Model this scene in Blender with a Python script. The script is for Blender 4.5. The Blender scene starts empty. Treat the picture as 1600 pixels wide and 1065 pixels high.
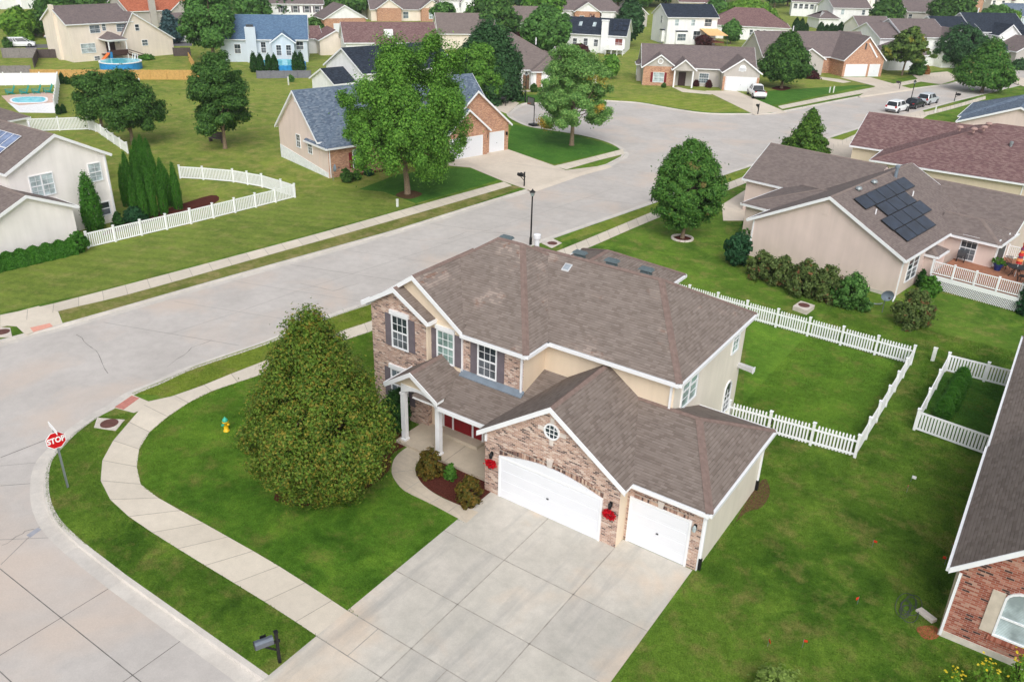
import bpy, math, random
import numpy as np
from mathutils import Vector, Matrix
from mathutils.geometry import tessellate_polygon
R = math.radians
sc = bpy.context.scene
COL = sc.collection
# ---------------------------------------------------------------- camera
FPX, PIT, ROLL, YAW, CAMH = 1290.0, R(26.23), R(1.77), R(33.91), 22.13
fh = np.array([-math.sin(YAW), math.cos(YAW), 0.0]); rr0 = np.array([math.cos(YAW), math.sin(YAW), 0.0]); zz = np.array([0, 0, 1.0])
CF = math.cos(PIT)*fh - math.sin(PIT)*zz
U0 = math.sin(PIT)*fh + math.cos(PIT)*zz
CR = math.cos(ROLL)*rr0 + math.sin(ROLL)*U0
CU = -math.sin(ROLL)*rr0 + math.cos(ROLL)*U0
CLOC = np.array([7.8118, -25.0531, CAMH])
cam = bpy.data.cameras.new('camera'); camo = bpy.data.objects.new('camera', cam); COL.objects.link(camo)
cam.sensor_width = 36.0; cam.lens = FPX/1600*36.0; cam.clip_end = 3000; cam.clip_start = 0.5
m = Matrix.Identity(4)
for i in range(3):
    m[i][0] = CR[i]; m[i][1] = CU[i]; m[i][2] = -CF[i]; m[i][3] = CLOC[i]
camo.matrix_world = m
sc.camera = camo
def G(px, py, z=0.0):
    """survey helper: point of the plane at height z seen at a measured spot of the photograph"""
    d = CF*FPX + (px-800)*CR - (py-532.5)*CU
    t = (z-CAMH)/d[2]
    p = CLOC + d*t
    return (float(p[0]), float(p[1]))
# ---------------------------------------------------------------- light
SUN_EL, SUN_AZ = R(44), R(142)      # azimuth measured clockwise from +y
w = bpy.data.worlds.new('World'); sc.world = w; w.use_nodes = True
wn = w.node_tree
sky = wn.nodes.new('ShaderNodeTexSky'); sky.sky_type = 'NISHITA'; sky.sun_disc = False
sky.sun_elevation = SUN_EL; sky.sun_rotation = SUN_AZ; sky.air_density = 1.0; sky.dust_density = 3.0; sky.ozone_density = 1.0
hsv = wn.nodes.new('ShaderNodeHueSaturation'); hsv.inputs['Saturation'].default_value = 0.35
wn.links.new(sky.outputs[0], hsv.inputs['Color'])
wn.links.new(hsv.outputs[0], wn.nodes['Background'].inputs[0])
wn.nodes['Background'].inputs[1].default_value = 0.15
sl = bpy.data.lights.new('sun', 'SUN'); sl.energy = 1.5; sl.angle = R(45); sl.color = (1.0, 0.985, 0.965)
so = bpy.data.objects.new('sun', sl); COL.objects.link(so); so.location = (0, 0, 60)
sd = Vector((math.sin(SUN_AZ)*math.cos(SUN_EL), math.cos(SUN_AZ)*math.cos(SUN_EL), math.sin(SUN_EL)))
so.rotation_euler = sd.to_track_quat('Z', 'Y').to_euler()
vs = sc.view_settings
vs.view_transform = 'Standard'; vs.look = 'None'; vs.exposure = 0.18; vs.gamma = 1.0; vs.use_curve_mapping = False
# ---------------------------------------------------------------- materials
def lin(r, g, b):
    f = lambda c: (c/255/12.92 if c/255 <= .04045 else ((c/255+.055)/1.055)**2.4)
    return (f(r), f(g), f(b), 1.0)
class NT:
    def __init__(s, name):
        s.m = bpy.data.materials.new(name); s.m.use_nodes = True
        s.t = s.m.node_tree; s.b = s.t.nodes['Principled BSDF']; s.out = s.t.nodes['Material Output']
        s.b.inputs['Specular IOR Level'].default_value = 0.25
        s.b.inputs['Roughness'].default_value = 0.85
    def n(s, typ, **kw):
        nd = s.t.nodes.new('ShaderNode'+typ)
        for k, v in kw.items():
            if hasattr(nd, k): setattr(nd, k, v)
            else: nd.inputs[k].default_value = v
        return nd
    def l(s, a, b): s.t.links.new(a, b)
    def coord(s, kind='Object', scale=None):
        tc = s.n('TexCoord'); o = tc.outputs[kind]
        if scale:
            mp = s.n('Mapping'); mp.inputs['Scale'].default_value = scale; s.l(o, mp.inputs[0]); o = mp.outputs[0]
        return o
    def noise(s, co, scale, detail=4, rough=.55, dist=0):
        nd = s.n('TexNoise'); nd.inputs['Scale'].default_value = scale; nd.inputs['Detail'].default_value = detail
        nd.inputs['Roughness'].default_value = rough; nd.inputs['Distortion'].default_value = dist
        s.l(co, nd.inputs['Vector']); return nd.outputs[0]
    def ramp(s, f, stops, interp='LINEAR'):
        nd = s.n('ValToRGB'); cr = nd.color_ramp; cr.interpolation = interp
        while len(cr.elements) < len(stops): cr.elements.new(0.5)
        for e, (p, c) in zip(cr.elements, stops):
            e.position = p; e.color = c if len(c) == 4 else (*c, 1)
        s.l(f, nd.inputs[0]); return nd.outputs[0]
    def mix(s, f, a, b, mode='MIX'):
        nd = s.n('Mix'); nd.data_type = 'RGBA'; nd.blend_type = mode
        for v, i in ((f, 0), (a, 6), (b, 7)):
            if isinstance(v, (int, float)): nd.inputs[i].default_value = v
            elif isinstance(v, tuple): nd.inputs[i].default_value = v if len(v) == 4 else (*v, 1)
            else: s.l(v, nd.inputs[i])
        return nd.outputs[2]
    def math(s, op, a, b=0.0):
        nd = s.n('Math'); nd.operation = op
        for i, v in enumerate((a, b)):
            if isinstance(v, (int, float)): nd.inputs[i].default_value = v
            else: s.l(v, nd.inputs[i])
        return nd.outputs[0]
    def col(s, c):
        if isinstance(c, tuple): s.b.inputs['Base Color'].default_value = c if len(c) == 4 else (*c, 1)
        else: s.l(c, s.b.inputs['Base Color'])
    def bump(s, h, strength=.3, dist=.02):
        nd = s.n('Bump'); nd.inputs['Strength'].default_value = strength; nd.inputs['Distance'].default_value = dist
        s.l(h, nd.inputs['Height']); s.l(nd.outputs[0], s.b.inputs['Normal'])
    def rnd_cell(s, uv, cw, ch, half=True):
        """running-bond cell: returns (random value per cell, x inside the cell 0..1, y inside 0..1)"""
        sp = s.n('SeparateXYZ'); s.l(uv, sp.inputs[0])
        v = s.math('DIVIDE', sp.outputs[1], ch); row = s.math('FLOOR', v)
        odd = s.math('MULTIPLY', s.math('MODULO', s.math('ABSOLUTE', row), 2.0), .5 if half else .37)
        u = s.math('ADD', s.math('DIVIDE', sp.outputs[0], cw), odd); cl = s.math('FLOOR', u)
        cb = s.n('CombineXYZ'); s.l(cl, cb.inputs[0]); s.l(row, cb.inputs[1])
        wn_ = s.n('TexWhiteNoise'); wn_.noise_dimensions = '2D'; s.l(cb.outputs[0], wn_.inputs['Vector'])
        return wn_.outputs[0], s.math('SUBTRACT', u, cl), s.math('SUBTRACT', v, row)
MATS = {}
def plain(name, c, rough=.6, spec=.3, metal=0.0, var=.12, nscale=3.0):
    if name in MATS: return MATS[name]
    n = NT(name); co = n.coord('Object'); f = n.noise(co, nscale, 5)
    c = c if len(c) == 4 else (*c, 1)
    d = tuple(x*(1-var) for x in c[:3]); e = tuple(min(1, x*(1+var)) for x in c[:3])
    n.col(n.ramp(f, [(.3, d), (.7, e)])); n.b.inputs['Roughness'].default_value = rough
    n.b.inputs['Specular IOR Level'].default_value = spec; n.b.inputs['Metallic'].default_value = metal
    MATS[name] = n.m; return n.m
def shingle(name, cols, worn=False):
    n = NT(name); uv = n.coord('UV')
    r, fx, fy = n.rnd_cell(uv, .26, .135, False)
    r2, _, _ = n.rnd_cell(uv, .26, .135, True)
    k = len(cols)
    c = n.ramp(r, [(i/k, lin(*x)) for i, x in enumerate(cols)], 'CONSTANT')
    g = n.noise(uv, 1.1, 3); c = n.mix(.16, c, n.ramp(g, [(.3, (.6, .6, .6)), (.7, (1.35, 1.33, 1.3))]), 'MULTIPLY')
    c = n.mix(.08, c, n.ramp(r2, [(0, (.6, .6, .6)), (1, (1.4, 1.4, 1.4))]), 'MULTIPLY')
    gg = n.noise(uv, 55, 2); c = n.mix(.3, c, n.ramp(gg, [(.3, (.6, .6, .6)), (.7, (1.4, 1.4, 1.4))]), 'MULTIPLY')
    if worn:
        pn = n.noise(uv, .33, 3, .6); cm = n.noise(uv, 2.2, 2, .6)
        f = n.math('MULTIPLY', n.ramp(pn, [(.555, (0, 0, 0)), (.62, (1, 1, 1))]), n.ramp(r, [(0, (.1,)*3), (.3, (.85,)*3)], 'CONSTANT'))
        c = n.mix(f, c, n.ramp(cm, [(.36, lin(134, 106, 93)), (.48, lin(160, 146, 137))]))
    # lower lip of each course: thickness by bump, plus its shadow line darkened into the shingle colour
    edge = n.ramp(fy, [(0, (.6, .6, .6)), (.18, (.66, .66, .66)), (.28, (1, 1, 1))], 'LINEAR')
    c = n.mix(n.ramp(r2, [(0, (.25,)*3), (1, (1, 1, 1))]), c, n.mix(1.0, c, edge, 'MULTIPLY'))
    n.col(c); n.b.inputs['Roughness'].default_value = .95; n.b.inputs['Specular IOR Level'].default_value = .12
    n.bump(n.math('ADD', fy, n.math('MULTIPLY', r, .5)), .5, .02)
    MATS[name] = n.m; return n.m
def brick(name, cols, mortar, cw=.215, ch=.074):
    n = NT(name); uv = n.coord('UV')
    r, fx, fy = n.rnd_cell(uv, cw, ch)
    k = len(cols); c = n.ramp(r, [(i/k, lin(*x)) for i, x in enumerate(cols)], 'CONSTANT')
    g = n.noise(uv, 18, 3); c = n.mix(.3, c, n.ramp(g, [(.3, (.6,)*3), (.7, (1.4,)*3)]), 'MULTIPLY')
    mx = n.math('LESS_THAN', fx, .06); my = n.math('LESS_THAN', fy, .16)
    mo = n.math('MAXIMUM', mx, my)
    n.col(n.mix(mo, c, lin(*mortar))); n.b.inputs['Roughness'].default_value = .92
    n.bump(n.math('SUBTRACT', 1.0, mo), .5, .01)
    MATS[name] = n.m; return n.m
def siding(name, c, lap=.125):
    n = NT(name); uv = n.coord('UV'); sp = n.n('SeparateXYZ'); n.l(uv, sp.inputs[0])
    v = n.math('FRACT', n.math('DIVIDE', sp.outputs[1], lap))
    g = n.noise(uv, .5, 4); c0 = lin(*c)
    st = n.noise(n.coord('UV', (1.5, .15, 1)), 1.2, 4)
    a = n.ramp(g, [(.3, tuple(x*.94 for x in c0[:3])), (.7, tuple(min(1, x*1.04) for x in c0[:3]))])
    a = n.mix(.5, a, n.ramp(st, [(.35, (.9, .9, .89)), (.6, (1.03,)*3)]), 'MULTIPLY')
    n.col(a); n.b.inputs['Roughness'].default_value = .6; n.b.inputs['Specular IOR Level'].default_value = .3
    n.bump(v, .28, .015)
    MATS[name] = n.m; return n.m
def concrete(name, c1, c2, stain=(.35, .34, .33), tint=None, streak=False, scale=1.0, stain_amt=.5):
    n = NT(name); co = n.coord('Object')
    a = n.noise(co, .25*scale, 5, .6); b = n.noise(co, 1.7*scale, 5, .65); f = n.noise(co, 22, 3, .7)
    c = n.ramp(a, [(.32, lin(*c1)), (.68, lin(*c2))])
    c = n.mix(.5*stain_amt*2 if stain_amt < 1 else 1, c, n.ramp(b, [(.3, (.80,)*3), (.62, (1.06,)*3)]), 'MULTIPLY')
    if tint:
        t = n.noise(co, .16, 4, .6, .4); c = n.mix(n.ramp(t, [(.5, (0, 0, 0)), (.68, (.75,)*3)]), c, lin(*tint))
    if streak:
        s_ = n.noise(n.coord('Object', (.9, .12, 1)), 1.1, 5, .6)
        c = n.mix(n.ramp(s_, [(.5, (0, 0, 0)), (.72, (.6,)*3)]), c, lin(150, 149, 146))
    ge = n.n('NewGeometry'); c = n.mix(1.0, c, n.ramp(ge.outputs['Random Per Island'], [(0, (.93, .93, .935)), (1, (1.05, 1.045, 1.035))]), 'MULTIPLY')
    c = n.mix(.28, c, n.ramp(f, [(.25, (.72,)*3), (.75, (1.25,)*3)]), 'MULTIPLY')
    n.col(c); n.b.inputs['Roughness'].default_value = .9; n.bump(f, .15, .01)
    MATS[name] = n.m; return n.m
def leaf(name, cols, tips=None, trans=.36):
    n = NT(name); ge = n.n('NewGeometry'); co = n.coord('Object')
    k = max(1, len(cols)-1)
    c = n.ramp(ge.outputs['Random Per Island'], [(i/k, lin(*x)) for i, x in enumerate(cols)])
    if tips:
        t = n.noise(co, tips[1], 2); c = n.mix(n.ramp(t, [(tips[2], (0, 0, 0)), (tips[2]+.08, (1, 1, 1))]), c, n.ramp(ge.outputs['Random Per Island'], [(0, lin(*tips[0])), (1, tuple(x*.72 for x in lin(*tips[0])[:3]))]))
    n.col(c); n.b.inputs['Roughness'].default_value = .55; n.b.inputs['Specular IOR Level'].default_value = .2
    tr = n.n('BsdfTranslucent'); n.l(c if not isinstance(c, tuple) else c, tr.inputs[0])
    ms = n.n('MixShader'); ms.inputs[0].default_value = trans
    n.l(n.b.outputs[0], ms.inputs[1]); n.l(tr.outputs[0], ms.inputs[2]); n.l(ms.outputs[0], n.out.inputs[0])
    MATS[name] = n.m; return n.m
def glass(name, c, rough=.08, blinds=False):
    n = NT(name); uv = n.coord('UV')
    g = n.noise(uv, 1.3, 3); c0 = lin(*c)
    cc = n.ramp(g, [(.35, tuple(x*.55 for x in c0[:3])), (.65, tuple(x*1.3 for x in c0[:3]))])
    if blinds:
        sp = n.n('SeparateXYZ'); n.l(uv, sp.inputs[0]); v = n.math('FRACT', n.math('DIVIDE', sp.outputs[1], .06))
        cc = n.mix(n.math('LESS_THAN', v, .25), cc, tuple(x*.6 for x in c0[:3]))
    n.col(cc); n.b.inputs['Roughness'].default_value = rough; n.b.inputs['Specular IOR Level'].default_value = .6
    MATS[name] = n.m; return n.m
# roofs
CAPM = plain('ridge_cap_brown', lin(128, 110, 103), .95, .1, var=.16, nscale=5); CAPS = {}
R_MAIN = shingle('shingle_brown_worn', [(130, 119, 112), (134, 123, 116), (121, 110, 103), (131, 120, 113), (136, 125, 118), (127, 116, 109), (124, 113, 106)], True)
R_MAIN2 = shingle('shingle_brown', [(126, 115, 108), (130, 119, 112), (117, 106, 99), (128, 117, 110), (132, 121, 114), (122, 111, 104)])
R_TAN = shingle('shingle_taupe', [(122, 111, 107), (130, 119, 114), (126, 115, 111), (118, 107, 104)])
R_GREY = shingle('shingle_grey_brown', [(112, 102, 102), (122, 110, 109), (117, 106, 105), (126, 114, 111)])
R_BLUE = shingle('shingle_blue_grey', [(98, 112, 130), (112, 126, 142), (104, 118, 135), (122, 134, 148), (88, 101, 119)])
R_SKYB = shingle('shingle_sky_blue', [(92, 118, 146), (102, 128, 154), (88, 112, 140)])
R_DARK = shingle('shingle_charcoal', [(48, 56, 68), (58, 66, 78), (42, 48, 58)])
R_RED = shingle('shingle_maroon', [(122, 96, 95), (132, 106, 104), (116, 90, 90), (138, 114, 110), (112, 86, 87)])
R_ORNG = shingle('shingle_orange', [(178, 104, 78), (190, 118, 90), (164, 94, 70)])
CAPS[R_BLUE] = plain('ridge_cap_blue', lin(104, 118, 134), .95, .1); CAPS[R_RED] = plain('ridge_cap_maroon', lin(134, 106, 102), .95, .1); CAPS[R_DARK] = plain('ridge_cap_charcoal', lin(54, 62, 74), .95, .1); CAPS[R_SKYB] = plain('ridge_cap_sky', lin(100, 124, 148), .95, .1); CAPS[R_TAN] = plain('ridge_cap_taupe', lin(132, 119, 113), .95, .1); CAPS[R_GREY] = plain('ridge_cap_grey', lin(122, 111, 108), .95, .1); CAPS[R_ORNG] = plain('ridge_cap_orange', lin(178, 108, 82), .95, .1)
# walls
B_MAIN = brick('brick_blend', [(196, 164, 146), (178, 144, 128), (206, 180, 164), (98, 78, 74), (190, 158, 142), (168, 138, 126), (212, 192, 178), (148, 120, 110), (186, 150, 132), (200, 170, 152), (180, 148, 134)], (206, 196, 186), .2, .072)
B_RED = brick('brick_red', [(150, 84, 66), (166, 100, 82), (138, 76, 62), (176, 122, 104), (158, 92, 72), (182, 140, 122), (72, 52, 50), (146, 82, 66), (168, 108, 90)], (172, 150, 138), .24, .085)
B_ORNG = brick('brick_orange', [(190, 138, 106), (176, 122, 94), (204, 156, 124), (164, 112, 88), (196, 146, 114)], (200, 180, 164))
S_CREAM = siding('siding_cream', (232, 214, 190)); S_TAN = siding('siding_tan', (224, 205, 196)); S_WHITE = siding('siding_white', (244, 244, 244))
S_LTBG = siding('siding_pale_beige', (246, 240, 236)); S_GREY = siding('siding_grey', (190, 184, 178)); S_PEACH = siding('siding_peach', (238, 225, 211))
S_BLUE = siding('siding_pale_blue', (206, 216, 226)); S_BEIGE = siding('siding_beige', (216, 200, 176)); S_WALL = siding('siding_light_cream', (236, 228, 214))
S_PINK = siding('siding_pinkish_tan', (232, 212, 203))
FOUND = plain('foundation_white', lin(236, 238, 240), .8, .2); FOUNDG = plain('foundation_grey', lin(205, 198, 186), .85, .2)
TRIM = plain('white_trim', lin(238, 239, 241), .45, .4, var=.03); TRIMS = plain('soffit_white', lin(232, 232, 230), .6, .3, var=.03)
VINYL = plain('white_vinyl', lin(246, 247, 248), .4, .4, var=.02)
DOORW = plain('garage_door_white', lin(230, 232, 237), .4, .35, var=.015, nscale=1)
SHUT = plain('shutter_grey', lin(112, 104, 110), .6, .3); SHUTR = plain('shutter_red', lin(126, 34, 42), .6, .3); SHUTT = plain('shutter_tan', lin(202, 190, 174), .6, .3)
REDDOOR = plain('door_red', lin(132, 22, 30), .4, .4); DARKDOOR = plain('door_dark', lin(60, 40, 42), .5, .4)
SCREEN = glass('window_screen', (98, 104, 110), .3)
GL_D = glass('glass_dark', (52, 60, 66)); GL_B = glass('glass_blinds', (190, 205, 208), .25, True); GL_M = glass('glass_mid', (104, 116, 124)); GL_G = glass('glass_greenish', (140, 166, 160), .15)
BLACK = plain('black_metal', lin(34, 34, 36), .45, .4, .3); DGREY = plain('dark_grey', lin(70, 72, 76), .5, .4); STEEL = plain('galvanised_steel', lin(150, 158, 160), .45, .5, .5)
FLASH = plain('flashing_blue_grey', lin(126, 138, 150), .5, .4, .2); VENTC = plain('vent_green_grey', lin(92, 106, 110), .5, .4, .1)
STONE = plain('keystone_pale', lin(214, 204, 196), .85, .2)
BARK = plain('bark', lin(140, 122, 102), .95, .1, var=.35, nscale=14); BARKD = plain('bark_dark', lin(70, 58, 48), .95, .1, var=.35, nscale=14)
# ---------------------------------------------------------------- mesh helpers
class MB:
    """collects faces; build() links them as ONE mesh object with planar UVs in metres"""
    def __init__(s): s.v = []; s.f = []; s.mi = []; s.mats = []
    def mid(s, mat):
        if mat not in s.mats: s.mats.append(mat)
        return s.mats.index(mat)
    def poly(s, pts, mat):
        i = len(s.v); s.v += [tuple(p) for p in pts]; s.f.append(tuple(range(i, i+len(pts)))); s.mi.append(s.mid(mat))
    def hexa(s, b, t, mat):
        """b, t: 4 bottom and 4 top corners, counter-clockwise from above"""
        i = len(s.v); s.v += [tuple(p) for p in b]+[tuple(p) for p in t]; k = s.mid(mat)
        for f in ((3, 2, 1, 0), (4, 5, 6, 7), (0, 1, 5, 4), (1, 2, 6, 5), (2, 3, 7, 6), (3, 0, 4, 7)):
            s.f.append(tuple(i+j for j in f)); s.mi.append(k)
    def box(s, x0, x1, y0, y1, z0, z1, mat):
        if x0 > x1: x0, x1 = x1, x0
        if y0 > y1: y0, y1 = y1, y0
        s.hexa([(x0, y0, z0), (x1, y0, z0), (x1, y1, z0), (x0, y1, z0)], [(x0, y0, z1), (x1, y0, z1), (x1, y1, z1), (x0, y1, z1)], mat)
    def bar(s, p, q, w, h, mat, up=(0, 0, 1)):
        p = Vector(p); q = Vector(q); d = (q-p).normalized(); u = Vector(up)
        sx = d.cross(u)
        if sx.length < 1e-4: sx = d.cross(Vector((1, 0, 0)))
        sx.normalize(); u = sx.cross(d); a = sx*(w/2); b = u*(h/2)
        s.hexa([p-a-b, p+a-b, q+a-b, q-a-b], [p-a+b, p+a+b, q+a+b, q-a+b], mat)
    def prism(s, pts, z0, z1, mat, side=None):
        n = len(pts); i = len(s.v); s.v += [(p[0], p[1], z0) for p in pts]+[(p[0], p[1], z1) for p in pts]
        s.f.append(tuple(range(i+n, i+2*n))); s.mi.append(s.mid(mat))
        s.f.append(tuple(range(i+n-1, i-1, -1))); s.mi.append(s.mid(mat))
        for j in range(n):
            k = (j+1) % n; s.f.append((i+j, i+k, i+n+k, i+n+j)); s.mi.append(s.mid(side or mat))
    def tube(s, pts, rads, mat, seg=8, cap=True):
        rings = []; n = len(pts)
        for k in range(n):
            p = Vector(pts[k]); d = (Vector(pts[min(k+1, n-1)])-Vector(pts[max(k-1, 0)])).normalized()
            a = d.orthogonal().normalized() if abs(d.z) < .999 else Vector((1, 0, 0)); a = (a - d*a.dot(d)).normalized(); b = d.cross(a)
            i = len(s.v); r = rads[k] if hasattr(rads, '__len__') else rads
            s.v += [tuple(p+(a*math.cos(t)+b*math.sin(t))*r) for t in [2*math.pi*j/seg for j in range(seg)]]; rings.append(i)
        c = s.mid(mat)
        for r0, r1 in zip(rings, rings[1:]):
            for j in range(seg):
                k = (j+1) % seg; s.f.append((r0+j, r0+k, r1+k, r1+j)); s.mi.append(c)
        if cap:
            s.f.append(tuple(rings[0]+j for j in range(seg-1, -1, -1))); s.mi.append(c)
            s.f.append(tuple(rings[-1]+j for j in range(seg))); s.mi.append(c)
    def lathe(s, prof, mat, seg=16, c=(0, 0, 0)):
        s.tube([(c[0], c[1], c[2]+z) for r, z in prof], [max(r, .001) for r, z in prof], mat, seg)
    def build(s, name, parent=None, smooth=False, loc=None):
        me = bpy.data.meshes.new(name); me.from_pydata(s.v, [], s.f)
        for k in s.mats: me.materials.append(k)
        me.polygons.foreach_set('material_index', s.mi)
        if smooth: me.polygons.foreach_set('use_smooth', [True]*len(s.f))
        uv = me.uv_layers.new(name='UVMap'); out = np.zeros((len(me.loops), 2), np.float32); k = 0
        V = [Vector(v) for v in s.v]
        for f in s.f:
            nrm = Vector((0, 0, 0)); o = V[f[0]]
            for a, b in zip(f[1:], f[2:]): nrm += (V[a]-o).cross(V[b]-o)
            if nrm.length < 1e-9: k += len(f); continue
            nrm.normalize()
            u = Vector((0, 0, 1)).cross(nrm)
            u = Vector((1, 0, 0)) if u.length < .05 else u.normalized()
            v = nrm.cross(u)
            for a in f: out[k] = (V[a].dot(u), V[a].dot(v)); k += 1
        uv.data.foreach_set('uv', out.ravel())
        o = bpy.data.objects.new(name, me); COL.objects.link(o)
        if parent: o.parent = parent
        if loc: o.location = loc
        return o
def tag(o, label, cat, group=None, kind=None):
    if label: o['label'] = label
    if cat: o['category'] = cat
    if group: o['group'] = group
    if kind: o['kind'] = kind
    return o
def thing(name, label, cat, loc=(0, 0, 0), rz=0.0, group=None):
    o = bpy.data.objects.new(name, None); COL.objects.link(o); o.empty_display_size = .3
    o.location = (loc[0], loc[1], loc[2] if len(loc) > 2 else 0); o.rotation_euler = (0, 0, rz)
    return tag(o, label, cat, group)
def dup(root, loc, rz, label, scale=None, group=None):
    r = root.copy(); COL.objects.link(r); r.location = (loc[0], loc[1], loc[2] if len(loc) > 2 else 0); r.rotation_euler = (0, 0, rz)
    if scale: r.scale = scale if hasattr(scale, '__len__') else (scale,)*3
    r['label'] = label
    if group: r['group'] = group
    for ch in list(root.children):
        c = ch.copy(); COL.objects.link(c); c.parent = r
        for g in list(ch.children):
            d = g.copy(); COL.objects.link(d); d.parent = c
    return r
# ---------------------------------------------------------------- houses
def V3(p): return Vector(p)
class House:
    def __init__(s, label, o=(0, 0), ang=0.0, name='house', cat='house', trim=None):
        s.root = thing(name, label, cat, o, R(ang)); s.walls = {}; s.trim = trim or TRIM; s.k = 0
        s.x = (math.cos(R(ang)), math.sin(R(ang))); s.o = o
    def W(s, mat):
        if mat not in s.walls: s.walls[mat] = MB()
        return s.walls[mat]
    def loc(s, x, y, z=0):
        """world spot in the house's own frame"""
        dx, dy = x-s.o[0], y-s.o[1]; return (dx*s.x[0]+dy*s.x[1], -dx*s.x[1]+dy*s.x[0], z)
    def vol(s, x0, x1, y0, y1, eave, ridge, axis='x', ends='gg', roof=None, wall=None, gab=None, base=-.3, ov=.3, r0=None, r1=None, rc=None, ovg=None, found=None, nowall='', noeave='', fpts=None, fb=None, capw=.17):
        """one roofed volume. eave = height of the roof edge, ridge = height of the ridge, ends = g(able)/h(ip) at the low and high end of the ridge axis.
        wall: one material or dict f,b,l,r; gab: same for the gable triangle"""
        roof = roof or R_TAN; ovg = ov if ovg is None else ovg
        wm = wall if isinstance(wall, dict) else dict(f=wall, b=wall, l=wall, r=wall)
        sw = (lambda p: (p[1], p[0], p[2])) if axis == 'y' else (lambda p: p)
        a0, a1, b0, b1 = (x0, x1, y0, y1) if axis == 'x' else (y0, y1, x0, x1)   # a: along the ridge, b: across
        B0, B1 = b0-ov, b1+ov; A0 = a0-dict(g=ovg, h=ov, o=0)[ends[0]]; A1 = a1+dict(g=ovg, h=ov, o=0)[ends[1]]
        mid = (B0+B1)/2 if rc is None else rc
        hw = (B1-B0)/2
        q0 = A0 if ends[0] != 'h' else (A0+hw if r0 is None else r0)
        q1 = A1 if ends[1] != 'h' else (A1-hw if r1 is None else r1)
        sl0 = (ridge-eave)/(mid-B0); sl1 = (ridge-eave)/(B1-mid)
        T = .13
        r = MB()
        flip = axis == 'y'
        def face(pts, mat, up=True):
            pts = [sw(p) for p in pts]
            n = (V3(pts[1])-V3(pts[0])).cross(V3(pts[2])-V3(pts[0]))
            if (n.z < 0) == up: pts = pts[::-1]
            r.poly(pts, mat)
        c00, c10, c11, c01 = (A0, B0, eave), (A1, B0, eave), (A1, B1, eave), (A0, B1, eave); e0, e1 = (q0, mid, ridge), (q1, mid, ridge)
        tops = [fpts or [c00, c10, e1, e0], [c01, c11, e1, e0]]
        if ends[0] == 'h': tops.append([c00, e0, c01])
        if ends[1] == 'h': tops.append([c10, c11, e1])
        dn = lambda p: (p[0], p[1], p[2]-T)
        for t in tops:
            face(t, roof); face([dn(p) for p in t], TRIMS, False)
        # ridge and hip caps
        nf = (0, -(ridge-eave)/(mid-B0), 1); nb = (0, (ridge-eave)/(B1-mid), 1)
        n0 = (-(ridge-eave)/max(.01, q0-A0), 0, 1); n1 = ((ridge-eave)/max(.01, A1-q1), 0, 1)
        def cap(p, q, na, nb_):
            p = V3(p); q = V3(q); e = (q-p)
            if e.length < .2: return
            e.normalize(); w_ = Vector((0, 0, .028))
            for n_, o_ in ((V3(na), V3(nb_)), (V3(nb_), V3(na))):
                n_ = n_.normalized(); d = n_.cross(e).normalized()
                if d.dot(o_.normalized()) > 0: d = -d
                if d.z > 0: d = -d
                face([p+w_, q+w_, q+d*capw+w_*.9, p+d*capw+w_*.9], CAPS.get(roof, CAPM))
        cap(e0, e1, nf, nb)
        if ends[0] == 'h': cap(c00, e0, nf, n0); cap(c01, e0, nb, n0)
        if ends[1] == 'h': cap(c10, e1, nf, n1); cap(c11, e1, nb, n1)
        ro = r.build('roof', s.root)
        # fascia boards, rake boards and gutters
        f = MB(); H = .24; th = .04
        def board(p, q, h, t, out, drop=.0):
            p = V3(p); q = V3(q); o = V3(out)*t; z = Vector((0, 0, 1))
            P = [V3(sw(v)) for v in (p-z*(h-drop), q-z*(h-drop), q+o-z*(h-drop), p+o-z*(h-drop))]; Q = [V3(sw(v)) for v in (p+z*drop, q+z*drop, q+o+z*drop, p+o+z*drop)]
            n = (P[1]-P[0]).cross(P[2]-P[0])
            if n.z < 0: P = P[::-1]; Q = Q[::-1]
            f.hexa(P, Q, s.trim)
        if '-' not in noeave:
            if fb: board((fb[0], B0, eave), (fb[1], B0, eave), .16, .10, (0, -1, 0), -.02)
            else: board(c00, c10, .16, .10, (0, -1, 0), -.02)
        if '+' not in noeave: board(c01, c11, .16, .10, (0, 1, 0), -.02)
        for en, A, q, sg in ((ends[0], A0, q0, -1), (ends[1], A1, q1, 1)):
            if en == 'g':
                board((A, B0, eave), (A, mid, ridge), H, th, (sg, 0, 0), .012); board((A, B1, eave), (A, mid, ridge), H, th, (sg, 0, 0), .012)
            elif en == 'h': board((A, B0, eave), (A, B1, eave), .16, .10, (sg, 0, 0), -.02)
        fo = f.build('fascia', ro) if f.f else None
        # walls
        hz = lambda b: (eave+(b-B0)*sl0 if b < mid else eave+(B1-b)*sl1)-.06
        hA = lambda a, z: min(z, eave+((a-A0)*(ridge-eave)/max(.01, q0-A0) if ends[0] == 'h' else 99)-.06, eave+((A1-a)*(ridge-eave)/max(.01, A1-q1) if ends[1] == 'h' else 99)-.06)
        sideA = ('l', 'r') if axis == 'x' else ('f', 'b'); sideB = ('f', 'b') if axis == 'x' else ('l', 'r')
        def wallp(key, pts):
            if key in nowall or wm.get(key) is None: return
            pts = [sw(p) for p in pts]; n = (V3(pts[1])-V3(pts[0])).cross(V3(pts[2])-V3(pts[0]))
            out = dict(f=(0, -1), b=(0, 1), l=(-1, 0), r=(1, 0))[key]
            if n.x*out[0]+n.y*out[1] < 0: pts = pts[::-1]
            s.W(wm[key]).poly(pts, wm[key])
        for key, b in ((sideB[0], b0), (sideB[1], b1)):
            h = hz(b); wallp(key, [(a0, b, base), (a1, b, base), (a1, b, h), (a0, b, h)])
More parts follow.
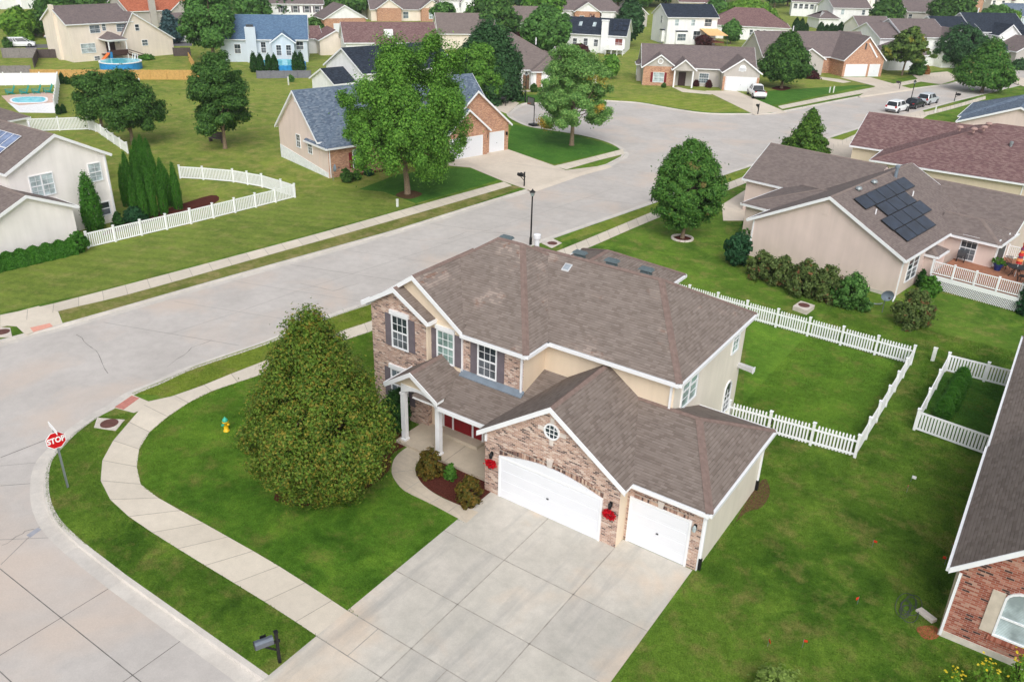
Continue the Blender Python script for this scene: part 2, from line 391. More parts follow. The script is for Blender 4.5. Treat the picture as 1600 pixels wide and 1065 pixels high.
        for key, a, en in ((sideA[0], a0, ends[0]), (sideA[1], a1, ends[1])):
            if en in 'go':
                gm = gab.get(key) if isinstance(gab, dict) else gab
                if gm and gm is not wm.get(key):
                    h = min(hz(b0), hz(b1)); wallp(key, [(a, b0, base), (a, b1, base), (a, b1, h), (a, b0, h)])
                    k2 = wm[key]; wm[key] = gm; wallp(key, [(a, b0, h), (a, b1, h), (a, b1, hz(b1)), (a, mid, ridge-.06), (a, b0, hz(b0))] if hz(b0) != hz(b1) else [(a, b0, h), (a, b1, h), (a, mid, ridge-.06)]); wm[key] = k2
                else: wallp(key, [(a, b0, base), (a, b1, base), (a, b1, hz(b1)), (a, mid, ridge-.06), (a, b0, hz(b0))])
            else:
                h = eave-.06+ov*(ridge-eave)/max(.01, (q0-A0 if a == a0 else A1-q1)); h = min(h, hz(b0), hz(b1))
                wallp(key, [(a, b0, base), (a, b1, base), (a, b1, h), (a, b0, h)])
        if found:
            fm, fz = found; fb = s.W(fm); e = .025
            fb.box(x0-e, x1+e, y0-e, y0, base, fz, fm); fb.box(x0-e, x1+e, y1, y1+e, base, fz, fm)
            fb.box(x0-e, x0, y0, y1, base, fz, fm); fb.box(x1, x1+e, y0, y1, base, fz, fm)
        return ro
    # mapping of a wall side: u along the wall, d outwards, z up
    def P(s, side, plane, u, d, z):
        return {'f': (u, plane-d, z), 'b': (u, plane+d, z), 'l': (plane-d, u, z), 'r': (plane+d, u, z)}[side]
    def sbox(s, mb, side, plane, u0, u1, d0, d1, z0, z1, mat):
        p = s.P(side, plane, u0, d0, z0); q = s.P(side, plane, u1, d1, z1); mb.box(p[0], q[0], p[1], q[1], z0, z1, mat)
    def win(s, side, plane, u, z, w, h, grid=(3, 2), gl=None, shut=None, head=False, split=True, arch=False, sw=.38, frame=.07, twin=False):
        gl = gl or GL_D; m = MB(); u0, u1 = u-w/2, u+w/2
        fr = frame
        if not arch:
            s.sbox(m, side, plane, u0-fr, u1+fr, 0, .07, z-fr, z, s.trim); s.sbox(m, side, plane, u0-fr, u1+fr, 0, .06, z+h, z+h+fr, s.trim)
            s.sbox(m, side, plane, u0-fr, u0, 0, .06, z, z+h, s.trim); s.sbox(m, side, plane, u1, u1+fr, 0, .06, z, z+h, s.trim)
        else:
            s.sbox(m, side, plane, u0-fr, u1+fr, 0, .07, z-fr, z, s.trim); s.sbox(m, side, plane, u0-fr, u0, 0, .06, z, z+h, s.trim); s.sbox(m, side, plane, u1, u1+fr, 0, .06, z, z+h, s.trim)
            rise = arch; n = 10
            for k in range(n):
                t0, t1 = math.pi*k/n, math.pi*(k+1)/n
                a = s.P(side, plane, u-math.cos(t0)*(w/2+fr/2), .03, z+h+math.sin(t0)*(rise+fr/2)); b = s.P(side, plane, u-math.cos(t1)*(w/2+fr/2), .03, z+h+math.sin(t1)*(rise+fr/2))
                nv = s.P(side, 0, 0, 1, 0); m.bar(a, b, .06, fr*1.2, s.trim, up=Vector(b).cross(Vector(nv)) if False else (0, 0, 1))
        if split: s.sbox(m, side, plane, u0, u1, .015, .05, z+h*.5-.035, z+h*.5+.035, s.trim)
        if twin: s.sbox(m, side, plane, u-.05, u+.05, .015, .055, z, z+h, s.trim)
        cx, cz = grid
        for i in range(1, cx): s.sbox(m, side, plane, u0+w*i/cx-.008, u0+w*i/cx+.008, .015, .04, z, z+h, s.trim)
        for half in ((0, .5), (.5, 1)) if split else ((0, 1),):
            for i in range(1, cz):
                zz_ = z+h*(half[0]+(half[1]-half[0])*i/cz); s.sbox(m, side, plane, u0, u1, .015, .038, zz_-.008, zz_+.008, s.trim)
        if head: s.sbox(m, side, plane, u0-.14, u1+.14, .0, .11, z+h+fr+.003, z+h+fr+.22, s.trim)
        wo = m.build('window', s.root)
        g = MB()
        g.poly([s.P(side, plane, u0, .012, z), s.P(side, plane, u1, .012, z), s.P(side, plane, u1, .012, z+h), s.P(side, plane, u0, .012, z+h)], gl)
        if arch:
            g.poly([s.P(side, plane, u+math.cos(t)*w/2, .012, z+h+math.sin(t)*arch) for t in [math.pi*k/10 for k in range(11)]], gl)
        g.build('pane', wo)
        if split and gl is GL_D:
            g = MB(); g.poly([s.P(side, plane, u0, .0135, z), s.P(side, plane, u1, .0135, z), s.P(side, plane, u1, .0135, z+h*.5), s.P(side, plane, u0, .0135, z+h*.5)], SCREEN); g.build('screen', wo)
        if shut:
            for sg in (-1, 1):
                b = MB(); c = u+sg*(w/2+fr+sw/2+.02); s.sbox(b, side, plane, c-sw/2, c+sw/2, .003, .04, z-.05, z+h+.03, shut)
                s.sbox(b, side, plane, c-sw/2+.05, c+sw/2-.05, .04, .052, z+.03, z+h*.47, shut); s.sbox(b, side, plane, c-sw/2+.05, c+sw/2-.05, .04, .052, z+h*.53, z+h-.05, shut)
                b.build('shutter', s.root)
        return wo
    def garage(s, side, plane, u, w, h=2.13, z=0.0, rows=4, cols=8, mat=None):
        m = MB(); mat = mat or DOORW; rh = h/rows
        for i in range(rows):
            s.sbox(m, side, plane, u-w/2, u+w/2, 0, .04, z+i*rh+.001, z+(i+1)*rh-.001, mat)
            for j in range(cols):
                cw = w/cols; s.sbox(m, side, plane, u-w/2+j*cw+.07, u-w/2+(j+1)*cw-.07, .04, .048, z+i*rh+.09, z+(i+1)*rh-.09, mat)
        g = m.build('garage_door', s.root)
        k = MB(); s.sbox(k, side, plane, u-.05, u+.05, .052, .085, z+.95, z+1.0, DGREY); k.build('handle', g)
        t = MB(); s.sbox(t, side, plane, u-w/2-.09, u-w/2, 0, .07, z, z+h, s.trim); s.sbox(t, side, plane, u+w/2, u+w/2+.09, 0, .07, z, z+h, s.trim); s.sbox(t, side, plane, u-w/2-.09, u+w/2+.09, 0, .07, z+h, z+h+.09, s.trim)
        t.build('garage_door_frame', s.root)
        return g
    def part(s, name, mb, parent=None): return mb.build(name, parent or s.root)
    def spout(s, side, plane, u, z1, z0=.05, kick=None):
        m = MB(); s.sbox(m, side, plane, u-.045, u+.045, .01, .09, z0, z1, s.trim)
        if kick:
            p = s.P(side, plane, u, .06, z0+.02); q = (p[0]+kick[0], p[1]+kick[1], .05); m.bar(p, q, .09, .07, s.trim)
        m.build('downspout', s.root)
    def done(s):
        for mat, mb in s.walls.items():
            if mb.f: mb.build('wall', s.root)
        return s.root
# ---------------------------------------------------------------- foliage
def leaf_mesh(name, P, N, S, mat, rng, asp=.6, parent=None):
    """one small rhombic leaf face per point"""
    n = len(P); t = rng.normal(size=(n, 3)); t -= N*(t*N).sum(1)[:, None]; t /= np.linalg.norm(t, axis=1)[:, None]+1e-9
    b = np.cross(N, t); S = S[:, None]
    v = np.stack([P-t*S, P-b*S*asp+N*S*.12, P+t*S, P+b*S*asp+N*S*.12], 1).reshape(-1, 3).astype(np.float32)
    me = bpy.data.meshes.new(name); me.vertices.add(4*n); me.vertices.foreach_set('co', v.ravel())
    me.loops.add(4*n); me.loops.foreach_set('vertex_index', np.arange(4*n, dtype=np.int32))
    me.polygons.add(n); me.polygons.foreach_set('loop_start', np.arange(0, 4*n, 4, dtype=np.int32))
    me.update(calc_edges=True); me.materials.append(mat)
    o = bpy.data.objects.new(name, me); COL.objects.link(o)
    if parent: o.parent = parent
    return o
def crown_cloud(rng, prof, h0, h1, rad, clumps, cr, nl, size, up=.35, squash=.75, inner=.35, lop=.12, droop=0.0, rag=.12, lobes=0):
    ts = np.array([p[0] for p in prof]); rs = np.array([p[1] for p in prof])
    # lopsided outline: low-frequency variation of the radius with angle and height
    ph = rng.uniform(0, 6.28, 6)
    t = []
    while len(t) < clumps:
        q = rng.uniform(0, 1)
        if rng.uniform() < np.interp(q, ts, rs)+.08: t.append(q)
    t = np.array(t); a = rng.uniform(0, 6.283, clumps)
    if not lobes:
        q_ = np.linspace(0, 1, 400); cw = np.cumsum(np.interp(q_, ts, rs)+.05); cw /= cw[-1]; t = np.interp((np.arange(clumps)+rng.uniform(0, 1, clumps))/clumps, cw, q_); a = np.arange(clumps)*2.39996+rng.normal(0, .25, clumps)
    wob = 1+lop*(np.sin(2*a+ph[0]+3*t)+.8*np.sin(3*a+ph[1]-5*t)+.6*np.sin(5*a+ph[2]+9*t))
    rf = inner+(1-inner)*np.sqrt(rng.uniform(0, 1, clumps))
    rr = np.interp(t, ts, rs)*rad*wob*rf
    c = np.stack([rr*np.cos(a), rr*np.sin(a), h0+(h1-h0)*t-droop*(rr/rad)**2], 1)
    if lobes:
        # limbs of their own: clumps gathered round a few rising boughs, sky between them
        H_ = h1-h0; la = np.arange(lobes)*2.399+rng.uniform(0, 6.28); lt = np.linspace(.12, .88, lobes)+rng.uniform(-.06, .06, lobes); lr = np.interp(lt, ts, rs)*rad*rng.uniform(.52, .74, lobes); lr[-1] *= .25
        k_ = rng.integers(0, lobes, clumps); g_ = rng.normal(size=(clumps, 3)); g_ /= np.linalg.norm(g_, axis=1)[:, None]; g_ *= rng.uniform(.35, 1, (clumps, 1))**.6
        ls = rng.uniform(.24, .44, lobes)*rad
        c = np.stack([lr[k_]*np.cos(la[k_])+g_[:, 0]*ls[k_], lr[k_]*np.sin(la[k_])+g_[:, 1]*ls[k_], h0+H_*lt[k_]+g_[:, 2]*ls[k_]*1.15], 1)
        c[:, 2] = np.clip(c[:, 2], h0, h1+.2)
    cs = cr*rng.uniform(.5, 1.4, clumps)
    far_ = rng.uniform(size=clumps) < .10; c[far_, :2] *= 1.0+rag*rng.uniform(.3, 1, (far_.sum(), 1)); c[far_, 2] += rag*cr*rng.uniform(-.4, 1.2, far_.sum()); cs[far_] *= .6
    idx = rng.integers(0, clumps, nl)
    d = rng.normal(size=(nl, 3)); d /= np.linalg.norm(d, axis=1)[:, None]
    k = (rng.uniform(.3, 1.0, nl)+np.where(rng.uniform(size=nl) < .12, rng.exponential(.22, nl), 0))[:, None]
    P = c[idx]+d*k*cs[idx][:, None]*np.array([1, 1, squash])
    out = P-np.array([0, 0, h0+(h1-h0)*.4]); out /= np.linalg.norm(out, axis=1)[:, None]+1e-9
    N = d*.7+out*.5+np.array([0, 0, up])+rng.normal(size=(nl, 3))*.45
    N /= np.linalg.norm(N, axis=1)[:, None]
    S = size*rng.uniform(.6, 1.35, nl)
    P[:, 2] = np.maximum(P[:, 2], .04)
    return P, N, S, c
PROF = dict(pearl=[(0, .4), (.1, .74), (.25, .97), (.4, 1), (.57, .84), (.74, .58), (.9, .28), (1, .04)], maple=[(0, .3), (.12, .62), (.28, .85), (.5, 1), (.72, .95), (.88, .72), (1, .3)], round=[(0, .35), (.15, .75), (.4, 1), (.65, .92), (.85, .6), (1, .15)], oval=[(0, .4), (.2, .85), (.45, 1), (.7, .8), (.9, .42), (1, .08)],
            cone=[(0, .55), (.08, .9), (.2, 1), (.45, .82), (.7, .5), (.9, .2), (1, .03)], pear=[(0, .45), (.1, .85), (.28, 1), (.5, .88), (.75, .55), (.92, .25), (1, .05)],
            vase=[(0, .2), (.25, .6), (.5, .9), (.7, 1), (.88, .7), (1, .25)], spread=[(0, .55), (.12, .95), (.3, 1), (.55, .8), (.8, .5), (1, .12)],
            col=[(0, .8), (.15, 1), (.5, .92), (.75, .68), (.92, .32), (1, .03)], spruce=[(0, .85), (.06, 1), (.3, .76), (.6, .45), (.85, .18), (1, .02)], dome=[(0, .9), (.3, 1), (.6, .85), (.85, .5), (1, .1)])
def tree(name, label, cat, loc, h, rad, prof, mat, nl, size, h0=None, clumps=None, cr=None, trunk=.16, seed=0, bark=None, group=None, lop=.12, squash=.75, inner=.35, up=.35, limbs=6, rz=None, droop=0.0, rag=.12, lobes=0):
    rng = np.random.default_rng(seed+7); h0 = h*.18 if h0 is None else h0
    root = thing(name, label, cat, loc, rng.uniform(0, 6.28) if rz is None else rz, group)
    clumps = clumps or int(60+rad*rad*7); cr = cr or max(.35, rad*.2)
    P, N, S, c = crown_cloud(rng, PROF[prof], h0+cr*.5, h-cr*.55, rad-cr*.55, clumps, cr, nl, size, up, squash, inner, lop, droop, rag, lobes)
    if trunk:
        m = MB(); b = bark or BARK; top = h0+(h-h0)*.62
        bx, by = rng.normal(0, .04*h, 2)*.25
        pts = [(0, 0, -.1), (0, 0, .12), (bx*.3, by*.3, h0*.6), (bx*.7, by*.7, h0), (bx, by, (h0+top)/2), (bx*1.3, by*1.3, top)]
        m.tube(pts, [trunk*1.7, trunk*1.2, trunk, trunk*.88, trunk*.55, trunk*.2], b, 9)
        sel = rng.permutation(len(c))[:limbs*3]
        for i, q in enumerate(sel):
            z = h0*.8+(top-h0)*rng.uniform(0, .8); s0 = np.array([bx*.8, by*.8, z]); e = c[q]
            if e[2] < z+.2: e = e+np.array([0, 0, z+.4-e[2]])
            mid = s0*.5+e*.5+np.array([0, 0, .12*np.linalg.norm(e-s0)])*(-1 if prof == 'spruce' else .4)
            r = trunk*(.45 if i < limbs else .28); m.tube([tuple(s0), tuple(mid), tuple(e)], [r, r*.6, r*.2], b, 5, False)
        m.build('trunk', root, True)
    leaf_mesh('crown', P, N, S, mat, rng, parent=root)
    return root
def shrub(name, label, cat, loc, h, rad, mat, nl, size, prof='dome', seed=0, group=None, squash=.9, lop=.1, cr=None, clumps=None, stems=True, up=.3):
    rng = np.random.default_rng(seed+99); root = thing(name, label, cat, loc, rng.uniform(0, 6.28), group)
    cr = cr or rad*.26; P, N, S, c = crown_cloud(rng, PROF[prof], cr*.3, h-cr*.5, rad-cr*.6, clumps or 60, cr, nl, size, up, squash, .3, lop)
    if stems:
        m = MB()
        for i in rng.permutation(len(c))[:7]:
            e = c[i]; m.tube([(0, 0, -.05), tuple(e*.5+np.array([0, 0, .1])), tuple(e)], [.03, .02, .01], BARKD, 5, False)
        m.build('stem', root)
    leaf_mesh('foliage', P, N, S, mat, rng, parent=root)
    return root
L_PEAR = leaf('leaf_pear_olive', [(64, 94, 30), (90, 122, 40), (120, 148, 54), (76, 106, 34)], ((160, 150, 62), 5.5, .53))
L_MAPLE = leaf('leaf_maple_bright', [(68, 112, 38), (98, 150, 54), (132, 180, 72), (84, 130, 48)])
L_DARK = leaf('leaf_dark', [(56, 94, 42), (76, 116, 52), (102, 142, 64)])
L_DEEP = leaf('leaf_deep', [(44, 80, 46), (60, 100, 56), (82, 122, 72)])
L_MID = leaf('leaf_mid', [(66, 108, 50), (88, 134, 62), (112, 158, 76)])
L_GOLD = leaf('leaf_locust', [(90, 136, 70), (120, 164, 86), (150, 188, 102)], ((214, 176, 74), .26, .60))
L_LIME = leaf('leaf_lime', [(84, 128, 40), (112, 156, 52), (138, 176, 66)])
L_PEAR2 = leaf('leaf_pear_green', [(62, 108, 44), (86, 134, 56), (112, 154, 68)], ((150, 140, 84), 1.3, .64))
L_SPR = leaf('leaf_conifer', [(66, 104, 40), (88, 128, 48), (114, 150, 58)])
L_BSP = leaf('leaf_blue_spruce', [(58, 86, 90), (72, 104, 104), (48, 76, 82)])
L_ARB = leaf('leaf_arborvitae', [(54, 106, 30), (68, 124, 36), (84, 140, 46)])
L_ARBD = leaf('leaf_arborvitae_dark', [(36, 74, 30), (48, 90, 36), (60, 104, 42)])
L_SHR = leaf('leaf_shrub_red_tips', [(76, 98, 50), (102, 122, 64), (118, 136, 76)], ((150, 104, 72), 2.2, .6))
L_BOX = leaf('leaf_holly', [(28, 66, 40), (44, 90, 54), (66, 112, 70)])
L_BRNZ = leaf('leaf_bronze', [(74, 84, 30), (104, 96, 36), (128, 100, 40), (60, 74, 26)])
L_BURG = leaf('leaf_burgundy', [(70, 34, 38), (92, 44, 44), (60, 40, 36)])
L_HOST = leaf('leaf_lily', [(70, 120, 40), (96, 146, 54), (60, 104, 36)])
L_YEL = leaf('flower_yellow', [(222, 196, 40), (236, 214, 70)]); L_TALL = leaf('leaf_tall_grass', [(130, 156, 74), (152, 176, 92), (112, 140, 60)])
L_RUST = leaf('leaf_rust', [(150, 96, 60), (176, 120, 70), (120, 104, 52)])
# ---------------------------------------------------------------- ground, streets, pavements
def grass(name, dark, mid, light, dry, dryamt=.62, stripe=None):
    n = NT(name); co = n.coord('Object')
    a = n.noise(co, .09, 5, .6, .4); b = n.noise(co, .5, 6, .68, .5); d = n.noise(co, 3.2, 4, .65); e = n.noise(co, 17, 3, .7); f = n.noise(co, 60, 2, .7)
    c = n.ramp(b, [(.3, lin(*dark)), (.5, lin(*mid)), (.7, lin(*light))])
    c = n.mix(n.ramp(a, [(.4, (0, 0, 0)), (.62, (.6,)*3)]), c, lin(*light))
    dr = n.noise(co, .7, 7, .7, .12)
    c = n.mix(n.ramp(dr, [(dryamt-.1, (0, 0, 0)), (dryamt+.1, (.8,)*3)]), c, lin(*dry))
    if stripe:
        ang, wl = stripe
        mp = n.n('Mapping'); mp.inputs['Rotation'].default_value = (0, 0, R(ang)); n.l(co, mp.inputs[0])
        wv = n.n('TexWave'); wv.inputs['Scale'].default_value = .314/wl; wv.inputs['Distortion'].default_value = .8; wv.inputs['Detail'].default_value = 2; n.l(mp.outputs[0], wv.inputs[0])
        c = n.mix(n.math('MULTIPLY', wv.outputs[1], .45), c, n.mix(1.0, c, (1.35, 1.3, 1.2), 'MULTIPLY'))
    c = n.mix(.42, c, n.ramp(d, [(.3, (.55, .6, .5)), (.7, (1.4, 1.35, 1.45))]), 'MULTIPLY')
    c = n.mix(.6, c, n.ramp(e, [(.3, (.45, .5, .45)), (.7, (1.6, 1.5, 1.5))]), 'MULTIPLY')
    c = n.mix(.5, c, n.ramp(f, [(.3, (.4, .4, .4)), (.7, (1.7, 1.6, 1.6))]), 'MULTIPLY')
    n.col(c); n.b.inputs['Roughness'].default_value = .9; n.b.inputs['Specular IOR Level'].default_value = .1
    n.bump(n.mix(.5, e, f), .9, .06)
    MATS[name] = n.m; return n.m
GR = grass('lawn_grass', (44, 78, 20), (76, 112, 34), (112, 144, 52), (138, 134, 78), .60)
GR_FAR = grass('far_lawn_grass', (84, 110, 42), (110, 132, 54), (136, 152, 66), (156, 150, 90), .56)
GR_DRY = grass('verge_grass', (82, 96, 42), (106, 118, 54), (120, 130, 62), (154, 142, 98), .54)
GR_NEAR = grass('near_verge_grass', (84, 108, 36), (108, 130, 46), (124, 144, 54), (150, 144, 86), .60)
GR_SHOW = grass('yard_grass', (52, 90, 22), (80, 122, 36), (110, 148, 48), (126, 130, 66), .63)
GR_YEL = grass('meadow_grass', (92, 116, 40), (114, 134, 50), (132, 150, 62), (154, 150, 88), .58, (20, 1.6))
GR_STR = grass('striped_grass', (84, 106, 42), (102, 122, 52), (118, 138, 60), (138, 138, 82), .60, (64, 1.2))
GR_LUSH = grass('lush_grass', (50, 94, 32), (64, 110, 38), (82, 126, 48), (98, 122, 56), .68)
ROAD = concrete('street_concrete', (188, 182, 176), (202, 196, 190), tint=(206, 190, 176), scale=1, stain_amt=.4)
WALK = concrete('pavement_concrete', (206, 196, 180), (218, 208, 192), scale=1.5, stain_amt=.3)
DRIVE = concrete('driveway_concrete', (186, 182, 172), (206, 200, 190), tint=(218, 192, 164), streak=True, scale=1.2, stain_amt=.5)
DRIVE2 = concrete('tan_drive_concrete', (206, 194, 178), (218, 206, 190), scale=1, stain_amt=.3)
CURB = concrete('curb_concrete', (196, 190, 182), (212, 206, 198), scale=2, stain_amt=.4)
PORCHC = concrete('porch_concrete', (186, 174, 156), (200, 188, 170), scale=2, stain_amt=.4)
RAMP = plain('red_ramp_pavers', lin(190, 128, 116), .9, .15, var=.15, nscale=6); RAMP2 = plain('pink_ramp_pavers', lin(222, 160, 142), .9, .15, var=.1, nscale=6)
JOINT = plain('joint_sealant', lin(124, 120, 116), .9, .1, var=.3); JOINT_S = plain('joint_groove', lin(158, 150, 138), .9, .1, var=.2); JOINT_F = plain('joint_pale', lin(150, 146, 142), .9, .1)
JOINT_D = plain('drive_joint', lin(164, 158, 149), .9, .1, var=.25)
MULCH = plain('mulch', lin(84, 46, 38), .98, .05, var=.55, nscale=22); DIRT = plain('bare_soil', lin(96, 74, 54), .98, .05, var=.4, nscale=9); CLAY = plain('red_clay', lin(150, 92, 62), .98, .05, var=.3, nscale=7)
def GG(*pts): return [G(*p) for p in pts]
def smooth(pts, k=5, closed=False):
    n = len(pts); out = []
    for i in range(n if closed else n-1):
        p = [np.array(pts[(i+j) % n] if closed else pts[min(max(i+j, 0), n-1)]) for j in (-1, 0, 1, 2)]
        for s in range(k):
            t = s/k; out.append(tuple(.5*((2*p[1])+(-p[0]+p[2])*t+(2*p[0]-5*p[1]+4*p[2]-p[3])*t*t+(-p[0]+3*p[1]-3*p[2]+p[3])*t**3)))
    if not closed: out.append(tuple(pts[-1]))
    return out
def sheet(name, loops, z, mat, kind='structure', label=None, cat=None):
    me = bpy.data.meshes.new(name); vs_ = [[Vector((p[0], p[1], 0)) for p in l] for l in loops]
    tri = tessellate_polygon(vs_); flat = [v for l in vs_ for v in l]
    fs = []
    for a, b, c in tri:
        n = (flat[b]-flat[a]).cross(flat[c]-flat[a])
        if abs(n.z) < 1e-9: continue
        fs.append((a, b, c) if n.z > 0 else (a, c, b))
    me.from_pydata([(v.x, v.y, z) for v in flat], [], fs); me.materials.append(mat)
    o = bpy.data.objects.new(name, me); COL.objects.link(o); o['kind'] = kind
    if label: o['label'] = label
    if cat: o['category'] = cat
    return o
def offset(pts, d):
    out = []
    for i in range(len(pts)):
        a = np.array(pts[max(i-1, 0)]); b = np.array(pts[min(i+1, len(pts)-1)]); t = b-a; t = t/(np.linalg.norm(t)+1e-9)
        out.append(tuple(np.array(pts[i])+np.array([-t[1], t[0]])*d))
    return out
# street edge, near side: from the cross street round the corner and up the main street
near = [(60.0, -13.4), (20, -13.4), (-9, -13.4), (-13.06, -13.4), (-17.36, -13.4)] + smooth(GG((122, 850), (91, 820), (76, 796), (69, 771), (69, 740), (75, 718), (90, 700), (116, 674), (149, 650), (179, 634), (206, 615), (250, 597), (304, 573)) + GG((414, 536), (514, 495), (590, 469), (750, 411), (895, 360), (1027, 314), (1124, 275), (1215, 245), (1290, 217), (1367, 193), (1489, 159)), 4) + [(-3.5, 158.0), (2.0, 182.0), (20.0, 235.0)]
far = [(6.0, 240.0), (-7.5, 186.0)] + smooth(GG((1483, 131), (1405, 141), (1340, 151), (1224, 173.5), (1205, 177)), 3) + smooth(GG((1175, 177.5), (1110, 177), (1060, 171), (1003, 161), (966, 158), (915, 156), (863, 160), (845, 160.5), (822, 161), (808, 166), (799, 171), (794, 177), (797, 183), (811, 191), (830, 198), (868, 204), (910, 211), (942, 219), (964, 228), (975, 238), (972, 245)), 4) + smooth(GG((949, 257), (902, 270), (824, 296), (733, 324), (628, 357), (540, 382), (440, 410), (338, 438.5), (169, 487), (98, 507), (40, 522), (0, 532.5)), 3)
left_end = [(-41.6, -30.0), (-41.6, -80), (-33, -80), (-33, -21.6), (60, -21.6)]
street = near + far + left_end
OUT = [(-700, -500), (700, -500), (700, 900), (-700, 900)]
sheet('ground', [OUT, street], 0.0, GR)
sheet('street', [offset(near, .3)[::1] + far + left_end], -.12, ROAD) if False else sheet('street', [street], -.12, ROAD)
def ribbon(mb, line, o0, z0, o1, z1, mat):
    a = offset(line, o0); b = offset(line, o1)
    for i in range(len(line)-1): mb.poly([(*a[i], z0), (*a[i+1], z0), (*b[i+1], z1), (*b[i], z1)], mat)
cb = MB()
for line in (near, far + left_end[:2]):
    ribbon(cb, line, -.2, .007, .0, .007, CURB); ribbon(cb, line, 0.0, .007, .03, -.12, CURB); ribbon(cb, line, .03, -.114, .55, -.114, CURB); ribbon(cb, line, -.2, -.02, -.2, .007, CURB)
tag(cb.build('curb'), None, None, kind='structure')
# painted-over joints of the concrete slabs
jm = MB()
def jline(p, q, z, w=.03, mat=JOINT):
    p = np.array(p); q = np.array(q); d = q-p; d = d/np.linalg.norm(d); n = np.array([-d[1], d[0]])*w/2
    jm.poly([(*(p-n), z), (*(q-n), z), (*(q+n), z), (*(p+n), z)], mat)
zs = -.116
for y in (-15.75, -18.2): jline((-24.0 if y < -16 else -22.0, y), (40, y), zs, .035)
x = -17.4
for k in range(12): jline((x+4.3*k, -13.9), (x+4.3*k, -21.6), zs, .03)
jline((-22, -15.75), (-33, -19.3), zs, .03); jline((-21.8, -13.6), (-24.5, -15.9), zs, .03, JOINT_F)
jline(G(0, 711), G(152, 652), zs, .05); jline(G(0, 755), G(66, 750), zs, .03); jline(G(0, 724), G(80, 717), zs, .03, JOINT_F); jline(G(0, 878), G(72, 808), zs, .03, JOINT_F)
# main street: centre joint and cross joints between the two curbs
nl_ = smooth(GG((160, 625), (361, 548), (514, 495), (590, 469), (750, 411), (895, 360), (1027, 314), (1124, 275), (1215, 245), (1290, 217), (1367, 193), (1489, 159)), 6)
fl_ = smooth(GG((44, 526), (236, 475), (338, 438.5), (440, 410), (540, 382), (733, 324), (824, 296), (902, 270)), 8)
def at_y(line, y):
    for a, b in zip(line, line[1:]):
        if (a[1]-y)*(b[1]-y) <= 0 and a[1] != b[1]: return a[0]+(b[0]-a[0])*(y-a[1])/(b[1]-a[1])
    return None
y = -4.6; cen = []
while y < 50:
    xn, xf = at_y(nl_, y+2), at_y(fl_, y-1)
    if xn is not None and xf is not None:
        jline((xf+.5, y-1), (xn-.5, y+2), zs, .028, JOINT_F if int(y*10) % 3 else JOINT); cen.append(((xn+xf)/2, y+.5))
    y += 4.6
for a, b in zip(cen, cen[1:]): jline(a, b, zs, .028, JOINT_F)
for k in range(18):
    y = 48+5*k; xn = at_y(nl_, y)
    if xn: jline((xn-.5, y), (xn-9.3-(6 if y < 56 else 0), y+2.2), zs, .03, JOINT_F)
rj = random.Random(11)
def crack(pts, w=.025):
    q = [np.array(G(*p)) for p in pts]; out = []
    for a, b in zip(q, q[1:]):
        for k in range(5): out.append(a+(b-a)*k/5+np.array([rj.uniform(-.07, .07), rj.uniform(-.07, .07)]))
    out.append(q[-1])
    for a, b in zip(out, out[1:]): jline(a, b, zs+.001, w*rj.uniform(.6, 1.5))
crack([(2, 848), (40, 826), (88, 818)], .03); crack([(260, 570), (300, 540), (330, 528)]); crack([(120, 520), (150, 545), (168, 580)]); crack([(470, 440), (520, 452), (560, 440)]); crack([(700, 372), (730, 360), (790, 362)])
pt = [G(*p) for p in ((40, 832), (58, 820), (64, 823), (46, 836))]; jm.poly([(*p, zs+.002) for p in pt], plain('patch_grey', lin(158, 160, 168), .8))
tag(jm.build('street_joints'), None, None, kind='structure')
# pavements: left and right edges measured, joints laid across
pj = MB(); pw = MB()
def pave(L, Rr, step=1.5, mat=WALK, z=.008, jmat=JOINT_S, k=6, joints=True):
    L = smooth(L, k); Rr = smooth(Rr, k)
    def resample(P, n):
        P = np.array(P); d = np.r_[0, np.cumsum(np.linalg.norm(np.diff(P, axis=0), axis=1))]; t = np.linspace(0, d[-1], n); return np.stack([np.interp(t, d, P[:, 0]), np.interp(t, d, P[:, 1])], 1), d[-1]
    la, lb = resample(L, 3)[1], resample(Rr, 3)[1]; NS = max(2, int((la+lb)/2/step))+1 if joints else 80
    a, la = resample(L, NS); b, lb = resample(Rr, NS)
    for i in range(NS-1): pw.poly([(*a[i], z), (*b[i], z), (*b[i+1], z), (*a[i+1], z)], mat)
    if joints:
        n = max(2, int((la+lb)/2/step)); ja, _ = resample(L, n+1); jb, _ = resample(Rr, n+1)
        for i in range(1, n):
            p, q = ja[i], jb[i]; d = (q-p)/np.linalg.norm(q-p); nn = np.array([-d[1], d[0]])*.014
            pj.poly([(*(p-nn), z+.004), (*(q-nn), z+.004), (*(q+nn), z+.004), (*(p+nn), z+.004)], jmat)
pave(GG((513, 1005), (419, 943), (284, 860.5), (203, 808), (169, 776), (157, 749), (159, 722), (172, 695), (189, 674), (208, 652), (232, 627), (264, 620), (304, 607), (358, 585), (402, 568)), GG((563, 967), (439, 886), (338, 828), (237, 771), (217, 749), (214, 718.5), (219, 697), (228, 681), (253, 657.5), (287, 634), (321, 615), (372, 597), (411, 584)))
pave(GG((402, 568), (470, 542), (538, 515), (584, 500), (700, 456), (800, 419), (870, 392.5), (959, 356), (1027, 328), (1126, 290), (1209, 257.5)), GG((411, 584), (475, 557), (538, 531.5), (584, 516), (700, 470), (800, 432), (905, 393), (983, 359.5), (1037, 337), (1133, 299), (1213, 267)))
pave(GG((1213, 257), (1290, 230), (1364, 198.5), (1418, 182), (1489, 164.5), (1540, 150)), GG((1218, 266), (1293, 236), (1366, 205), (1420, 188), (1489, 170), (1540, 155)))
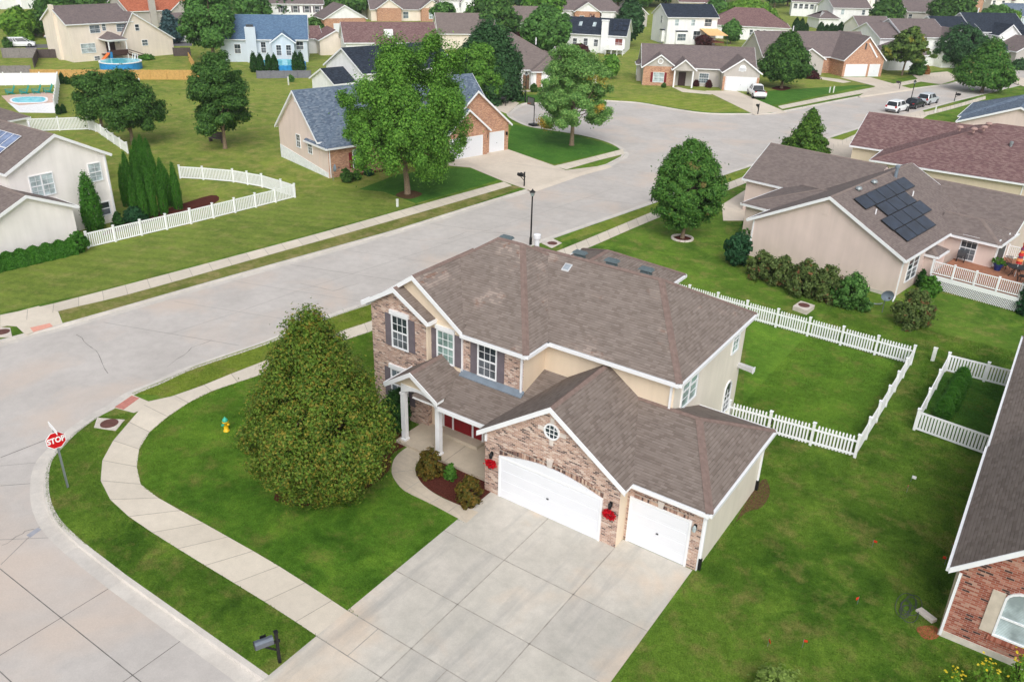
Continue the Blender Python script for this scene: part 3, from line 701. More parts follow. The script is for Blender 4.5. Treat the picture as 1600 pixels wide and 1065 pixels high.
pave(GG((0, 492), (74, 476.5), (200, 444), (400, 391), (540, 353), (660, 319), (787, 284)), GG((0, 512), (91, 486), (200, 460), (400, 404), (540, 365), (660, 331), (800, 290)), 1.5)
pave(GG((865, 259.5), (920, 246.5), (973, 233)), GG((885, 265), (930, 252), (976, 240.5)))
pave(GG((1215.5, 166), (1300, 149), (1374, 135), (1480, 115)), GG((1222, 170.5), (1300, 155), (1388, 138.5), (1480, 119)))
# corner ramps and inlet tops
pw.poly([(*p, .010) for p in GG((232, 627), (264, 620), (290, 632), (253, 657.5), (222, 640), (209, 645), (179, 637), (206, 616))], WALK)
for ps, mt in ((((179, 636), (206, 618), (218, 622), (193, 640)), RAMP), (((47, 512), (78, 505), (83, 510), (52, 519)), RAMP2)):
    pw.poly([(*p, .015) for p in GG(*ps)], mt)
pw.poly([(*p, .009) for p in GG((0, 494), (60, 478), (91, 487), (98, 505), (40, 523), (26, 510), (0, 508))], WALK)
tag(pw.build('pavement'), None, None, kind='structure'); tag(pj.build('pavement_joints'), None, None, kind='structure')
# driveways
dv = MB(); dj = MB()
def drive(pts, mat=DRIVE2, z=.012, apron=None):
    tri = tessellate_polygon([[Vector((*p, 0)) for p in pts]])
    for a, b, c in tri:
        P = [Vector((*pts[i], z)) for i in (a, b, c)]
        n = (P[1]-P[0]).cross(P[2]-P[0]); dv.poly(P if n.z > 0 else P[::-1], mat)
    for (i, j) in (apron or ()):
        a = np.array(pts[i]); b = np.array(pts[j]); d = np.array([-(b-a)[1], (b-a)[0]]); d = d/np.linalg.norm(d)*.6; c_ = np.mean(np.array(pts), 0)
        if d@((a+b)/2-c_) < 0: d = -d
        q = [(*a, z), (*b, z), (*(b+d), -.113), (*(a+d), -.113)]; n = (Vector(q[1])-Vector(q[0])).cross(Vector(q[2])-Vector(q[0])); dv.poly(q if n.z > 0 else q[::-1], mat)
xs = [-9.4, -6.37, -3.2, -.12]; ysl = [-.1, -4.03, -7.0, -9.58, -11.1, -13.4]
for j in range(3):
    for i in range(5):
        ya = ysl[i] if (i or j == 2) else -.72
        dv.poly([(xs[j], ysl[i+1], .014), (xs[j+1], ysl[i+1], .014), (xs[j+1], ya, .014), (xs[j], ya, .014)], DRIVE)
dv.poly([(xs[0], -14.0, -.113), (xs[3], -14.0, -.113), (xs[3], -13.4, .014), (xs[0], -13.4, .014)], DRIVE)
def dl(p, q, w=.035):
    p = np.array(p); q = np.array(q); d = (q-p)/np.linalg.norm(q-p); n = np.array([-d[1], d[0]])*w/2
    dj.poly([(*(p-n), .018), (*(q-n), .018), (*(q+n), .018), (*(p+n), .018)], JOINT_D)
dl((-6.37, -.72), (-6.37, -13.4), .045); dl((-3.2, -.72), (-3.2, -13.4), .045)
for y in ysl[1:-1]: dl((-9.4, y), (-.12, y), .04)
dl((-7.9, -9.58), (-7.9, -11.1), .035); dl((-4.8, -9.58), (-4.8, -11.1), .035)
# other driveways
drive(GG((713, 243), (787, 231), (866, 259), (884, 266), (950, 258), (902, 271), (826, 297), (788, 284), (735, 262), (690, 258)), DRIVE2, .012, ((4, 5), (5, 6)))
drive(GG((1102, 142), (1150, 142), (1176, 153), (1226, 174), (1176, 178)), DRIVE2, .012, ((3, 4),))
drive(GG((1312, 121), (1360, 121), (1425, 139), (1341, 151), (1368, 135)), DRIVE2, .012, ((2, 3),))
drive(GG((1230, 262), (1213, 257), (1222, 244), (1290, 233), (1294, 216), (1340, 222), (1335, 262), (1200, 345), (1130, 345), (1128, 320), (1175, 290)), DRIVE2, .011)
drive(GG((1385, 186), (1440, 172), (1450, 180), (1420, 200), (1380, 220), (1362, 206)), DRIVE2, .010)
drive(GG((805, 138), (878, 141), (872, 158), (822, 160), (775, 170), (755, 158), (790, 157)), DRIVE2, .013) if False else drive(GG((846, 141), (872, 141), (880, 158), (860, 160)), DRIVE2, .012)
drive(GG((745, 152), (794, 157), (812, 161), (800, 171), (792, 178), (765, 168)), DRIVE2, .011)
drive(GG((1425, 117), (1480, 112), (1500, 122), (1490, 126), (1470, 132), (1440, 128)), DRIVE2, .010)
drive(GG((1578, 118), (1600, 122), (1640, 130), (1640, 150), (1585, 130)), DRIVE2, .010)
drive(GG((40, 70), (300, 66), (300, 72), (100, 74), (40, 76)), plain('asphalt', lin(108, 106, 110), .9, .1), .010)
drive(GG((84, 60), (108, 58), (112, 70), (86, 70)), DRIVE2, .012)
# front walk of the main house
drive(smooth(GG((729, 817), (675, 788), (631, 766), (614.5, 745.5), (612, 732), (616, 717), (628, 704), (645, 694)), 3) + smooth(GG((668, 702), (657, 715.5), (649, 730), (651, 741), (662, 758), (692, 778), (748, 800)), 3), PORCHC, .016)
dl(G(670, 787), G(690, 776), .03); dl(G(700, 800), G(716, 788), .03); dl(G(633, 766), G(655, 752), .03); dl(G(613, 738), G(649, 734), .03)
# walks of other houses
drive(GG((1128, 145), (1075, 140), (1060, 136), (1052, 137), (1066, 144), (1110, 148)), WALK, .011)
drive(GG((1280, 120), (1312, 124), (1330, 128), (1318, 130), (1275, 123)), WALK, .011)
drive(GG((812, 141), (848, 141), (848, 143), (812, 144)), WALK, .011)
tag(dv.build('driveway'), None, None, kind='structure'); tag(dj.build('driveway_joints'), None, None, kind='structure')
# lawn areas of a different cut or dryness, each 4 mm over the main sheet
def lawn(pts, mat, z=.0055): sheet('lawn', [pts], z, mat)
lawn(GG((91, 486), (200, 460), (400, 404), (540, 365), (660, 331), (788, 291), (822, 290), (733, 322), (628, 355), (540, 380), (338, 436), (169, 485), (100, 505)), GR_DRY)
lawn(GG((206, 614), (250, 596), (304, 572), (414, 535), (514, 495), (584, 471), (584, 500), (470, 542), (402, 568), (358, 585), (300, 607), (264, 619)), GR_NEAR)
lawn(GG((870, 380), (900, 362), (1027, 317), (1060, 318), (1020, 331), (959, 356)), GR_NEAR)
lawn(GG((1126, 277), (1213, 247), (1209, 256), (1126, 289)), GR_NEAR); lawn(GG((1290, 220), (1367, 195), (1364, 198), (1290, 229)), GR_NEAR); lawn(GG((1400, 187), (1489, 161), (1489, 164), (1410, 184)), GR_NEAR)
sheet('lawn', [[(-43, -60), (-43, -8)] + GG((0, 478), (74, 470), (200, 438), (400, 387), (540, 349), (660, 316), (735, 294), (700, 262), (760, 238), (794, 232), (796, 200), (788, 186), (780, 160), (850, 150), (915, 150), (966, 152), (1003, 154), (1060, 163), (1110, 169), (1175, 169), (1300, 142), (1374, 128), (1480, 108)) + [(-12, 260), (-100, 600), (-600, 600), (-600, -60)]], .003, GR_FAR)
lawn(GG((-100, 470), (0, 396), (140, 390), (460, 312), (520, 290), (600, 302), (650, 320), (540, 351), (200, 442), (0, 490)), GR_STR, .006)
lawn(GG((1020, 148), (1100, 150), (1140, 160), (1172, 175), (1110, 175.5), (1060, 169.5), (1003, 159.5), (930, 156)), GR_YEL, .006)
lawn(GG((1168, 500), (1400, 565), (1333, 690), (1160, 640)), GR_SHOW)
lawn(GG((560, 975), (775, 790), (700, 790), (614, 740), (600, 690), (480, 640), (411, 586), (321, 616), (287, 635), (230, 682), (218, 720), (224, 756), (300, 806), (439, 884)), GR_SHOW, .005)
lawn(GG((560, 296), (600, 300), (650, 318), (700, 304), (740, 293), (779, 281), (735, 263), (690, 262), (620, 273)), GR_LUSH, .008); lawn(GG((790, 232), (800, 195), (868, 206), (940, 222), (970, 233), (866, 257)), GR_LUSH)
lawn(GG((1470, 580), (1580, 600), (1545, 690), (1430, 668)), GR_LUSH); lawn(GG((1150, 170), (1180, 150), (1200, 142), (1360, 132), (1218, 163)), GR_LUSH)
lawn(GG((810, 148), (880, 148), (856, 159), (820, 160)), GR_LUSH)
# planting beds and bare spots
def bed(pts, mat=MULCH, z=.009, name='planting_bed'): sheet(name, [smooth(pts, 4, True)], z, mat)
bed(GG((667, 703), (656, 717), (650, 732), (653, 746), (664, 760), (692, 777), (747, 799), (770, 778), (757, 742), (720, 722)), MULCH, .012)
bed(GG((640, 690), (612, 710), (608, 735), (560, 770), (480, 790), (430, 770), (560, 690), (610, 670)), MULCH, .011)
bed(GG((1178, 762), (1196, 748), (1203, 770), (1190, 792), (1166, 800), (1150, 815), (1165, 785)), DIRT, .008, 'bare_patch'); bed(GG((1432, 980), (1462, 978), (1466, 995), (1445, 998)), CLAY, .008, 'bare_patch')
bed(GG((195, 345), (250, 330), (330, 305), (335, 318), (240, 345), (160, 368)), MULCH, .012); bed(GG((540, 285), (575, 272), (600, 268), (600, 262), (560, 268), (535, 278)), MULCH, .010)
bed(GG((1050, 373), (1066, 367), (1082, 373), (1066, 379)), MULCH, .010); bed(GG((1205, 138), (1221, 134), (1236, 138), (1221, 142)), MULCH, .010)
bed(GG((618, 305), (637, 297), (660, 303), (640, 311)), DIRT, .010, 'bare_patch')
# ---------------------------------------------------------------- the main house
H = House('large two-storey brick and cream house with white columned porch and three-bay garage', (0, 0), 0, 'two_storey_house')
bw = dict(f=B_MAIN, b=S_CREAM, l=S_CREAM, r=S_CREAM)
# main block, wing with the tall front hip, front gables
main_roof = H.vol(-13.2, -3.27, 3.7, 12.1, 5.8, 8.2, 'x', 'oh', R_MAIN, dict(f=S_CREAM, b=S_CREAM, l=None, r=S_WALL), r1=-6.21, nowall='l', base=-.2, fb=(-9.37, -2.97))
H.vol(-18.45, -9.67, 1.95, 11.25, 5.8, 8.72, 'x', 'hh', R_MAIN, dict(f=B_MAIN, b=S_CREAM, l=S_CREAM, r=S_CREAM), r0=-14.45, r1=-13.0, fb=(-12.95, -9.37), fpts=[(-12.95, 1.65, 5.8), (-9.37, 1.65, 5.8), (-13.0, 6.6, 8.72), (-14.45, 6.6, 8.72), (-18.36, 2.1, 6.07), (-12.95, 2.1, 6.07)])
H.vol(-18.42, -13.15, 1.93, 6.3, 5.86, 7.92, 'y', 'go', R_MAIN, dict(f=S_CREAM, b=None, l=S_CREAM, r=None), nowall='br', noeave='+')
H.vol(-18.47, -14.95, 1.63, 1.93, 5.97, 7.16, 'y', 'go', R_MAIN2, dict(f=B_MAIN, b=None, l=B_MAIN, r=B_MAIN), nowall='b')
# rear part seen over the ridge
H.vol(-14.2, -8.3, 9.0, 15.0, 5.7, 7.25, 'y', 'oh', R_MAIN2, S_CREAM, r1=12.1, nowall='f')
# cream field between the two brick parts of the front
cm = MB(); cm.box(-14.95, -13.12, 1.90, 1.95, 0, 5.9, S_CREAM); cm.box(-14.97, -14.87, 1.60, 1.9, 3.7, 5.9, S_CREAM); cm.box(-13.14, -13.04, 1.87, 1.95, 3.5, 5.8, TRIM); H.part('wall_panel', cm)
# garage
gar = H.vol(-9.75, -3.2, -.75, 3.72, 3.05, 5.5, 'y', 'go', R_MAIN2, dict(f=B_MAIN, b=None, l=B_MAIN, r=S_CREAM), nowall='b', ov=.3, ovg=.22, noeave='-+')
H.vol(-5.2, 0.0, -.05, 6.65, 3.05, 4.38, 'x', 'oh', R_MAIN2, dict(f=B_MAIN, b=S_WALL, l=None, r=S_WALL), nowall='l', fb=(-3.1, .28), r1=-2.05, ov=.28, rc=3.7, base=-.1)
# porch roof: lean-to with a small cross gable on two columns
r = MB(); ye, ze, sl = -.28, 2.97, .30
zt = lambda y: ze+sl*(y-ye)
r.poly([(-14.3, ye, ze), (-8.2, ye, ze), (-8.2, 3.75, zt(3.75)), (-14.3, 3.75, zt(3.75))], R_MAIN2)
r.poly([(-14.3, 3.75, zt(3.75)-.12), (-8.2, 3.75, zt(3.75)-.12), (-8.2, ye, ze-.12), (-14.3, ye, ze-.12)], TRIMS)
pr = r.build('porch_roof', H.root)
f = MB(); f.box(-12.75, -9.85, ye-.1, ye, ze-.2, ze-.02, TRIM); f.build('gutter', pr)
H.vol(-15.55, -13.0, -.1, 1.95, 3.2, 4.22, 'y', 'go', R_MAIN2, dict(f=S_BEIGE, b=None, l=None, r=None), nowall='blr', base=3.12, ov=.3, noeave='+')
pc = MB()
# arched beam under the gable
n = 12
for k in range(n):
    t0, t1 = k/n, (k+1)/n; x0, x1 = -15.1+2.15*t0, -15.1+2.15*t1
    zb = lambda t: 2.78+.34*math.sin(math.pi*t)
    pc.hexa([(x0, -.13, zb(t0)), (x1, -.13, zb(t1)), (x1, .15, zb(t1)), (x0, .15, zb(t0))], [(x0, -.13, 3.28), (x1, -.13, 3.28), (x1, .15, 3.28), (x0, .15, 3.28)], TRIM)
pc.box(-15.24, -15.0, .15, 1.9, 2.78, 3.1, TRIM); pc.box(-12.9, -9.8, -.13, .15, 2.66, 2.84, TRIM)
H.part('porch_beam', pc)
for x in (-15.07, -12.98):
    c = MB(); c.box(x-.12, x+.12, -.09, .15, .12, 2.78, TRIM); c.box(x-.16, x+.16, -.13, .19, .1, .22, TRIM); c.box(x-.15, x+.15, -.12, .18, 2.66, 2.76, TRIM); H.part('column', c)
ps = MB(); ps.box(-15.4, -9.76, -.3, 1.95, -.1, .13, PORCHC); ps.box(-14.3, -11.75, 1.35, 1.95, .13, .3, PORCHC)
po = H.part('porch_floor', ps)
pj_ = MB(); pj_.box(-12.42, -12.38, -.28, 1.3, .131, .135, JOINT_S); pj_.build('floor_joint', po)
fl = MB(); fl.hexa([(-13.1, 1.68, 3.555), (-9.6, 1.68, 3.555), (-9.6, 1.96, 3.64), (-13.1, 1.96, 3.66)], [(-13.1, 1.68, 3.60), (-9.6, 1.68, 3.60), (-9.6, 1.96, 3.80), (-13.1, 1.96, 3.80)], FLASH)
H.part('flashing', fl)
# front door: red leaf between red side panels and white posts
d = MB(); d.box(-13.55, -12.45, 1.88, 1.94, .32, 2.42, REDDOOR)
for z0, z1 in ((.5, 1.0), (1.1, 1.75), (1.85, 2.3)):
    for x0 in (-13.42, -12.93): d.box(x0, x0+.36, 1.86, 1.885, z0, z1, REDDOOR)
do = H.part('front_door', d)
k = MB(); k.lathe([(.035, 0), (.035, .06)], STEEL, 8, (-12.56, 1.84, 1.3)); k.build('handle', do)
d = MB(); d.box(-14.15, -13.65, 1.89, 1.94, .32, 2.42, REDDOOR); d.box(-12.35, -11.85, 1.89, 1.94, .32, 2.42, REDDOOR)
for x in (-14.24, -13.65, -12.45, -11.85): d.box(x, x+.09, 1.86, 1.945, .3, 2.5, TRIM)
d.box(-14.24, -11.76, 1.86, 1.945, 2.42, 2.56, TRIM); H.part('door_surround', d)
# windows and shutters
H.win('f', 1.63, -16.62, 3.95, .92, 1.62, (3, 2), GL_D, SHUT, True); H.win('f', 1.63, -16.75, .95, 1.0, 1.65, (3, 2), GL_M, SHUT, True)
H.win('f', 1.90, -14.03, 3.9, .92, 1.55, (3, 2), GL_G, SHUT, False); H.win('f', 1.95, -11.65, 3.88, .95, 1.6, (3, 2), GL_D, SHUT, False)
hb = MB(); hb.box(-14.6, -13.46, 1.80, 1.9, 5.53, 5.72, TRIM); H.part('window_head', hb)
H.win('f', 1.95, -10.35, .75, .9, 1.5, (3, 2), GL_D, SHUT)
# big garage door under a shallow brick arch, third bay, round gable window with keystones
H.garage('f', -.75, -6.45, 4.88, 2.02, 0.02, 4, 1)
tp = MB(); n = 14
for k in range(n):
    t0, t1 = k/n, (k+1)/n; x0, x1 = -8.9+4.9*t0, -8.9+4.9*t1; zt_ = lambda t: 2.13+.42*math.sin(math.pi*t)
    tp.hexa([(x0, -.80, 2.05), (x1, -.80, 2.05), (x1, -.75, 2.05), (x0, -.75, 2.05)], [(x0, -.80, zt_(t0)), (x1, -.80, zt_(t1)), (x1, -.75, zt_(t1)), (x0, -.75, zt_(t0))], DOORW)
H.part('arched_panel', tp)
SOLD = brick('brick_soldier', [(196, 166, 146), (120, 92, 84), (208, 182, 164), (150, 118, 104), (90, 70, 66), (182, 150, 132)], (178, 166, 156), .085, .3)
ar = MB(); n = 40
for k in range(n):
    t0, t1 = k/n+.002, (k+1)/n-.002; x0, x1 = -8.98+5.06*t0, -8.98+5.06*t1; zb = lambda t: 2.18+.40*math.sin(math.pi*t)
    ar.hexa([(x0, -.79, zb(t0)), (x1, -.79, zb(t1)), (x1, -.752, zb(t1)), (x0, -.752, zb(t0))], [(x0, -.79, zb(t0)+.27), (x1, -.79, zb(t1)+.27), (x1, -.752, zb(t1)+.27), (x0, -.752, zb(t0)+.27)], SOLD)
H.part('brick_arch', ar); ar = MB(); ar.box(-2.9, -.6, -.085, -.052, 2.24, 2.5, SOLD); H.part('brick_lintel', ar)
ks = MB(); ks.hexa([(-6.55, -.83, 2.58), (-6.35, -.83, 2.58), (-6.35, -.75, 2.58), (-6.55, -.75, 2.58)], [(-6.6, -.83, 2.95), (-6.3, -.83, 2.95), (-6.3, -.75, 2.95), (-6.6, -.75, 2.95)], STONE)
H.part('keystone', ks); ks = MB(); ks.hexa([(-1.84, -.12, 2.24), (-1.66, -.12, 2.24), (-1.66, -.05, 2.24), (-1.84, -.05, 2.24)], [(-1.89, -.12, 2.56), (-1.61, -.12, 2.56), (-1.61, -.05, 2.56), (-1.89, -.05, 2.56)], STONE)
H.part('keystone', ks)
for a, b, c_, e in ((-.09, .09, .36, .62), (-.09, .09, -.66, -.36), (-.66, -.36, -.09, .09), (.36, .66, -.09, .09)): ks = MB(); ks.box(-6.45+a, -6.45+b, -.78, -.75, 4.28+c_, 4.28+e, STONE); H.part('keystone', ks)
H.garage('f', -.05, -1.75, 2.46, 2.13, 0.02, 4, 1)
rw = MB(); n = 20
for k in range(n):
    t0, t1 = 2*math.pi*k/n, 2*math.pi*(k+1)/n
    rw.bar((-6.45+math.cos(t0)*.34, -.775, 4.28+math.sin(t0)*.34), (-6.45+math.cos(t1)*.34, -.775, 4.28+math.sin(t1)*.34), .07, .07, TRIM, (0, 1, 0))
for t in (-.1, .1): rw.box(-6.45+t-.015, -6.45+t+.015, -.785, -.77, 3.98, 4.58, TRIM); rw.box(-6.75, -6.15, -.787, -.772, 4.28+t-.015, 4.28+t+.015, TRIM)
rwo = H.part('round_window', rw)
g = MB(); g.poly([(-6.45+math.cos(2*math.pi*k/20)*.33, -.762, 4.28+math.sin(2*math.pi*k/20)*.33) for k in range(20)], GL_D); g.build('pane', rwo)
# wall lamps, side panel, right-hand wall
for x, y in ((-9.36, -.75), (-3.55, -.75), (-.28, -.05)):
    l = MB(); l.box(x-.06, x+.06, y-.05, y, 1.95, 2.15, BLACK); l.lathe([(.02, 0), (.07, .03), (.08, .2), (.02, .3)], GL_B if x > -1 else BLACK, 8, (x, y-.12, 1.85)); H.part('wall_lamp', l)
H.win('r', -3.27, 5.35, 3.95, 1.55, 1.6, (2, 2), GL_G, None, twin=True); H.win('r', -3.27, 10.8, 4.25, .75, 1.35, (2, 2), GL_G); H.win('r', -3.27, 10.75, .9, .8, 1.25, (2, 2), GL_D, arch=.4)
aw = MB(); aw.hexa([(-3.27, 11.75, 2.95), (-2.45, 11.7, 2.9), (-2.45, 11.95, 2.9), (-3.27, 11.95, 2.95)], [(-3.27, 11.75, 3.17), (-2.45, 11.7, 3.12), (-2.45, 11.95, 3.12), (-3.27, 11.95, 3.17)], plain('case_grey', lin(190, 190, 190), .5)); aw.box(-2.47, -2.43, 11.67, 11.98, 2.88, 3.15, TRIM)
H.part('awning_case', aw)
H.spout('f', 3.7, -3.4, 5.7, 4.3); H.spout('f', 1.95, -9.75, 5.7, 3.7); H.spout('r', 0, .1, 2.95, .55); H.spout('r', 0, 6.55, 2.95, .5); H.spout('f', -.75, -9.68, 2.95, 2.6)
for q in (.1, 6.55): bk = MB(); bk.box(0, .12, q-.07, q+.07, 0, .52, BLACK); H.part('drain_pipe', bk)
ct = MB(); ct.box(-.02, .012, -.06, .05, 0, 2.95, TRIM); H.part('corner_trim', ct)
# roof fittings
def vent(x, y, z):
    v = MB(); z += .02; v.hexa([(x-.26, y-.18, z-.1), (x+.26, y-.18, z-.1), (x+.26, y+.18, z-.15), (x-.26, y+.18, z-.15)], [(x-.2, y-.12, z+.2), (x+.2, y-.12, z+.2), (x+.2, y+.12, z+.18), (x-.2, y+.12, z+.18)], VENTC); v.hexa([(x-.36, y-.22, z+.1), (x+.36, y-.22, z+.1), (x+.36, y+.22, z+.1), (x-.36, y+.22, z+.1)], [(x-.28, y-.16, z+.2), (x+.28, y-.16, z+.2), (x+.28, y+.16, z+.2), (x-.28, y+.16, z+.2)], VENTC); v.build('roof_vent', main_roof)
for px, py in ((815, 374), (902, 399), (952, 411.5), (1006, 425)):
    X_, Y_ = G(px, py, 8.05); vent(X_, max(Y_, 8.0)+.25 if px > 830 else 7.3, 7.98 if px > 830 else 8.38)
vp_ = MB(); vp_.lathe([(.13, -1), (.13, .55), (.2, .55), (.2, .75), (.05, .8)], TRIM, 12, (*G(839, 379, 7.4), 7.1)); vp_.build('vent_pipe', main_roof)
sx, sy = G(886, 413, 8.0); sl_ = MB()
zs_ = lambda y: 5.8+.533*(y-3.4)
for dx0, dx1, dz, mt in ((-.2, .2, .05, plain('hatch_rim', lin(196, 198, 200), .5)), (-.15, .15, .065, plain('hatch_grey', lin(150, 158, 166), .5))):
    sl_.hexa([(sx+dx0, sy+dx0, zs_(sy+dx0)), (sx+dx1, sy+dx0, zs_(sy+dx0)), (sx+dx1, sy+dx1, zs_(sy+dx1)), (sx+dx0, sy+dx1, zs_(sy+dx1))], [(sx+dx0, sy+dx0, zs_(sy+dx0)+dz), (sx+dx1, sy+dx0, zs_(sy+dx0)+dz), (sx+dx1, sy+dx1, zs_(sy+dx1)+dz), (sx+dx0, sy+dx1, zs_(sy+dx1)+dz)], mt)
sl_.build('roof_hatch', main_roof)
H.done()
# red wreaths hung under the lamps
for nm, x in (('round red flower wreath on the brick pier left of the wide garage door', -9.36), ('round red flower wreath on the brick pier between the two garage doors', -3.55)):
    t = thing('wreath', nm, 'wreath', (x, -.85, 1.58), 0, 'red wreaths beside the garage door')
    rng = np.random.default_rng(int(-x*10)); a = rng.uniform(0, 6.283, 500); rr = .2+.05*rng.normal(size=500)
    P = np.stack([rr*np.cos(a), rng.normal(0, .04, 500)-.03, rr*np.sin(a)*.7], 1); N = rng.normal(size=(500, 3)); N[:, 1] -= 1; N /= np.linalg.norm(N, axis=1)[:, None]
    leaf_mesh('petals', P, N, np.full(500, .042), MATS.get('petal_red') or leaf('petal_red', [(200, 16, 34), (228, 30, 48), (160, 10, 24)]), rng, .8, t)
    m_ = MB(); m_.tube([(math.cos(q)*.2, .03, math.sin(q)*.16) for q in [2*math.pi*k/12 for k in range(13)]], .03, plain('wreath_ring', lin(130, 20, 26), .9), 6); m_.build('ring', t)
# ---------------------------------------------------------------- neighbouring houses
def solar(H, pts_fn, n, m, pw=1.0, ph=1.6, mat=None, parent=None):
    pass
PV = glass('solar_cell_black', (34, 44, 60), .25); PVB = glass('solar_cell_blue', (120, 136, 168), .15)
def panel_grid(H, O, U, Vv, cells, pw, ph, mat, frame, lift=.1, parent=None):
    """solar modules on a roof plane: O corner, U along, V down the slope (unit vectors)"""
    O, U, Vv = Vector(O), Vector(U).normalized(), Vector(Vv).normalized(); N = U.cross(Vv).normalized()
    if N.z < 0: N = -N
    for i, j in cells:
        m = MB(); g = .015
        a = O+U*(i*pw+g)+Vv*(j*ph+g)+N*lift; b = a+U*(pw-2*g); c = b+Vv*(ph-2*g); d = a+Vv*(ph-2*g)
        q = [a, b, c, d]
        if (b-a).cross(c-a).z < 0: q = [a, d, c, b]
        m.hexa([p-N*.04 for p in q], q, frame)
        cc = (a+c)/2; q2 = [cc+(p-cc)*.95+N*.004 for p in q]; m.poly(q2, mat)
        m.build('solar_panel', parent or H.root)
def dish(nm, label, p, rz, pole=.7):
    t = thing(nm, label, 'satellite dish', p, rz); m = MB(); m.tube([(0, 0, -.05), (0, 0, pole), (0, -.05, pole+.15)], .03, STEEL, 8); m.build('pole', t)
    m = MB(); pr = [(.45*math.sin(a), .12*(1-math.cos(a))*3) for a in [0.01, .3, .6, .9, 1.2]]
    for (r0, y0), (r1, y1) in zip(pr, pr[1:]):
        for k in range(16):
            a0, a1 = 2*math.pi*k/16, 2*math.pi*(k+1)/16; P = lambda r, y, a: (r*math.cos(a), -y*.9-.05, pole+.2+r*math.sin(a)*.9+y*.5)
            m.poly([P(r0, y0, a0), P(r1, y1, a0), P(r1, y1, a1), P(r0, y0, a1)], FLASH)
    m.build('reflector', t); m = MB(); m.bar((0, -.05, pole), (0, -.6, pole+.3), .03, .03, STEEL); m.box(-.05, .05, -.68, -.56, pole+.25, pole+.36, DGREY); m.build('feed_arm', t)
# --- pale beige two-storey house at the left edge
H = House('pale beige two-storey house with rooftop solar panels behind a white picket fence', (0, 0), 0, 'two_storey_house')
rf = H.vol(-72, -55.75, 3.0, 10.65, 5.55, 7.75, 'x', 'gg', R_TAN, S_LTBG, ov=.3); H.vol(-62, -52.95, -.7, 5.75, 2.95, 4.55, 'x', 'gg', R_TAN, S_LTBG, ov=.3)
H.vol(-72, -61, -3.5, 5.0, 4.6, 6.9, 'y', 'go', R_TAN, S_LTBG); H.vol(-74, -67, 9, 16.5, 2.8, 4.4, 'y', 'gh', R_TAN, S_LTBG)
H.win('r', -55.75, 5.3, 3.35, 1.7, 1.55, (4, 2), GL_B, twin=True); H.win('r', -55.75, 9.55, 3.6, .95, 1.35, (2, 2), GL_B); H.win('r', -55.75, 9.7, .75, .9, 1.0, (1, 1), GL_D)
sl = (7.75-5.55)/(6.825-2.7); L_ = math.hypot(1, sl)
panel_grid(H, (-63.6, 5.9, 5.55+sl*(5.9-2.7)), (1, 0, 0), (0, -1/L_, -sl/L_), [(i, j) for i in range(5) for j in range(2)], 1.05, 1.5, PVB, TRIM, .12, rf)
H.spout('r', -55.75, 10.5, 5.4); v = MB(); v.lathe([(.07, 0), (.07, .7)], TRIM, 8, (-60.5, 7.6, 7.2)); v.build('vent_pipe', rf); H.done()
# --- brown-roofed house behind it, mostly off the frame
H = House('low house with brown hip roof beside the swimming pool at the left edge', (-94.6, 9.5), 10, 'house'); H.vol(0, 9.5, 0, 9, 2.9, 5.6, 'x', 'gh', R_TAN, S_LTBG); H.vol(2, 7, -3, 3, 2.6, 4.4, 'y', 'go', R_TAN, S_LTBG); H.done()
# --- tan house with blue-grey roof and brick garage front
H = House('tan house with blue grey roof and orange brick garage gable behind the bushy maple', (-52.3, 31.0), 74.6, 'house')
HB3 = dict(f=B_ORNG, b=S_PINK, l=S_PINK, r=S_PINK)
H.vol(0, 22.0, 1.6, 10.3, 3.3, 7.55, 'x', 'gg', R_BLUE, HB3, rc=5.9, base=-.3)
H.vol(0.02, 6.5, -.2, 4.2, 3.0, 5.0, 'y', 'ho', R_BLUE, dict(f=B_ORNG, b=None, l=S_PINK, r=B_ORNG), nowall='b', base=-.3)
H.vol(13.5, 22.6, -.5, 8, 2.9, 6.95, 'y', 'go', R_BLUE, dict(f=B_ORNG, b=B_ORNG, l=B_ORNG, r=S_PINK)); H.vol(13.9, 19.2, -.95, .5, 2.75, 5.2, 'y', 'go', R_BLUE, dict(f=B_ORNG, b=None, l=B_ORNG, r=B_ORNG), nowall='b')
fb = MB(); fb.hexa([(-.03, -.1, -.5), (0, -.1, -.5), (0, 10.3, -.5), (-.03, 10.3, -.5)], [(-.03, -.1, .5), (0, -.1, .5), (0, 10.3, 1.4), (-.03, 10.3, 1.4)], FOUND); H.part('foundation', fb)
H.win('l', 0, 3.4, 1.75, .8, 1.25, (2, 2), GL_D); H.win('l', 0, 5.9, 1.9, .8, 1.25, (2, 2), GL_D); vb = MB(); vb.box(-.04, 0, 5.75, 6.05, 6.4, 7.0, TRIM); H.part('gable_vent', vb)
H.win('f', -.2, 3.2, .7, .9, 1.5, (2, 2), GL_G, SHUTR, arch=.3); H.garage('f', -.95, 16.3, 4.3, 2.13, 0, 4, 1); H.garage('f', -.5, 20.9, 1.95, 2.13, 0, 4, 1)
for u in (13.3, 19.45, 22.3): l = MB(); H.sbox(l, 'f', -.5, u-.08, u+.08, 0, .18, 1.7, 2.05, BLACK); H.part('wall_lamp', l)
H.win('f', -.5, 15.6, 3.3, .7, 1.1, (2, 2), GL_D, SHUTR); H.spout('f', -.2, .15, 2.9); H.done()
dish('satellite_dish', 'grey satellite dish on a pole by the corner of the blue grey roofed house', (*G(521, 282), 0), R(150), .9)
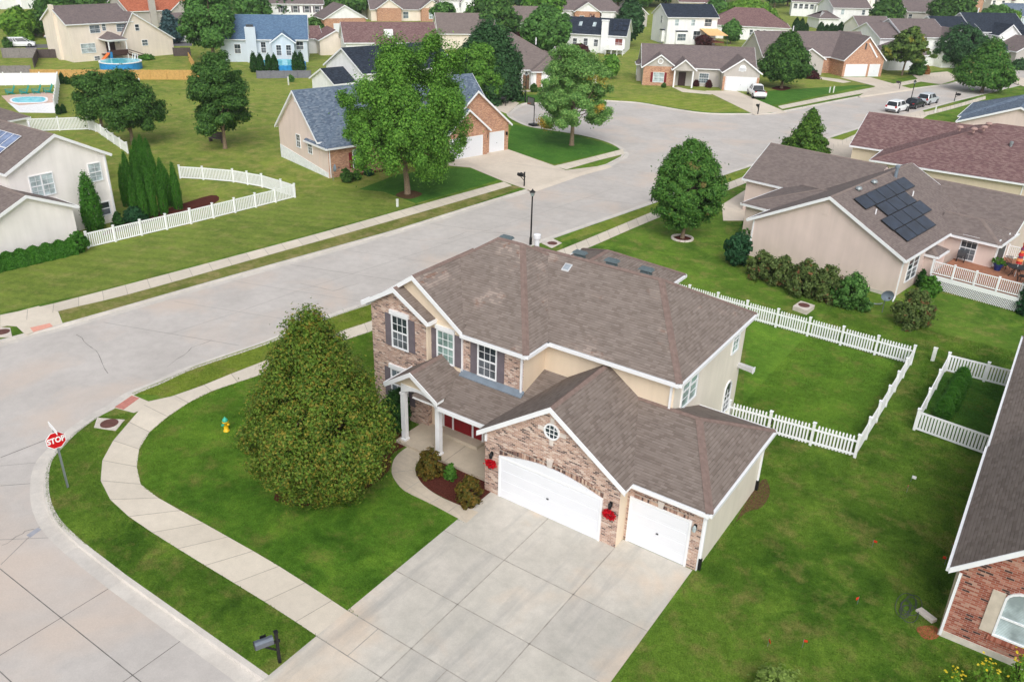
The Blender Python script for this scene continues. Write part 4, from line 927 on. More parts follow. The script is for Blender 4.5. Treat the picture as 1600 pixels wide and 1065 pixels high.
# --- tan house with black solar panels and deck
H = House('tan sided house with black solar panels on its brown roof and a white railed deck', (-11.35, 36.2), -9.5, 'house')
rf = H.vol(0, 11.5, 0, 14.6, 2.95, 6.05, 'y', 'gg', R_TAN, S_TAN, ov=.3, base=-.8)
H.vol(-6.5, 4, 10.5, 18.5, 2.95, 5.5, 'x', 'go', R_TAN, S_TAN); H.vol(-2.6, 3, 3.6, 12.0, 2.9, 4.2, 'x', 'ho', R_TAN, S_TAN, base=-.3, noeave='+'); H.vol(6, 15.0, 12.2, 18.6, 2.95, 5.0, 'x', 'og', R_TAN, S_TAN, base=-.8)
H.vol(10.5, 15.0, 8.6, 12.5, 2.9, 3.9, 'x', 'oh', R_TAN, S_TAN, base=-.8, nowall='l')
H.vol(11.3, 12.3, 4.6, 6.6, 2.2, 2.75, 'x', 'oh', R_TAN, S_TAN, base=-.8, ov=.12, nowall='l')
H.win('r', 11.5, 2.4, .8, 1.9, 1.6, (2, 2), GL_D, twin=True); H.win('f', 8.6, 13.2, 1.2, 1.05, 1.75, (3, 2), GL_D); gvt = MB(); gvt.box(5.3, 5.75, -.03, 0, 4.6, 5.3, S_TAN); H.part('gable_vent', gvt)
dd = MB(); dd.box(15.0, 15.05, 9.2, 11.2, 1.0, 3.0, DGREY); dd.box(15.0, 15.07, 8.9, 9.2, .9, 3.1, TRIM); dd.box(15.0, 15.07, 11.2, 11.4, .9, 3.1, TRIM); H.part('glass_door', dd)
sl = (6.05-2.95)/(5.75+.3); L_ = math.hypot(1, sl); z_ = lambda x: 6.05-sl*(x-5.75)
cells = [(i, 0) for i in range(5)]+[(.83+i, 1) for i in range(3)]+[(.1+i, 2) for i in range(4)]+[(.15+i, 3) for i in range(3)]
panel_grid(H, (6.6, 1.7, z_(6.6)), (0, 1, 0), (1/L_, 0, -sl/L_), cells, 1.86, 1.2, PV, BLACK, .12, rf)
for y in (3.6, 6.4): v = MB(); v.lathe([(.1, 0), (.1, .12), (.26, .14), (.2, .28), (.03, .34)], STEEL, 14, (6.15, y, z_(6.15))); v.build('roof_vent', rf)
v = MB(); v.lathe([(.14, 0), (.12, .8), (.18, .82), (.18, 1.0), (.04, 1.05)], FLASH, 12, (6.3, 10.2, z_(6.3)-.1)); v.build('vent_pipe', rf)
for x, y in ((8.2, 2.3), (8.2, 9.3)): v = MB(); v.lathe([(.05, 0), (.05, .4)], TRIM, 8, (x, y, z_(x))); v.build('vent_pipe', rf)
H.spout('f', 0, .15, 2.9, .1); H.spout('r', 11.5, .12, 2.9, 0, (.2, -.9)); fg = MB(); fg.box(7.5, 11.52, -.03, 0, -.6, .25, FOUNDG); H.part('foundation', fg)
# deck with railing, lattice skirt
DK = plain('deck_boards', lin(160, 112, 88), .7, .2, var=.2, nscale=5)
x0, x1, y0, y1, zf = 12.4, 18.2, 3.9, 12.0, 1.05
d = MB()
for k in range(41): d.box(x0+.03, x1-.03, y0+.04+k*.197, y0+.04+k*.197+.185, zf-.04, zf, DK)
dk = H.part('deck', d)
rl = MB()
def rail(p, q, n):
    p, q = Vector(p), Vector(q); up = Vector((0, 0, 1))
    rl.bar(p+up*.95, q+up*.95, .09, .05, VINYL); rl.bar(p+up*.12, q+up*.12, .05, .07, VINYL); L = (q-p).length; nb = int(L/.125)
    for k in range(1, nb): c = p+(q-p)*k/nb; rl.bar(c+up*.13, c+up*.93, .035, .035, VINYL, (1, 0, 0))
    for k in range(n+1): c = p+(q-p)*k/n; rl.bar(c-up*.02, c+up*1.02, .11, .11, VINYL, (1, 0, 0)); rl.bar(c+up*1.02, c+up*1.07, .14, .14, VINYL, (1, 0, 0))
rail((x0, y0, zf), (x1, y0, zf), 4); rail((x1, y0, zf), (x1, y1, zf), 5); rail((15.1, y1, zf), (x1, y1, zf), 2)
rl.box(x0, x1, y0-.03, y0, zf-.35, zf-.02, VINYL); rl.box(x1, x1+.03, y0, y1, zf-.35, zf-.02, VINYL); rl.build('railing', dk)
lt = MB()
def lattice(p, q, z0, z1):
    p, q = Vector(p), Vector(q); L = (q-p).length; d_ = (q-p)/L; h = z1-z0; s_ = .16
    for sg in (1, -1):
        k = -h
        while k < L:
            a, b = k, k+h
            ta = max(0, -a); tb = min(h, L-a)
            if tb > ta:
                za, zb = (z0+ta, z0+tb) if sg > 0 else (z1-ta, z1-tb); P = p+d_*(a+ta); Q = p+d_*(a+tb); off = Vector((d_.y, -d_.x, 0))*(.012*sg); lt.bar((P.x+off.x, P.y+off.y, za), (Q.x+off.x, Q.y+off.y, zb), .01, .04, VINYL, (-d_.y, d_.x, 0) if False else (0, 0, 1))
            k += s_
lattice((x0, y0, 0), (x1, y0, 0), 0.02, zf-.36); lattice((x1, y0, 0), (x1, y1, 0), .02, zf-.36); lt.build('lattice', dk)
sk = MB(); sk.box(x0+.3, x1-.3, y0+.3, y1-.2, 0, zf-.1, BLACK); sk.build('under_deck_shade', dk)  # solid black block behind the lattice, standing in for the shade under the boards
def deckp(x, y, z=1.05):
    c, s_ = math.cos(R(-9.5)), math.sin(R(-9.5)); return (-11.35+x*c-y*s_, 36.2+x*s_+y*c, z)
H.done()
# things on the deck
t = thing('planter', 'dark blue flower pot with green plant on the brown deck', 'planter', deckp(15.5, 8.4)); m = MB(); m.lathe([(.2, 0), (.3, .4), (.34, .42), (.34, .5), (.26, .5)], plain('pot_blue', lin(36, 52, 112), .4, .4), 14); m.build('pot', t)
rng = np.random.default_rng(3); P, N, S, c = crown_cloud(rng, PROF['dome'], .45, .95, .4, 14, .15, 500, .07); leaf_mesh('plant', P, N, S, L_HOST, rng, parent=t)
t = thing('patio_table', 'black metal patio table on the brown deck', 'table', deckp(16.8, 8.0)); m = MB(); m.lathe([(.6, .7), (.62, .72), (.62, .74), (.02, .75)], BLACK, 20); m.build('tabletop', t)
for k in range(4): m = MB(); a = k*1.57+.5; m.tube([(.1*math.cos(a), .1*math.sin(a), .7), (.45*math.cos(a), .45*math.sin(a), 0)], .025, BLACK, 6); m.build('leg', t)
def chair(label, p, rz):
    t = thing('patio_chair', label, 'chair', p, rz, 'black chairs on the deck'); m = MB(); m.box(-.25, .25, -.25, .25, .42, .46, BLACK); m.build('seat', t); m = MB()
    for k in range(6): m.box(-.25+k*.092, -.22+k*.092, .24, .27, .46, .95, BLACK)
    m.box(-.26, .26, .235, .275, .93, .97, BLACK); m.build('backrest', t)
    for x in (-.23, .23):
        for y in (-.23, .24): m = MB(); m.box(x-.018, x+.018, y-.018, y+.018, 0, .43, BLACK); m.build('leg', t)
chair('black patio chair left of the deck table, by the far railing', deckp(16.0, 9.1), .4); chair('black patio chair between the deck table and the far railing', deckp(17.0, 9.4), -.3); chair('black patio chair nearest the corner post of the deck', deckp(17.5, 7.2), -1.9)
t = thing('patio_umbrella', 'closed patio umbrella striped red and orange standing through the deck table', 'umbrella', deckp(16.8, 8.0, 1.05)); m = MB(); m.tube([(0, 0, 0), (0, 0, 2.75)], .025, TRIM, 8); m.lathe([(.03, 2.75), (.05, 2.8), (.01, 2.88)], plain('brass', lin(190, 170, 60), .4, .4), 8); m.build('pole', t)
m = MB(); cs = [plain('cloth_red', lin(196, 48, 48), .8), plain('cloth_orange', lin(226, 140, 84), .8), plain('cloth_purple', lin(130, 70, 100), .8)]
for k in range(8): z0 = 1.0+k*.2; r0 = .2-.02*k+(.05 if k % 2 else 0); m.lathe([(r0, z0), (r0*.82, z0+.19)], cs[k % 3], 10)
m.build('canopy', t)
t = thing('grill', 'small dark grill standing beside the bay window on the deck', 'grill', deckp(13.0, 8.2)); m = MB(); m.box(-.3, .3, -.2, .2, .5, .85, DGREY); m.build('body', t)
for x in (-.25, .25): m = MB(); m.box(x-.02, x+.02, -.15, .15, 0, .5, BLACK); m.build('leg', t)
dish('satellite_dish', 'large pale blue satellite dish on a pole at the end of the shrub row', (*G(1378, 488), 0), R(30), 1.0)
# --- brick house at the lower right corner
H = House('red brick house with brown roof and tan shutters at the lower right corner', (8.4, 2.05), 0, 'house')
H.vol(0, 5.2, 0, 9, 3.15, 5.85, 'y', 'go', R_MAIN2, dict(f=B_RED, b=B_RED, l=S_CREAM, r=B_RED), ov=.3, base=-.1); H.vol(.05, 14, 5.0, 22.5, 3.1, 7.0, 'y', 'hh', R_MAIN2, dict(f=B_RED, b=S_CREAM, l=S_CREAM, r=S_CREAM), ov=.3, base=-.1)
H.win('f', 0, 2.25, 1.0, 1.35, 1.55, (1, 1), GL_B, None, arch=.42, split=True); sh = MB()
for x in (1.3, 3.2): s2 = MB(); H.sbox(s2, 'f', 0, x-.2, x+.2, 0, .04, .97, 2.75, SHUTT); H.part('shutter', s2)
fg = MB(); fg.box(-.02, 5.22, -.02, 0, -.1, .28, FOUNDG); H.part('foundation', fg)
sb = MB(); sb.box(1.4, 3.1, -.05, 0, .7, .9, brick('brick_sill', [(166, 96, 76), (150, 84, 66), (180, 116, 98)], (160, 130, 116), .08, .3)); H.part('window_sill', sb); H.spout('f', 0, .06, 2.9, .1); H.done()
# --- maroon-roofed house
H = House('beige house with maroon hip roof right of the solar panelled house', (0, 0), 0, 'house')
rf = H.vol(-8.6, 14, 62.9, 81, 3.0, 6.4, 'x', 'hh', R_RED, S_BEIGE, base=-1, found=(FOUND, .9)); H.vol(-12, -2, 68.5, 79.5, 2.95, 5.6, 'x', 'gg', R_RED, S_BEIGE)
for px, py, z in ((1500, 200, 5.9), (1522, 203, 6.0), (1538, 200, 6.2), (1545, 195, 6.3)): v = MB(); q = G(px, py, z); v.lathe([(.1, -.3), (.1, .05), (.32, .07), (.24, .22), (.03, .28)], plain('vent_pinkish', lin(170, 140, 132), .6), 12, (*q, z)); v.build('roof_vent', rf)
v = MB(); q = G(1577, 236, 4.6); v.lathe([(.13, -.5), (.13, .7), (.18, .7), (.18, .9), (.04, .95)], STEEL, 10, (*q, 4.6)); v.build('vent_pipe', rf)
H.spout('f', 62.9, -8.4, 2.9); H.spout('f', 62.9, 4.6, 2.9); H.done()
# --- blue-grey roofed house at the right edge
H = House('tan house with blue grey roof at the right edge beside the parked cars', (0, 0), 0, 'house'); H.vol(-5.6, 9, 96, 108, 2.9, 5.5, 'x', 'hg', R_BLUE, S_TAN); H.vol(-5.2, 7.0, 92, 101, 2.9, 5.4, 'y', 'go', R_BLUE, S_TAN); H.done()
# --- grey ranch with the white pickup
H = House('grey ranch house with white gables, round gable window and white pickup in its drive', (-55.3, 105.5), 30, 'house')
HG = dict(f=S_GREY, b=S_GREY, l=S_GREY, r=S_GREY); H.vol(0, 18.4, .8, 10, 2.95, 6.0, 'x', 'gg', R_GREY, HG); H.vol(0, 5.4, -.2, 4, 2.95, 5.0, 'y', 'go', R_GREY, dict(f=B_ORNG, b=None, l=S_GREY, r=S_GREY), gab=S_GREY, nowall='b')
H.vol(4.9, 8.3, -1.4, 3, 2.9, 4.5, 'y', 'go', R_GREY, dict(f=S_GREY, b=None, l=None, r=None), nowall='blr', base=2.7); H.vol(12.9, 18.7, -2.2, 5, 2.9, 5.1, 'y', 'go', R_GREY, dict(f=S_GREY, b=None, l=S_GREY, r=S_GREY), nowall='b')
br = MB(); br.box(12.88, 13.45, -2.24, -2.2, 0, 2.2, B_ORNG); br.box(18.2, 18.72, -2.24, -2.2, 0, 2.2, B_ORNG); H.part('brick_pier', br)
H.win('f', -.2, 2.6, .6, 1.7, 1.5, (2, 2), GL_B, SHUTR); H.win('f', .8, 10.2, .6, 1.5, 1.5, (4, 2), GL_M); H.garage('f', -2.2, 15.8, 4.88, 2.13)
for x in (5.1, 8.1): c = MB(); c.box(x-.12, x+.12, -1.35, -1.1, 0, 2.75, TRIM); H.part('column', c)
dr = MB(); dr.box(6.0, 7.2, .7, .8, 0, 2.2, DARKDOOR); H.part('front_door', dr); rw = MB()
for k in range(12): t0, t1 = 2*math.pi*k/12, 2*math.pi*(k+1)/12; rw.bar((2.7+math.cos(t0)*.4, -.25, 3.9+math.sin(t0)*.4), (2.7+math.cos(t1)*.4, -.25, 3.9+math.sin(t1)*.4), .16, .16, TRIM)
H.part('round_window', rw); fw = MB(); fw.box(15.2, 16.4, -2.25, -2.2, 3.1, 3.6, TRIM); fw.tube([(15.8, -2.25, 3.55), (15.8, -2.2, 3.55)], .55, TRIM, 16); H.part('fan_window', fw)
ba = MB(); ba.box(-.7, 0, 4, 7, 0, 2.8, S_GREY); H.part('bay', ba); H.vol(-.8, .2, 3.9, 7.1, 2.8, 3.4, 'y', 'hh', R_GREY, None, ov=.15); H.win('l', -.7, 5.5, .9, 1.4, 1.4, (2, 2), GL_B); H.done()
# --- brick ranch
H = House('grey and orange brick ranch with two garage doors behind the dense oval tree', (-32.0, 141.1), 47, 'house')
H.vol(-14, 8.0, 4.5, 13.5, 3.0, 7.0, 'x', 'gg', R_GREY, dict(f=B_ORNG, b=S_GREY, l=S_GREY, r=S_GREY)); H.vol(0, 8.2, 0, 10, 2.95, 7.1, 'y', 'go', R_GREY, dict(f=B_ORNG, b=B_ORNG, l=B_ORNG, r=B_ORNG))
H.garage('f', 0, 2.7, 4.3); H.garage('f', 0, 6.5, 2.0); vn = MB(); vn.box(3.7, 4.0, -.05, 0, 4.8, 5.9, DGREY); H.part('gable_vent', vn); rk = MB(); rk.bar((4.4, -.08, 5.9), (6.6, -.08, 3.4), .1, .25, TRIM); H.part('rake_trim', rk)
v = MB(); v.lathe([(.1, 0), (.1, 1.0)], TRIM, 8, (-6, 9.4, 6.9)); H.part('vent_pipe', v); H.vol(-9, -3, 2.0, 6, 2.9, 4.8, 'y', 'go', R_GREY, S_GREY, nowall='b'); H.done()
# --- brown hip-roofed house on the court
H = House('brown hip roofed house with porch and white garage door at the end of the court', (-67.4, 87.3), 45, 'house')
H.vol(-7.5, 8.3, .5, 20, 3.0, 7.3, 'y', 'hh', R_TAN, S_WHITE); H.vol(1.6, 8.8, -1.2, 8, 2.95, 5.0, 'y', 'ho', R_TAN, dict(f=S_WHITE, b=None, l=S_WHITE, r=S_WHITE), nowall='b'); H.garage('f', -1.2, 5.6, 4.6)
pr_ = MB(); pr_.box(2.1, 2.9, -1.24, -1.2, 0, 2.7, B_ORNG); H.part('brick_pier', pr_); c = MB(); c.box(1.3, 1.6, -1.0, -.7, 0, 2.8, TRIM); H.part('column', c); H.win('f', .5, -1.3, .5, 2.2, 1.7, (2, 1), GL_M); dr = MB(); dr.box(.3, 1.3, .42, .5, 0, 2.2, plain('door_brown', lin(120, 92, 72), .6)); H.part('front_door', dr)
v = MB(); v.lathe([(.1, 0), (.1, 1.1)], TRIM, 8, (4.2, 10, 5.6)); H.part('vent_pipe', v); H.vol(8, 14, 6, 16, 2.9, 5.2, 'x', 'gh', R_TAN, S_WHITE); H.done()
# --- white house with dark roof and chimney
H = House('white house with dark roof, white chimney, skylights and raised back deck', (-87.1, 134.8), 20.6, 'house')
rf = H.vol(-1, 11.6, 0, 10, 3.6, 6.5, 'x', 'gg', R_DARK, S_WHITE); ch = MB(); ch.box(6.6, 8.0, -.75, 0, 0, 6.4, S_WHITE); ch.box(6.5, 8.1, -.85, .05, 6.4, 6.6, TRIM); H.part('chimney', ch)
sl = 2.9/5.3; L_ = math.hypot(1, sl); panel_grid(H, (8.4, 4.3, 3.6+sl*4.6), (1, 0, 0), (0, -1/L_, -sl/L_), [(i, j) for i in range(3) for j in range(2)], 1.1, 1.7, PV, BLACK, .1, rf)
for x in (1.2, 4.2): k = MB(); k.hexa([(x, 2.2, 3.6+sl*2.5), (x+.7, 2.2, 3.6+sl*2.5), (x+.7, 3.4, 3.6+sl*3.7), (x, 3.4, 3.6+sl*3.7)], [(x, 2.2, 3.7+sl*2.5), (x+.7, 2.2, 3.7+sl*2.5), (x+.7, 3.4, 3.7+sl*3.7), (x, 3.4, 3.7+sl*3.7)], GL_B); k.build('skylight', rf)
for u, z in ((1.0, 1.3), (3.3, 1.4), (5.5, 1.3)): H.win('f', 0, u, z, .8, 1.3, (2, 2), GL_D)
H.win('f', 0, 10.3, 1.3, 1.5, 1.7, (2, 1), plain('curtain_red', lin(120, 62, 54), .8)); dk_ = MB(); dk_.box(7.9, 11.6, -2.6, 0, 1.0, 1.15, TRIM)
for x in (7.95, 9.2, 10.4, 11.55): dk_.box(x-.06, x+.06, -2.6, -2.48, 0, 2.1, TRIM)
dk_.box(7.9, 11.6, -2.6, -2.52, 2.0, 2.1, TRIM); dk_.box(7.9, 11.6, -2.58, -2.54, 1.15, 1.95, S_WHITE); dk_.bar((6.0, -2.2, .1), (7.9, -2.2, 1.1), 1.0, .12, TRIM); H.part('deck', dk_); H.done()
# --- tall white house with shade sail
H = House('tall white house with dark blue roof and peach shade sail over its deck', (-77.6, 162.1), 46, 'tall_house')
H.vol(0, 12.2, 0, 10, 6.0, 8.5, 'x', 'gg', R_DARK, S_WHITE)
for u, z in ((2.2, 4.2), (6.2, 4.2)): H.win('f', 0, u, z, .9, 1.3, (1, 1), GL_B)
H.win('f', 0, 9.9, 4.1, 1.7, 1.5, (2, 2), GL_D); by = MB(); by.box(2.2, 4.8, -.6, 0, .2, 2.9, S_WHITE); by.box(2.1, 4.9, -.7, 0, 2.9, 3.1, R_DARK); H.part('bay', by); H.win('f', -.6, 3.5, 1.0, 2.0, 1.4, (3, 1), GL_M)
for z in (4.4, 1.2): H.win('l', 0, 4.0, z, 1.0, 1.5, (2, 1), GL_M)
b2 = MB(); b2.box(-.7, 0, 1.2, 2.6, .5, 3.0, S_WHITE); b2.box(-.8, 0, 1.1, 2.7, 3.0, 3.15, R_DARK); H.part('bay', b2); H.win('f', 0, 7.4, 1.2, 1.6, 1.8, (2, 1), GL_D)
dk_ = MB(); dk_.box(7.0, 12.6, -4, 0, .9, 1.05, plain('deck_red_brown', lin(136, 84, 66), .8)); dk_.box(7.0, 12.6, -4.02, -3.95, 1.7, 1.8, plain('deck_red_brown', lin(136, 84, 66)))
for k in range(14): dk_.box(7.05+k*.42, 7.1+k*.42, -4.02, -3.97, .2, 1.75, MATS['deck_red_brown'])
H.part('deck', dk_); ss = MB(); SAIL = plain('sail_peach', lin(236, 190, 132), .8)
ss.hexa([(8.0, -.1, 3.55), (8.2, -5.2, 2.55), (13.2, -4.6, 2.5), (12.4, -.1, 3.5)], [(8.0, -.1, 3.6), (8.2, -5.2, 2.6), (13.2, -4.6, 2.55), (12.4, -.1, 3.55)], SAIL)
for x, y in ((8.25, -5.2), (13.15, -4.6)): ss.tube([(x, y, 0), (x, y, 2.6)], .06, DGREY, 6)
H.part('shade_sail', ss); H.done()
# --- beige house with above-ground pool
H = House('big beige two-storey house with back porch and stairs above the blue round pool', (-139.3, 55.1), 83, 'two_storey_house')
H.vol(0, 11.2, 0, 10, 6.2, 8.8, 'x', 'gg', R_GREY, S_PEACH); H.vol(8.5, 18.4, -.3, 10.3, 2.9, 7.7, 'y', 'go', R_GREY, S_PEACH, rc=11.4)
cy = MB(); cy.box(-.45, 0, 4.0, 5.2, 0, 9.0, S_PEACH); H.part('chimney', cy)
for u, z, w_ in ((4.6, 4.6, 1.7), (6.2, 4.9, .6), (9.3, 4.6, 1.7)): H.win('f', 0, u, z, w_, 1.2, (2, 2), GL_M)
H.win('f', 0, 2.9, 1.4, 2.4, 1.5, (2, 2), GL_B); H.win('f', 0, 9.6, 1.8, .9, .9, (2, 1), GL_M); H.win('f', -.3, 12.0, 4.6, .7, 1.0, (1, 1), GL_D); H.win('f', -.3, 13.0, 2.0, 1.0, .9, (2, 1), GL_M); H.win('f', 0, 4.1, .1, .9, .6, (2, 1), GL_D)
H.vol(5.1, 8.2, -3.2, .2, 3.7, 4.7, 'y', 'ho', R_GREY, None, ov=.2); DKB = plain('deck_dark_brown', lin(74, 54, 50), .8)
pc_ = MB(); pc_.box(5.0, 8.3, -3.3, 0, .95, 1.1, DKB); pc_.box(5.0, 8.3, -3.36, -3.3, 1.2, 1.95, DKB)
for x in (5.1, 8.2): pc_.box(x-.08, x+.08, -3.3, -3.14, 0, 3.6, TRIM)
pc_.bar((8.4, -2.8, 1.1), (11.0, -2.8, .1), 1.2, .3, DKB); pc_.bar((8.4, -3.4, 1.9), (11.0, -3.4, .9), .08, .12, DKB); pc_.bar((8.4, -3.4, 1.5), (11.0, -3.4, .5), .08, .12, DKB); pc_.box(5.1, 8.1, -3.4, -.4, 3.35, 3.5, TRIM); pc_.box(6.0, 7.6, -.05, -.01, 1.1, 3.1, DARKDOOR); H.part('back_porch', pc_); H.done()
# --- pale blue house
H = House('pale blue house with sky blue roof and chimney behind the clipped arborvitae', (-120.3, 76.2), 46, 'house')
H.vol(-4, 11.2, 0, 10, 3.9, 7.6, 'x', 'gg', R_SKYB, S_BLUE); H.vol(5.2, 9.0, -2.6, 3, 3.7, 5.3, 'y', 'go', R_SKYB, S_BLUE, nowall='b'); cy = MB(); cy.box(.6, 2.4, -.8, 0, 0, 6.0, S_BLUE); cy.box(.9, 2.1, -.6, -.2, 6.0, 6.4, DGREY); H.part('chimney', cy)
for u in (6.3, 8.0): H.win('f', -2.6, u, 1.5, .8, 1.7, (2, 2), GL_D)
H.win('f', 0, 3.5, 1.6, .8, 1.8, (2, 2), GL_D); H.win('f', 0, 9.9, 2.2, 1.2, 1.3, (2, 1), GL_D); H.win('f', 0, -1.0, 1.5, 1.0, 1.5, (2, 1), GL_D); H.win('l', 5.2, -1.2, 1.5, .9, 1.6, (1, 2), GL_D); H.done()
# --- white house with stepped gables
H = House('white house with two stepped front gables and charcoal roof behind the bushy maple', (-78.2, 62.4), 76, 'house'); H.vol(0, 16, -1, 9.3, 4.0, 6.9, 'x', 'gg', R_DARK, S_WHITE); H.vol(-3.4, 3.2, 1.2, 7.6, 2.6, 4.3, 'x', 'gg', R_DARK, S_WHITE); H.done()
# --- maroon roof beyond
H = House('white house with dusty maroon roof and small white chimney behind the bushy maple', (-105.3, 89.6), 50, 'house'); H.vol(-2, 15, 0, 11, 3.6, 6.6, 'x', 'gg', R_RED, S_WHITE); cy = MB(); cy.box(5.2, 6.8, 1.0, 2.0, 2, 5.7, S_WHITE); H.part('chimney', cy); H.win('f', 0, 11.8, 1.4, 1.4, 1.4, (2, 1), GL_G); H.vol(3.4, 7, -1.2, 3, 3.4, 4.7, 'y', 'ho', R_RED, S_WHITE); H.done()
H = House('low house with dusty red garage roof left of the maroon roofed white house', (-117.5, 92), 58, 'house'); H.vol(0, 6.5, 0, 8, 2.8, 4.6, 'y', 'go', R_RED, S_PEACH); H.vol(-6, 1, 3, 9, 2.8, 4.8, 'x', 'hg', R_RED, S_WHITE); H.done()
# --- houses of the farther rows
H = House('tan ranch with brick front gables beyond the dusty maroon roof', (-158, 149), 52, 'house'); H.vol(0, 19, 0, 10, 2.9, 6.6, 'x', 'gg', R_GREY, dict(f=S_PEACH, b=S_PEACH, l=S_PEACH, r=S_PEACH)); H.vol(1.5, 8, -1.2, 5, 3.2, 5.6, 'y', 'go', R_GREY, B_ORNG, gab=S_PEACH); H.vol(13.5, 19.4, -1.2, 5, 3.2, 5.6, 'y', 'go', R_GREY, B_ORNG, gab=S_PEACH); H.win('f', 0, 9.4, .7, 1.4, 1.6, (2, 1), GL_M); H.win('f', -1.2, 16.4, .7, 1.6, 1.6, (2, 1), GL_B); H.done()
H = House('white two-storey house with dark shuttered windows in the distant back row', G(474, 45), 48, 'two_storey_house'); H.vol(-8, 5, 0, 9, 5.6, 8.4, 'x', 'gg', R_GREY, S_WHITE)
for u in (-4.5, -1.5, 1.2, 3.6): H.win('f', 0, u, 3.7, 1.0, 1.4, (2, 1), GL_D, SHUT); H.win('f', 0, u, .9, 1.0, 1.4, (2, 1), GL_D)
H.done()
H = House('far garage with beige walls and white gable right of the shuttered white house', G(508, 53), 62, 'garage_house'); H.vol(0, 10, 0, 9, 3.2, 6.2, 'y', 'go', R_GREY, B_ORNG, gab=dict(f=S_WHITE)); H.garage('f', 0, 5, 5.6); H.done()
H = House('long ranch with hipped brown roofs and white gables in the distance beyond the skylit house', G(886, 38), 35, 'house'); H.vol(-4, 16, 4, 15, 3.4, 7.4, 'x', 'hh', R_GREY, S_WHITE); H.vol(2, 9, 0, 6, 3.3, 5.8, 'y', 'go', R_GREY, B_ORNG, gab=S_WHITE); H.vol(14, 22, -1, 8, 3.3, 6.8, 'y', 'go', R_GREY, S_GREY); H.win('f', 0, 4, .8, 1.2, 1.5, (2, 1), GL_M); H.win('f', 0, 7, .8, 1.2, 1.5, (2, 1), GL_M); H.win('f', -1, 18, .8, 1.6, 1.5, (2, 1), GL_M); H.done()
H = House('white walled house with wide maroon hip roof behind the grey ranch', (-77, 184), 22, 'house'); H.vol(0, 20, 0, 13, 3.2, 7.0, 'x', 'hh', R_RED, S_WHITE); H.vol(-7, 4, 2, 11, 3.1, 5.6, 'x', 'hh', R_RED, S_WHITE)
for u in (11, 12.6, 14.2, 15.8): H.win('f', 0, u, 1.2, .7, 1.2, (1, 1), GL_D)
H.done()
H = House('white two-storey house with grey roof behind the row of small arborvitae', G(1297, 43), 42, 'two_storey_house'); H.vol(0, 11.5, 0, 10, 5.4, 8.2, 'x', 'gg', R_GREY, S_WHITE); H.vol(-6, 0, -4.5, 3, 2.8, 4.6, 'x', 'hh', R_GREY, S_WHITE); H.win('f', 0, 3, 3.6, .9, 1.3, (1, 1), GL_B); H.win('f', 0, 9.5, 3.6, .9, 1.3, (1, 1), GL_M); H.done()
H = House('white two-storey house with brown gables and low garage left of the locust tree', (-31.0, 162.5), 46, 'two_storey_house'); H.vol(0, 7, 0, 11, 5.3, 7.8, 'x', 'gg', R_GREY, S_WHITE); H.vol(5, 15, -.5, 11.5, 5.6, 8.6, 'x', 'gg', R_GREY, S_WHITE); H.vol(13, 18, -3, 5, 5.2, 7.4, 'y', 'go', R_GREY, S_WHITE); H.vol(-1.5, 6.8, -6.5, 1, 2.9, 5.6, 'x', 'hh', R_GREY, S_WHITE); H.garage('f', -6.5, 3.5, 4.6); H.win('l', 0, 6.5, 2.6, 1.0, 1.4, (2, 1), GL_B); H.win('f', -3, 15.5, 3.3, 1.2, 1.4, (2, 1), GL_D); H.done()
q = G(1462, 96)
H = House('white two-storey house with charcoal gables behind the big round dark tree', q, 44, 'two_storey_house'); H.vol(0, 9, 0, 12, 6.0, 8.6, 'x', 'gg', R_DARK, S_WHITE); H.vol(8, 21, 1, 12, 6.0, 9.4, 'x', 'gg', R_DARK, S_WHITE); H.vol(12, 17, -2, 6, 5.6, 7.8, 'y', 'go', R_DARK, S_WHITE); H.vol(16.5, 20, -3.5, 4, 5.2, 6.6, 'y', 'go', R_DARK, S_WHITE); H.win('l', 0, 3.5, 4.2, 1.1, 1.4, (2, 1), GL_B); H.win('f', -3.5, 18.3, 3.0, 1.2, 1.6, (2, 1), GL_M); v = MB(); v.lathe([(.12, 0), (.12, 1.2)], TRIM, 8, (12, 6.5, 9.2)); H.part('vent_pipe', v); H.done()
H = House('grey house with white gable at the right edge, beyond the big cone shaped tree', G(1582, 106), 46, 'house'); H.vol(0, 9, 0, 10, 3.2, 5.8, 'y', 'go', R_GREY, S_GREY); H.vol(-4, 3, 2, 10, 3.0, 4.6, 'x', 'hh', R_DARK, S_GREY); H.win('f', 0, 4.5, .9, 1.4, 1.4, (2, 1), GL_M); H.done()
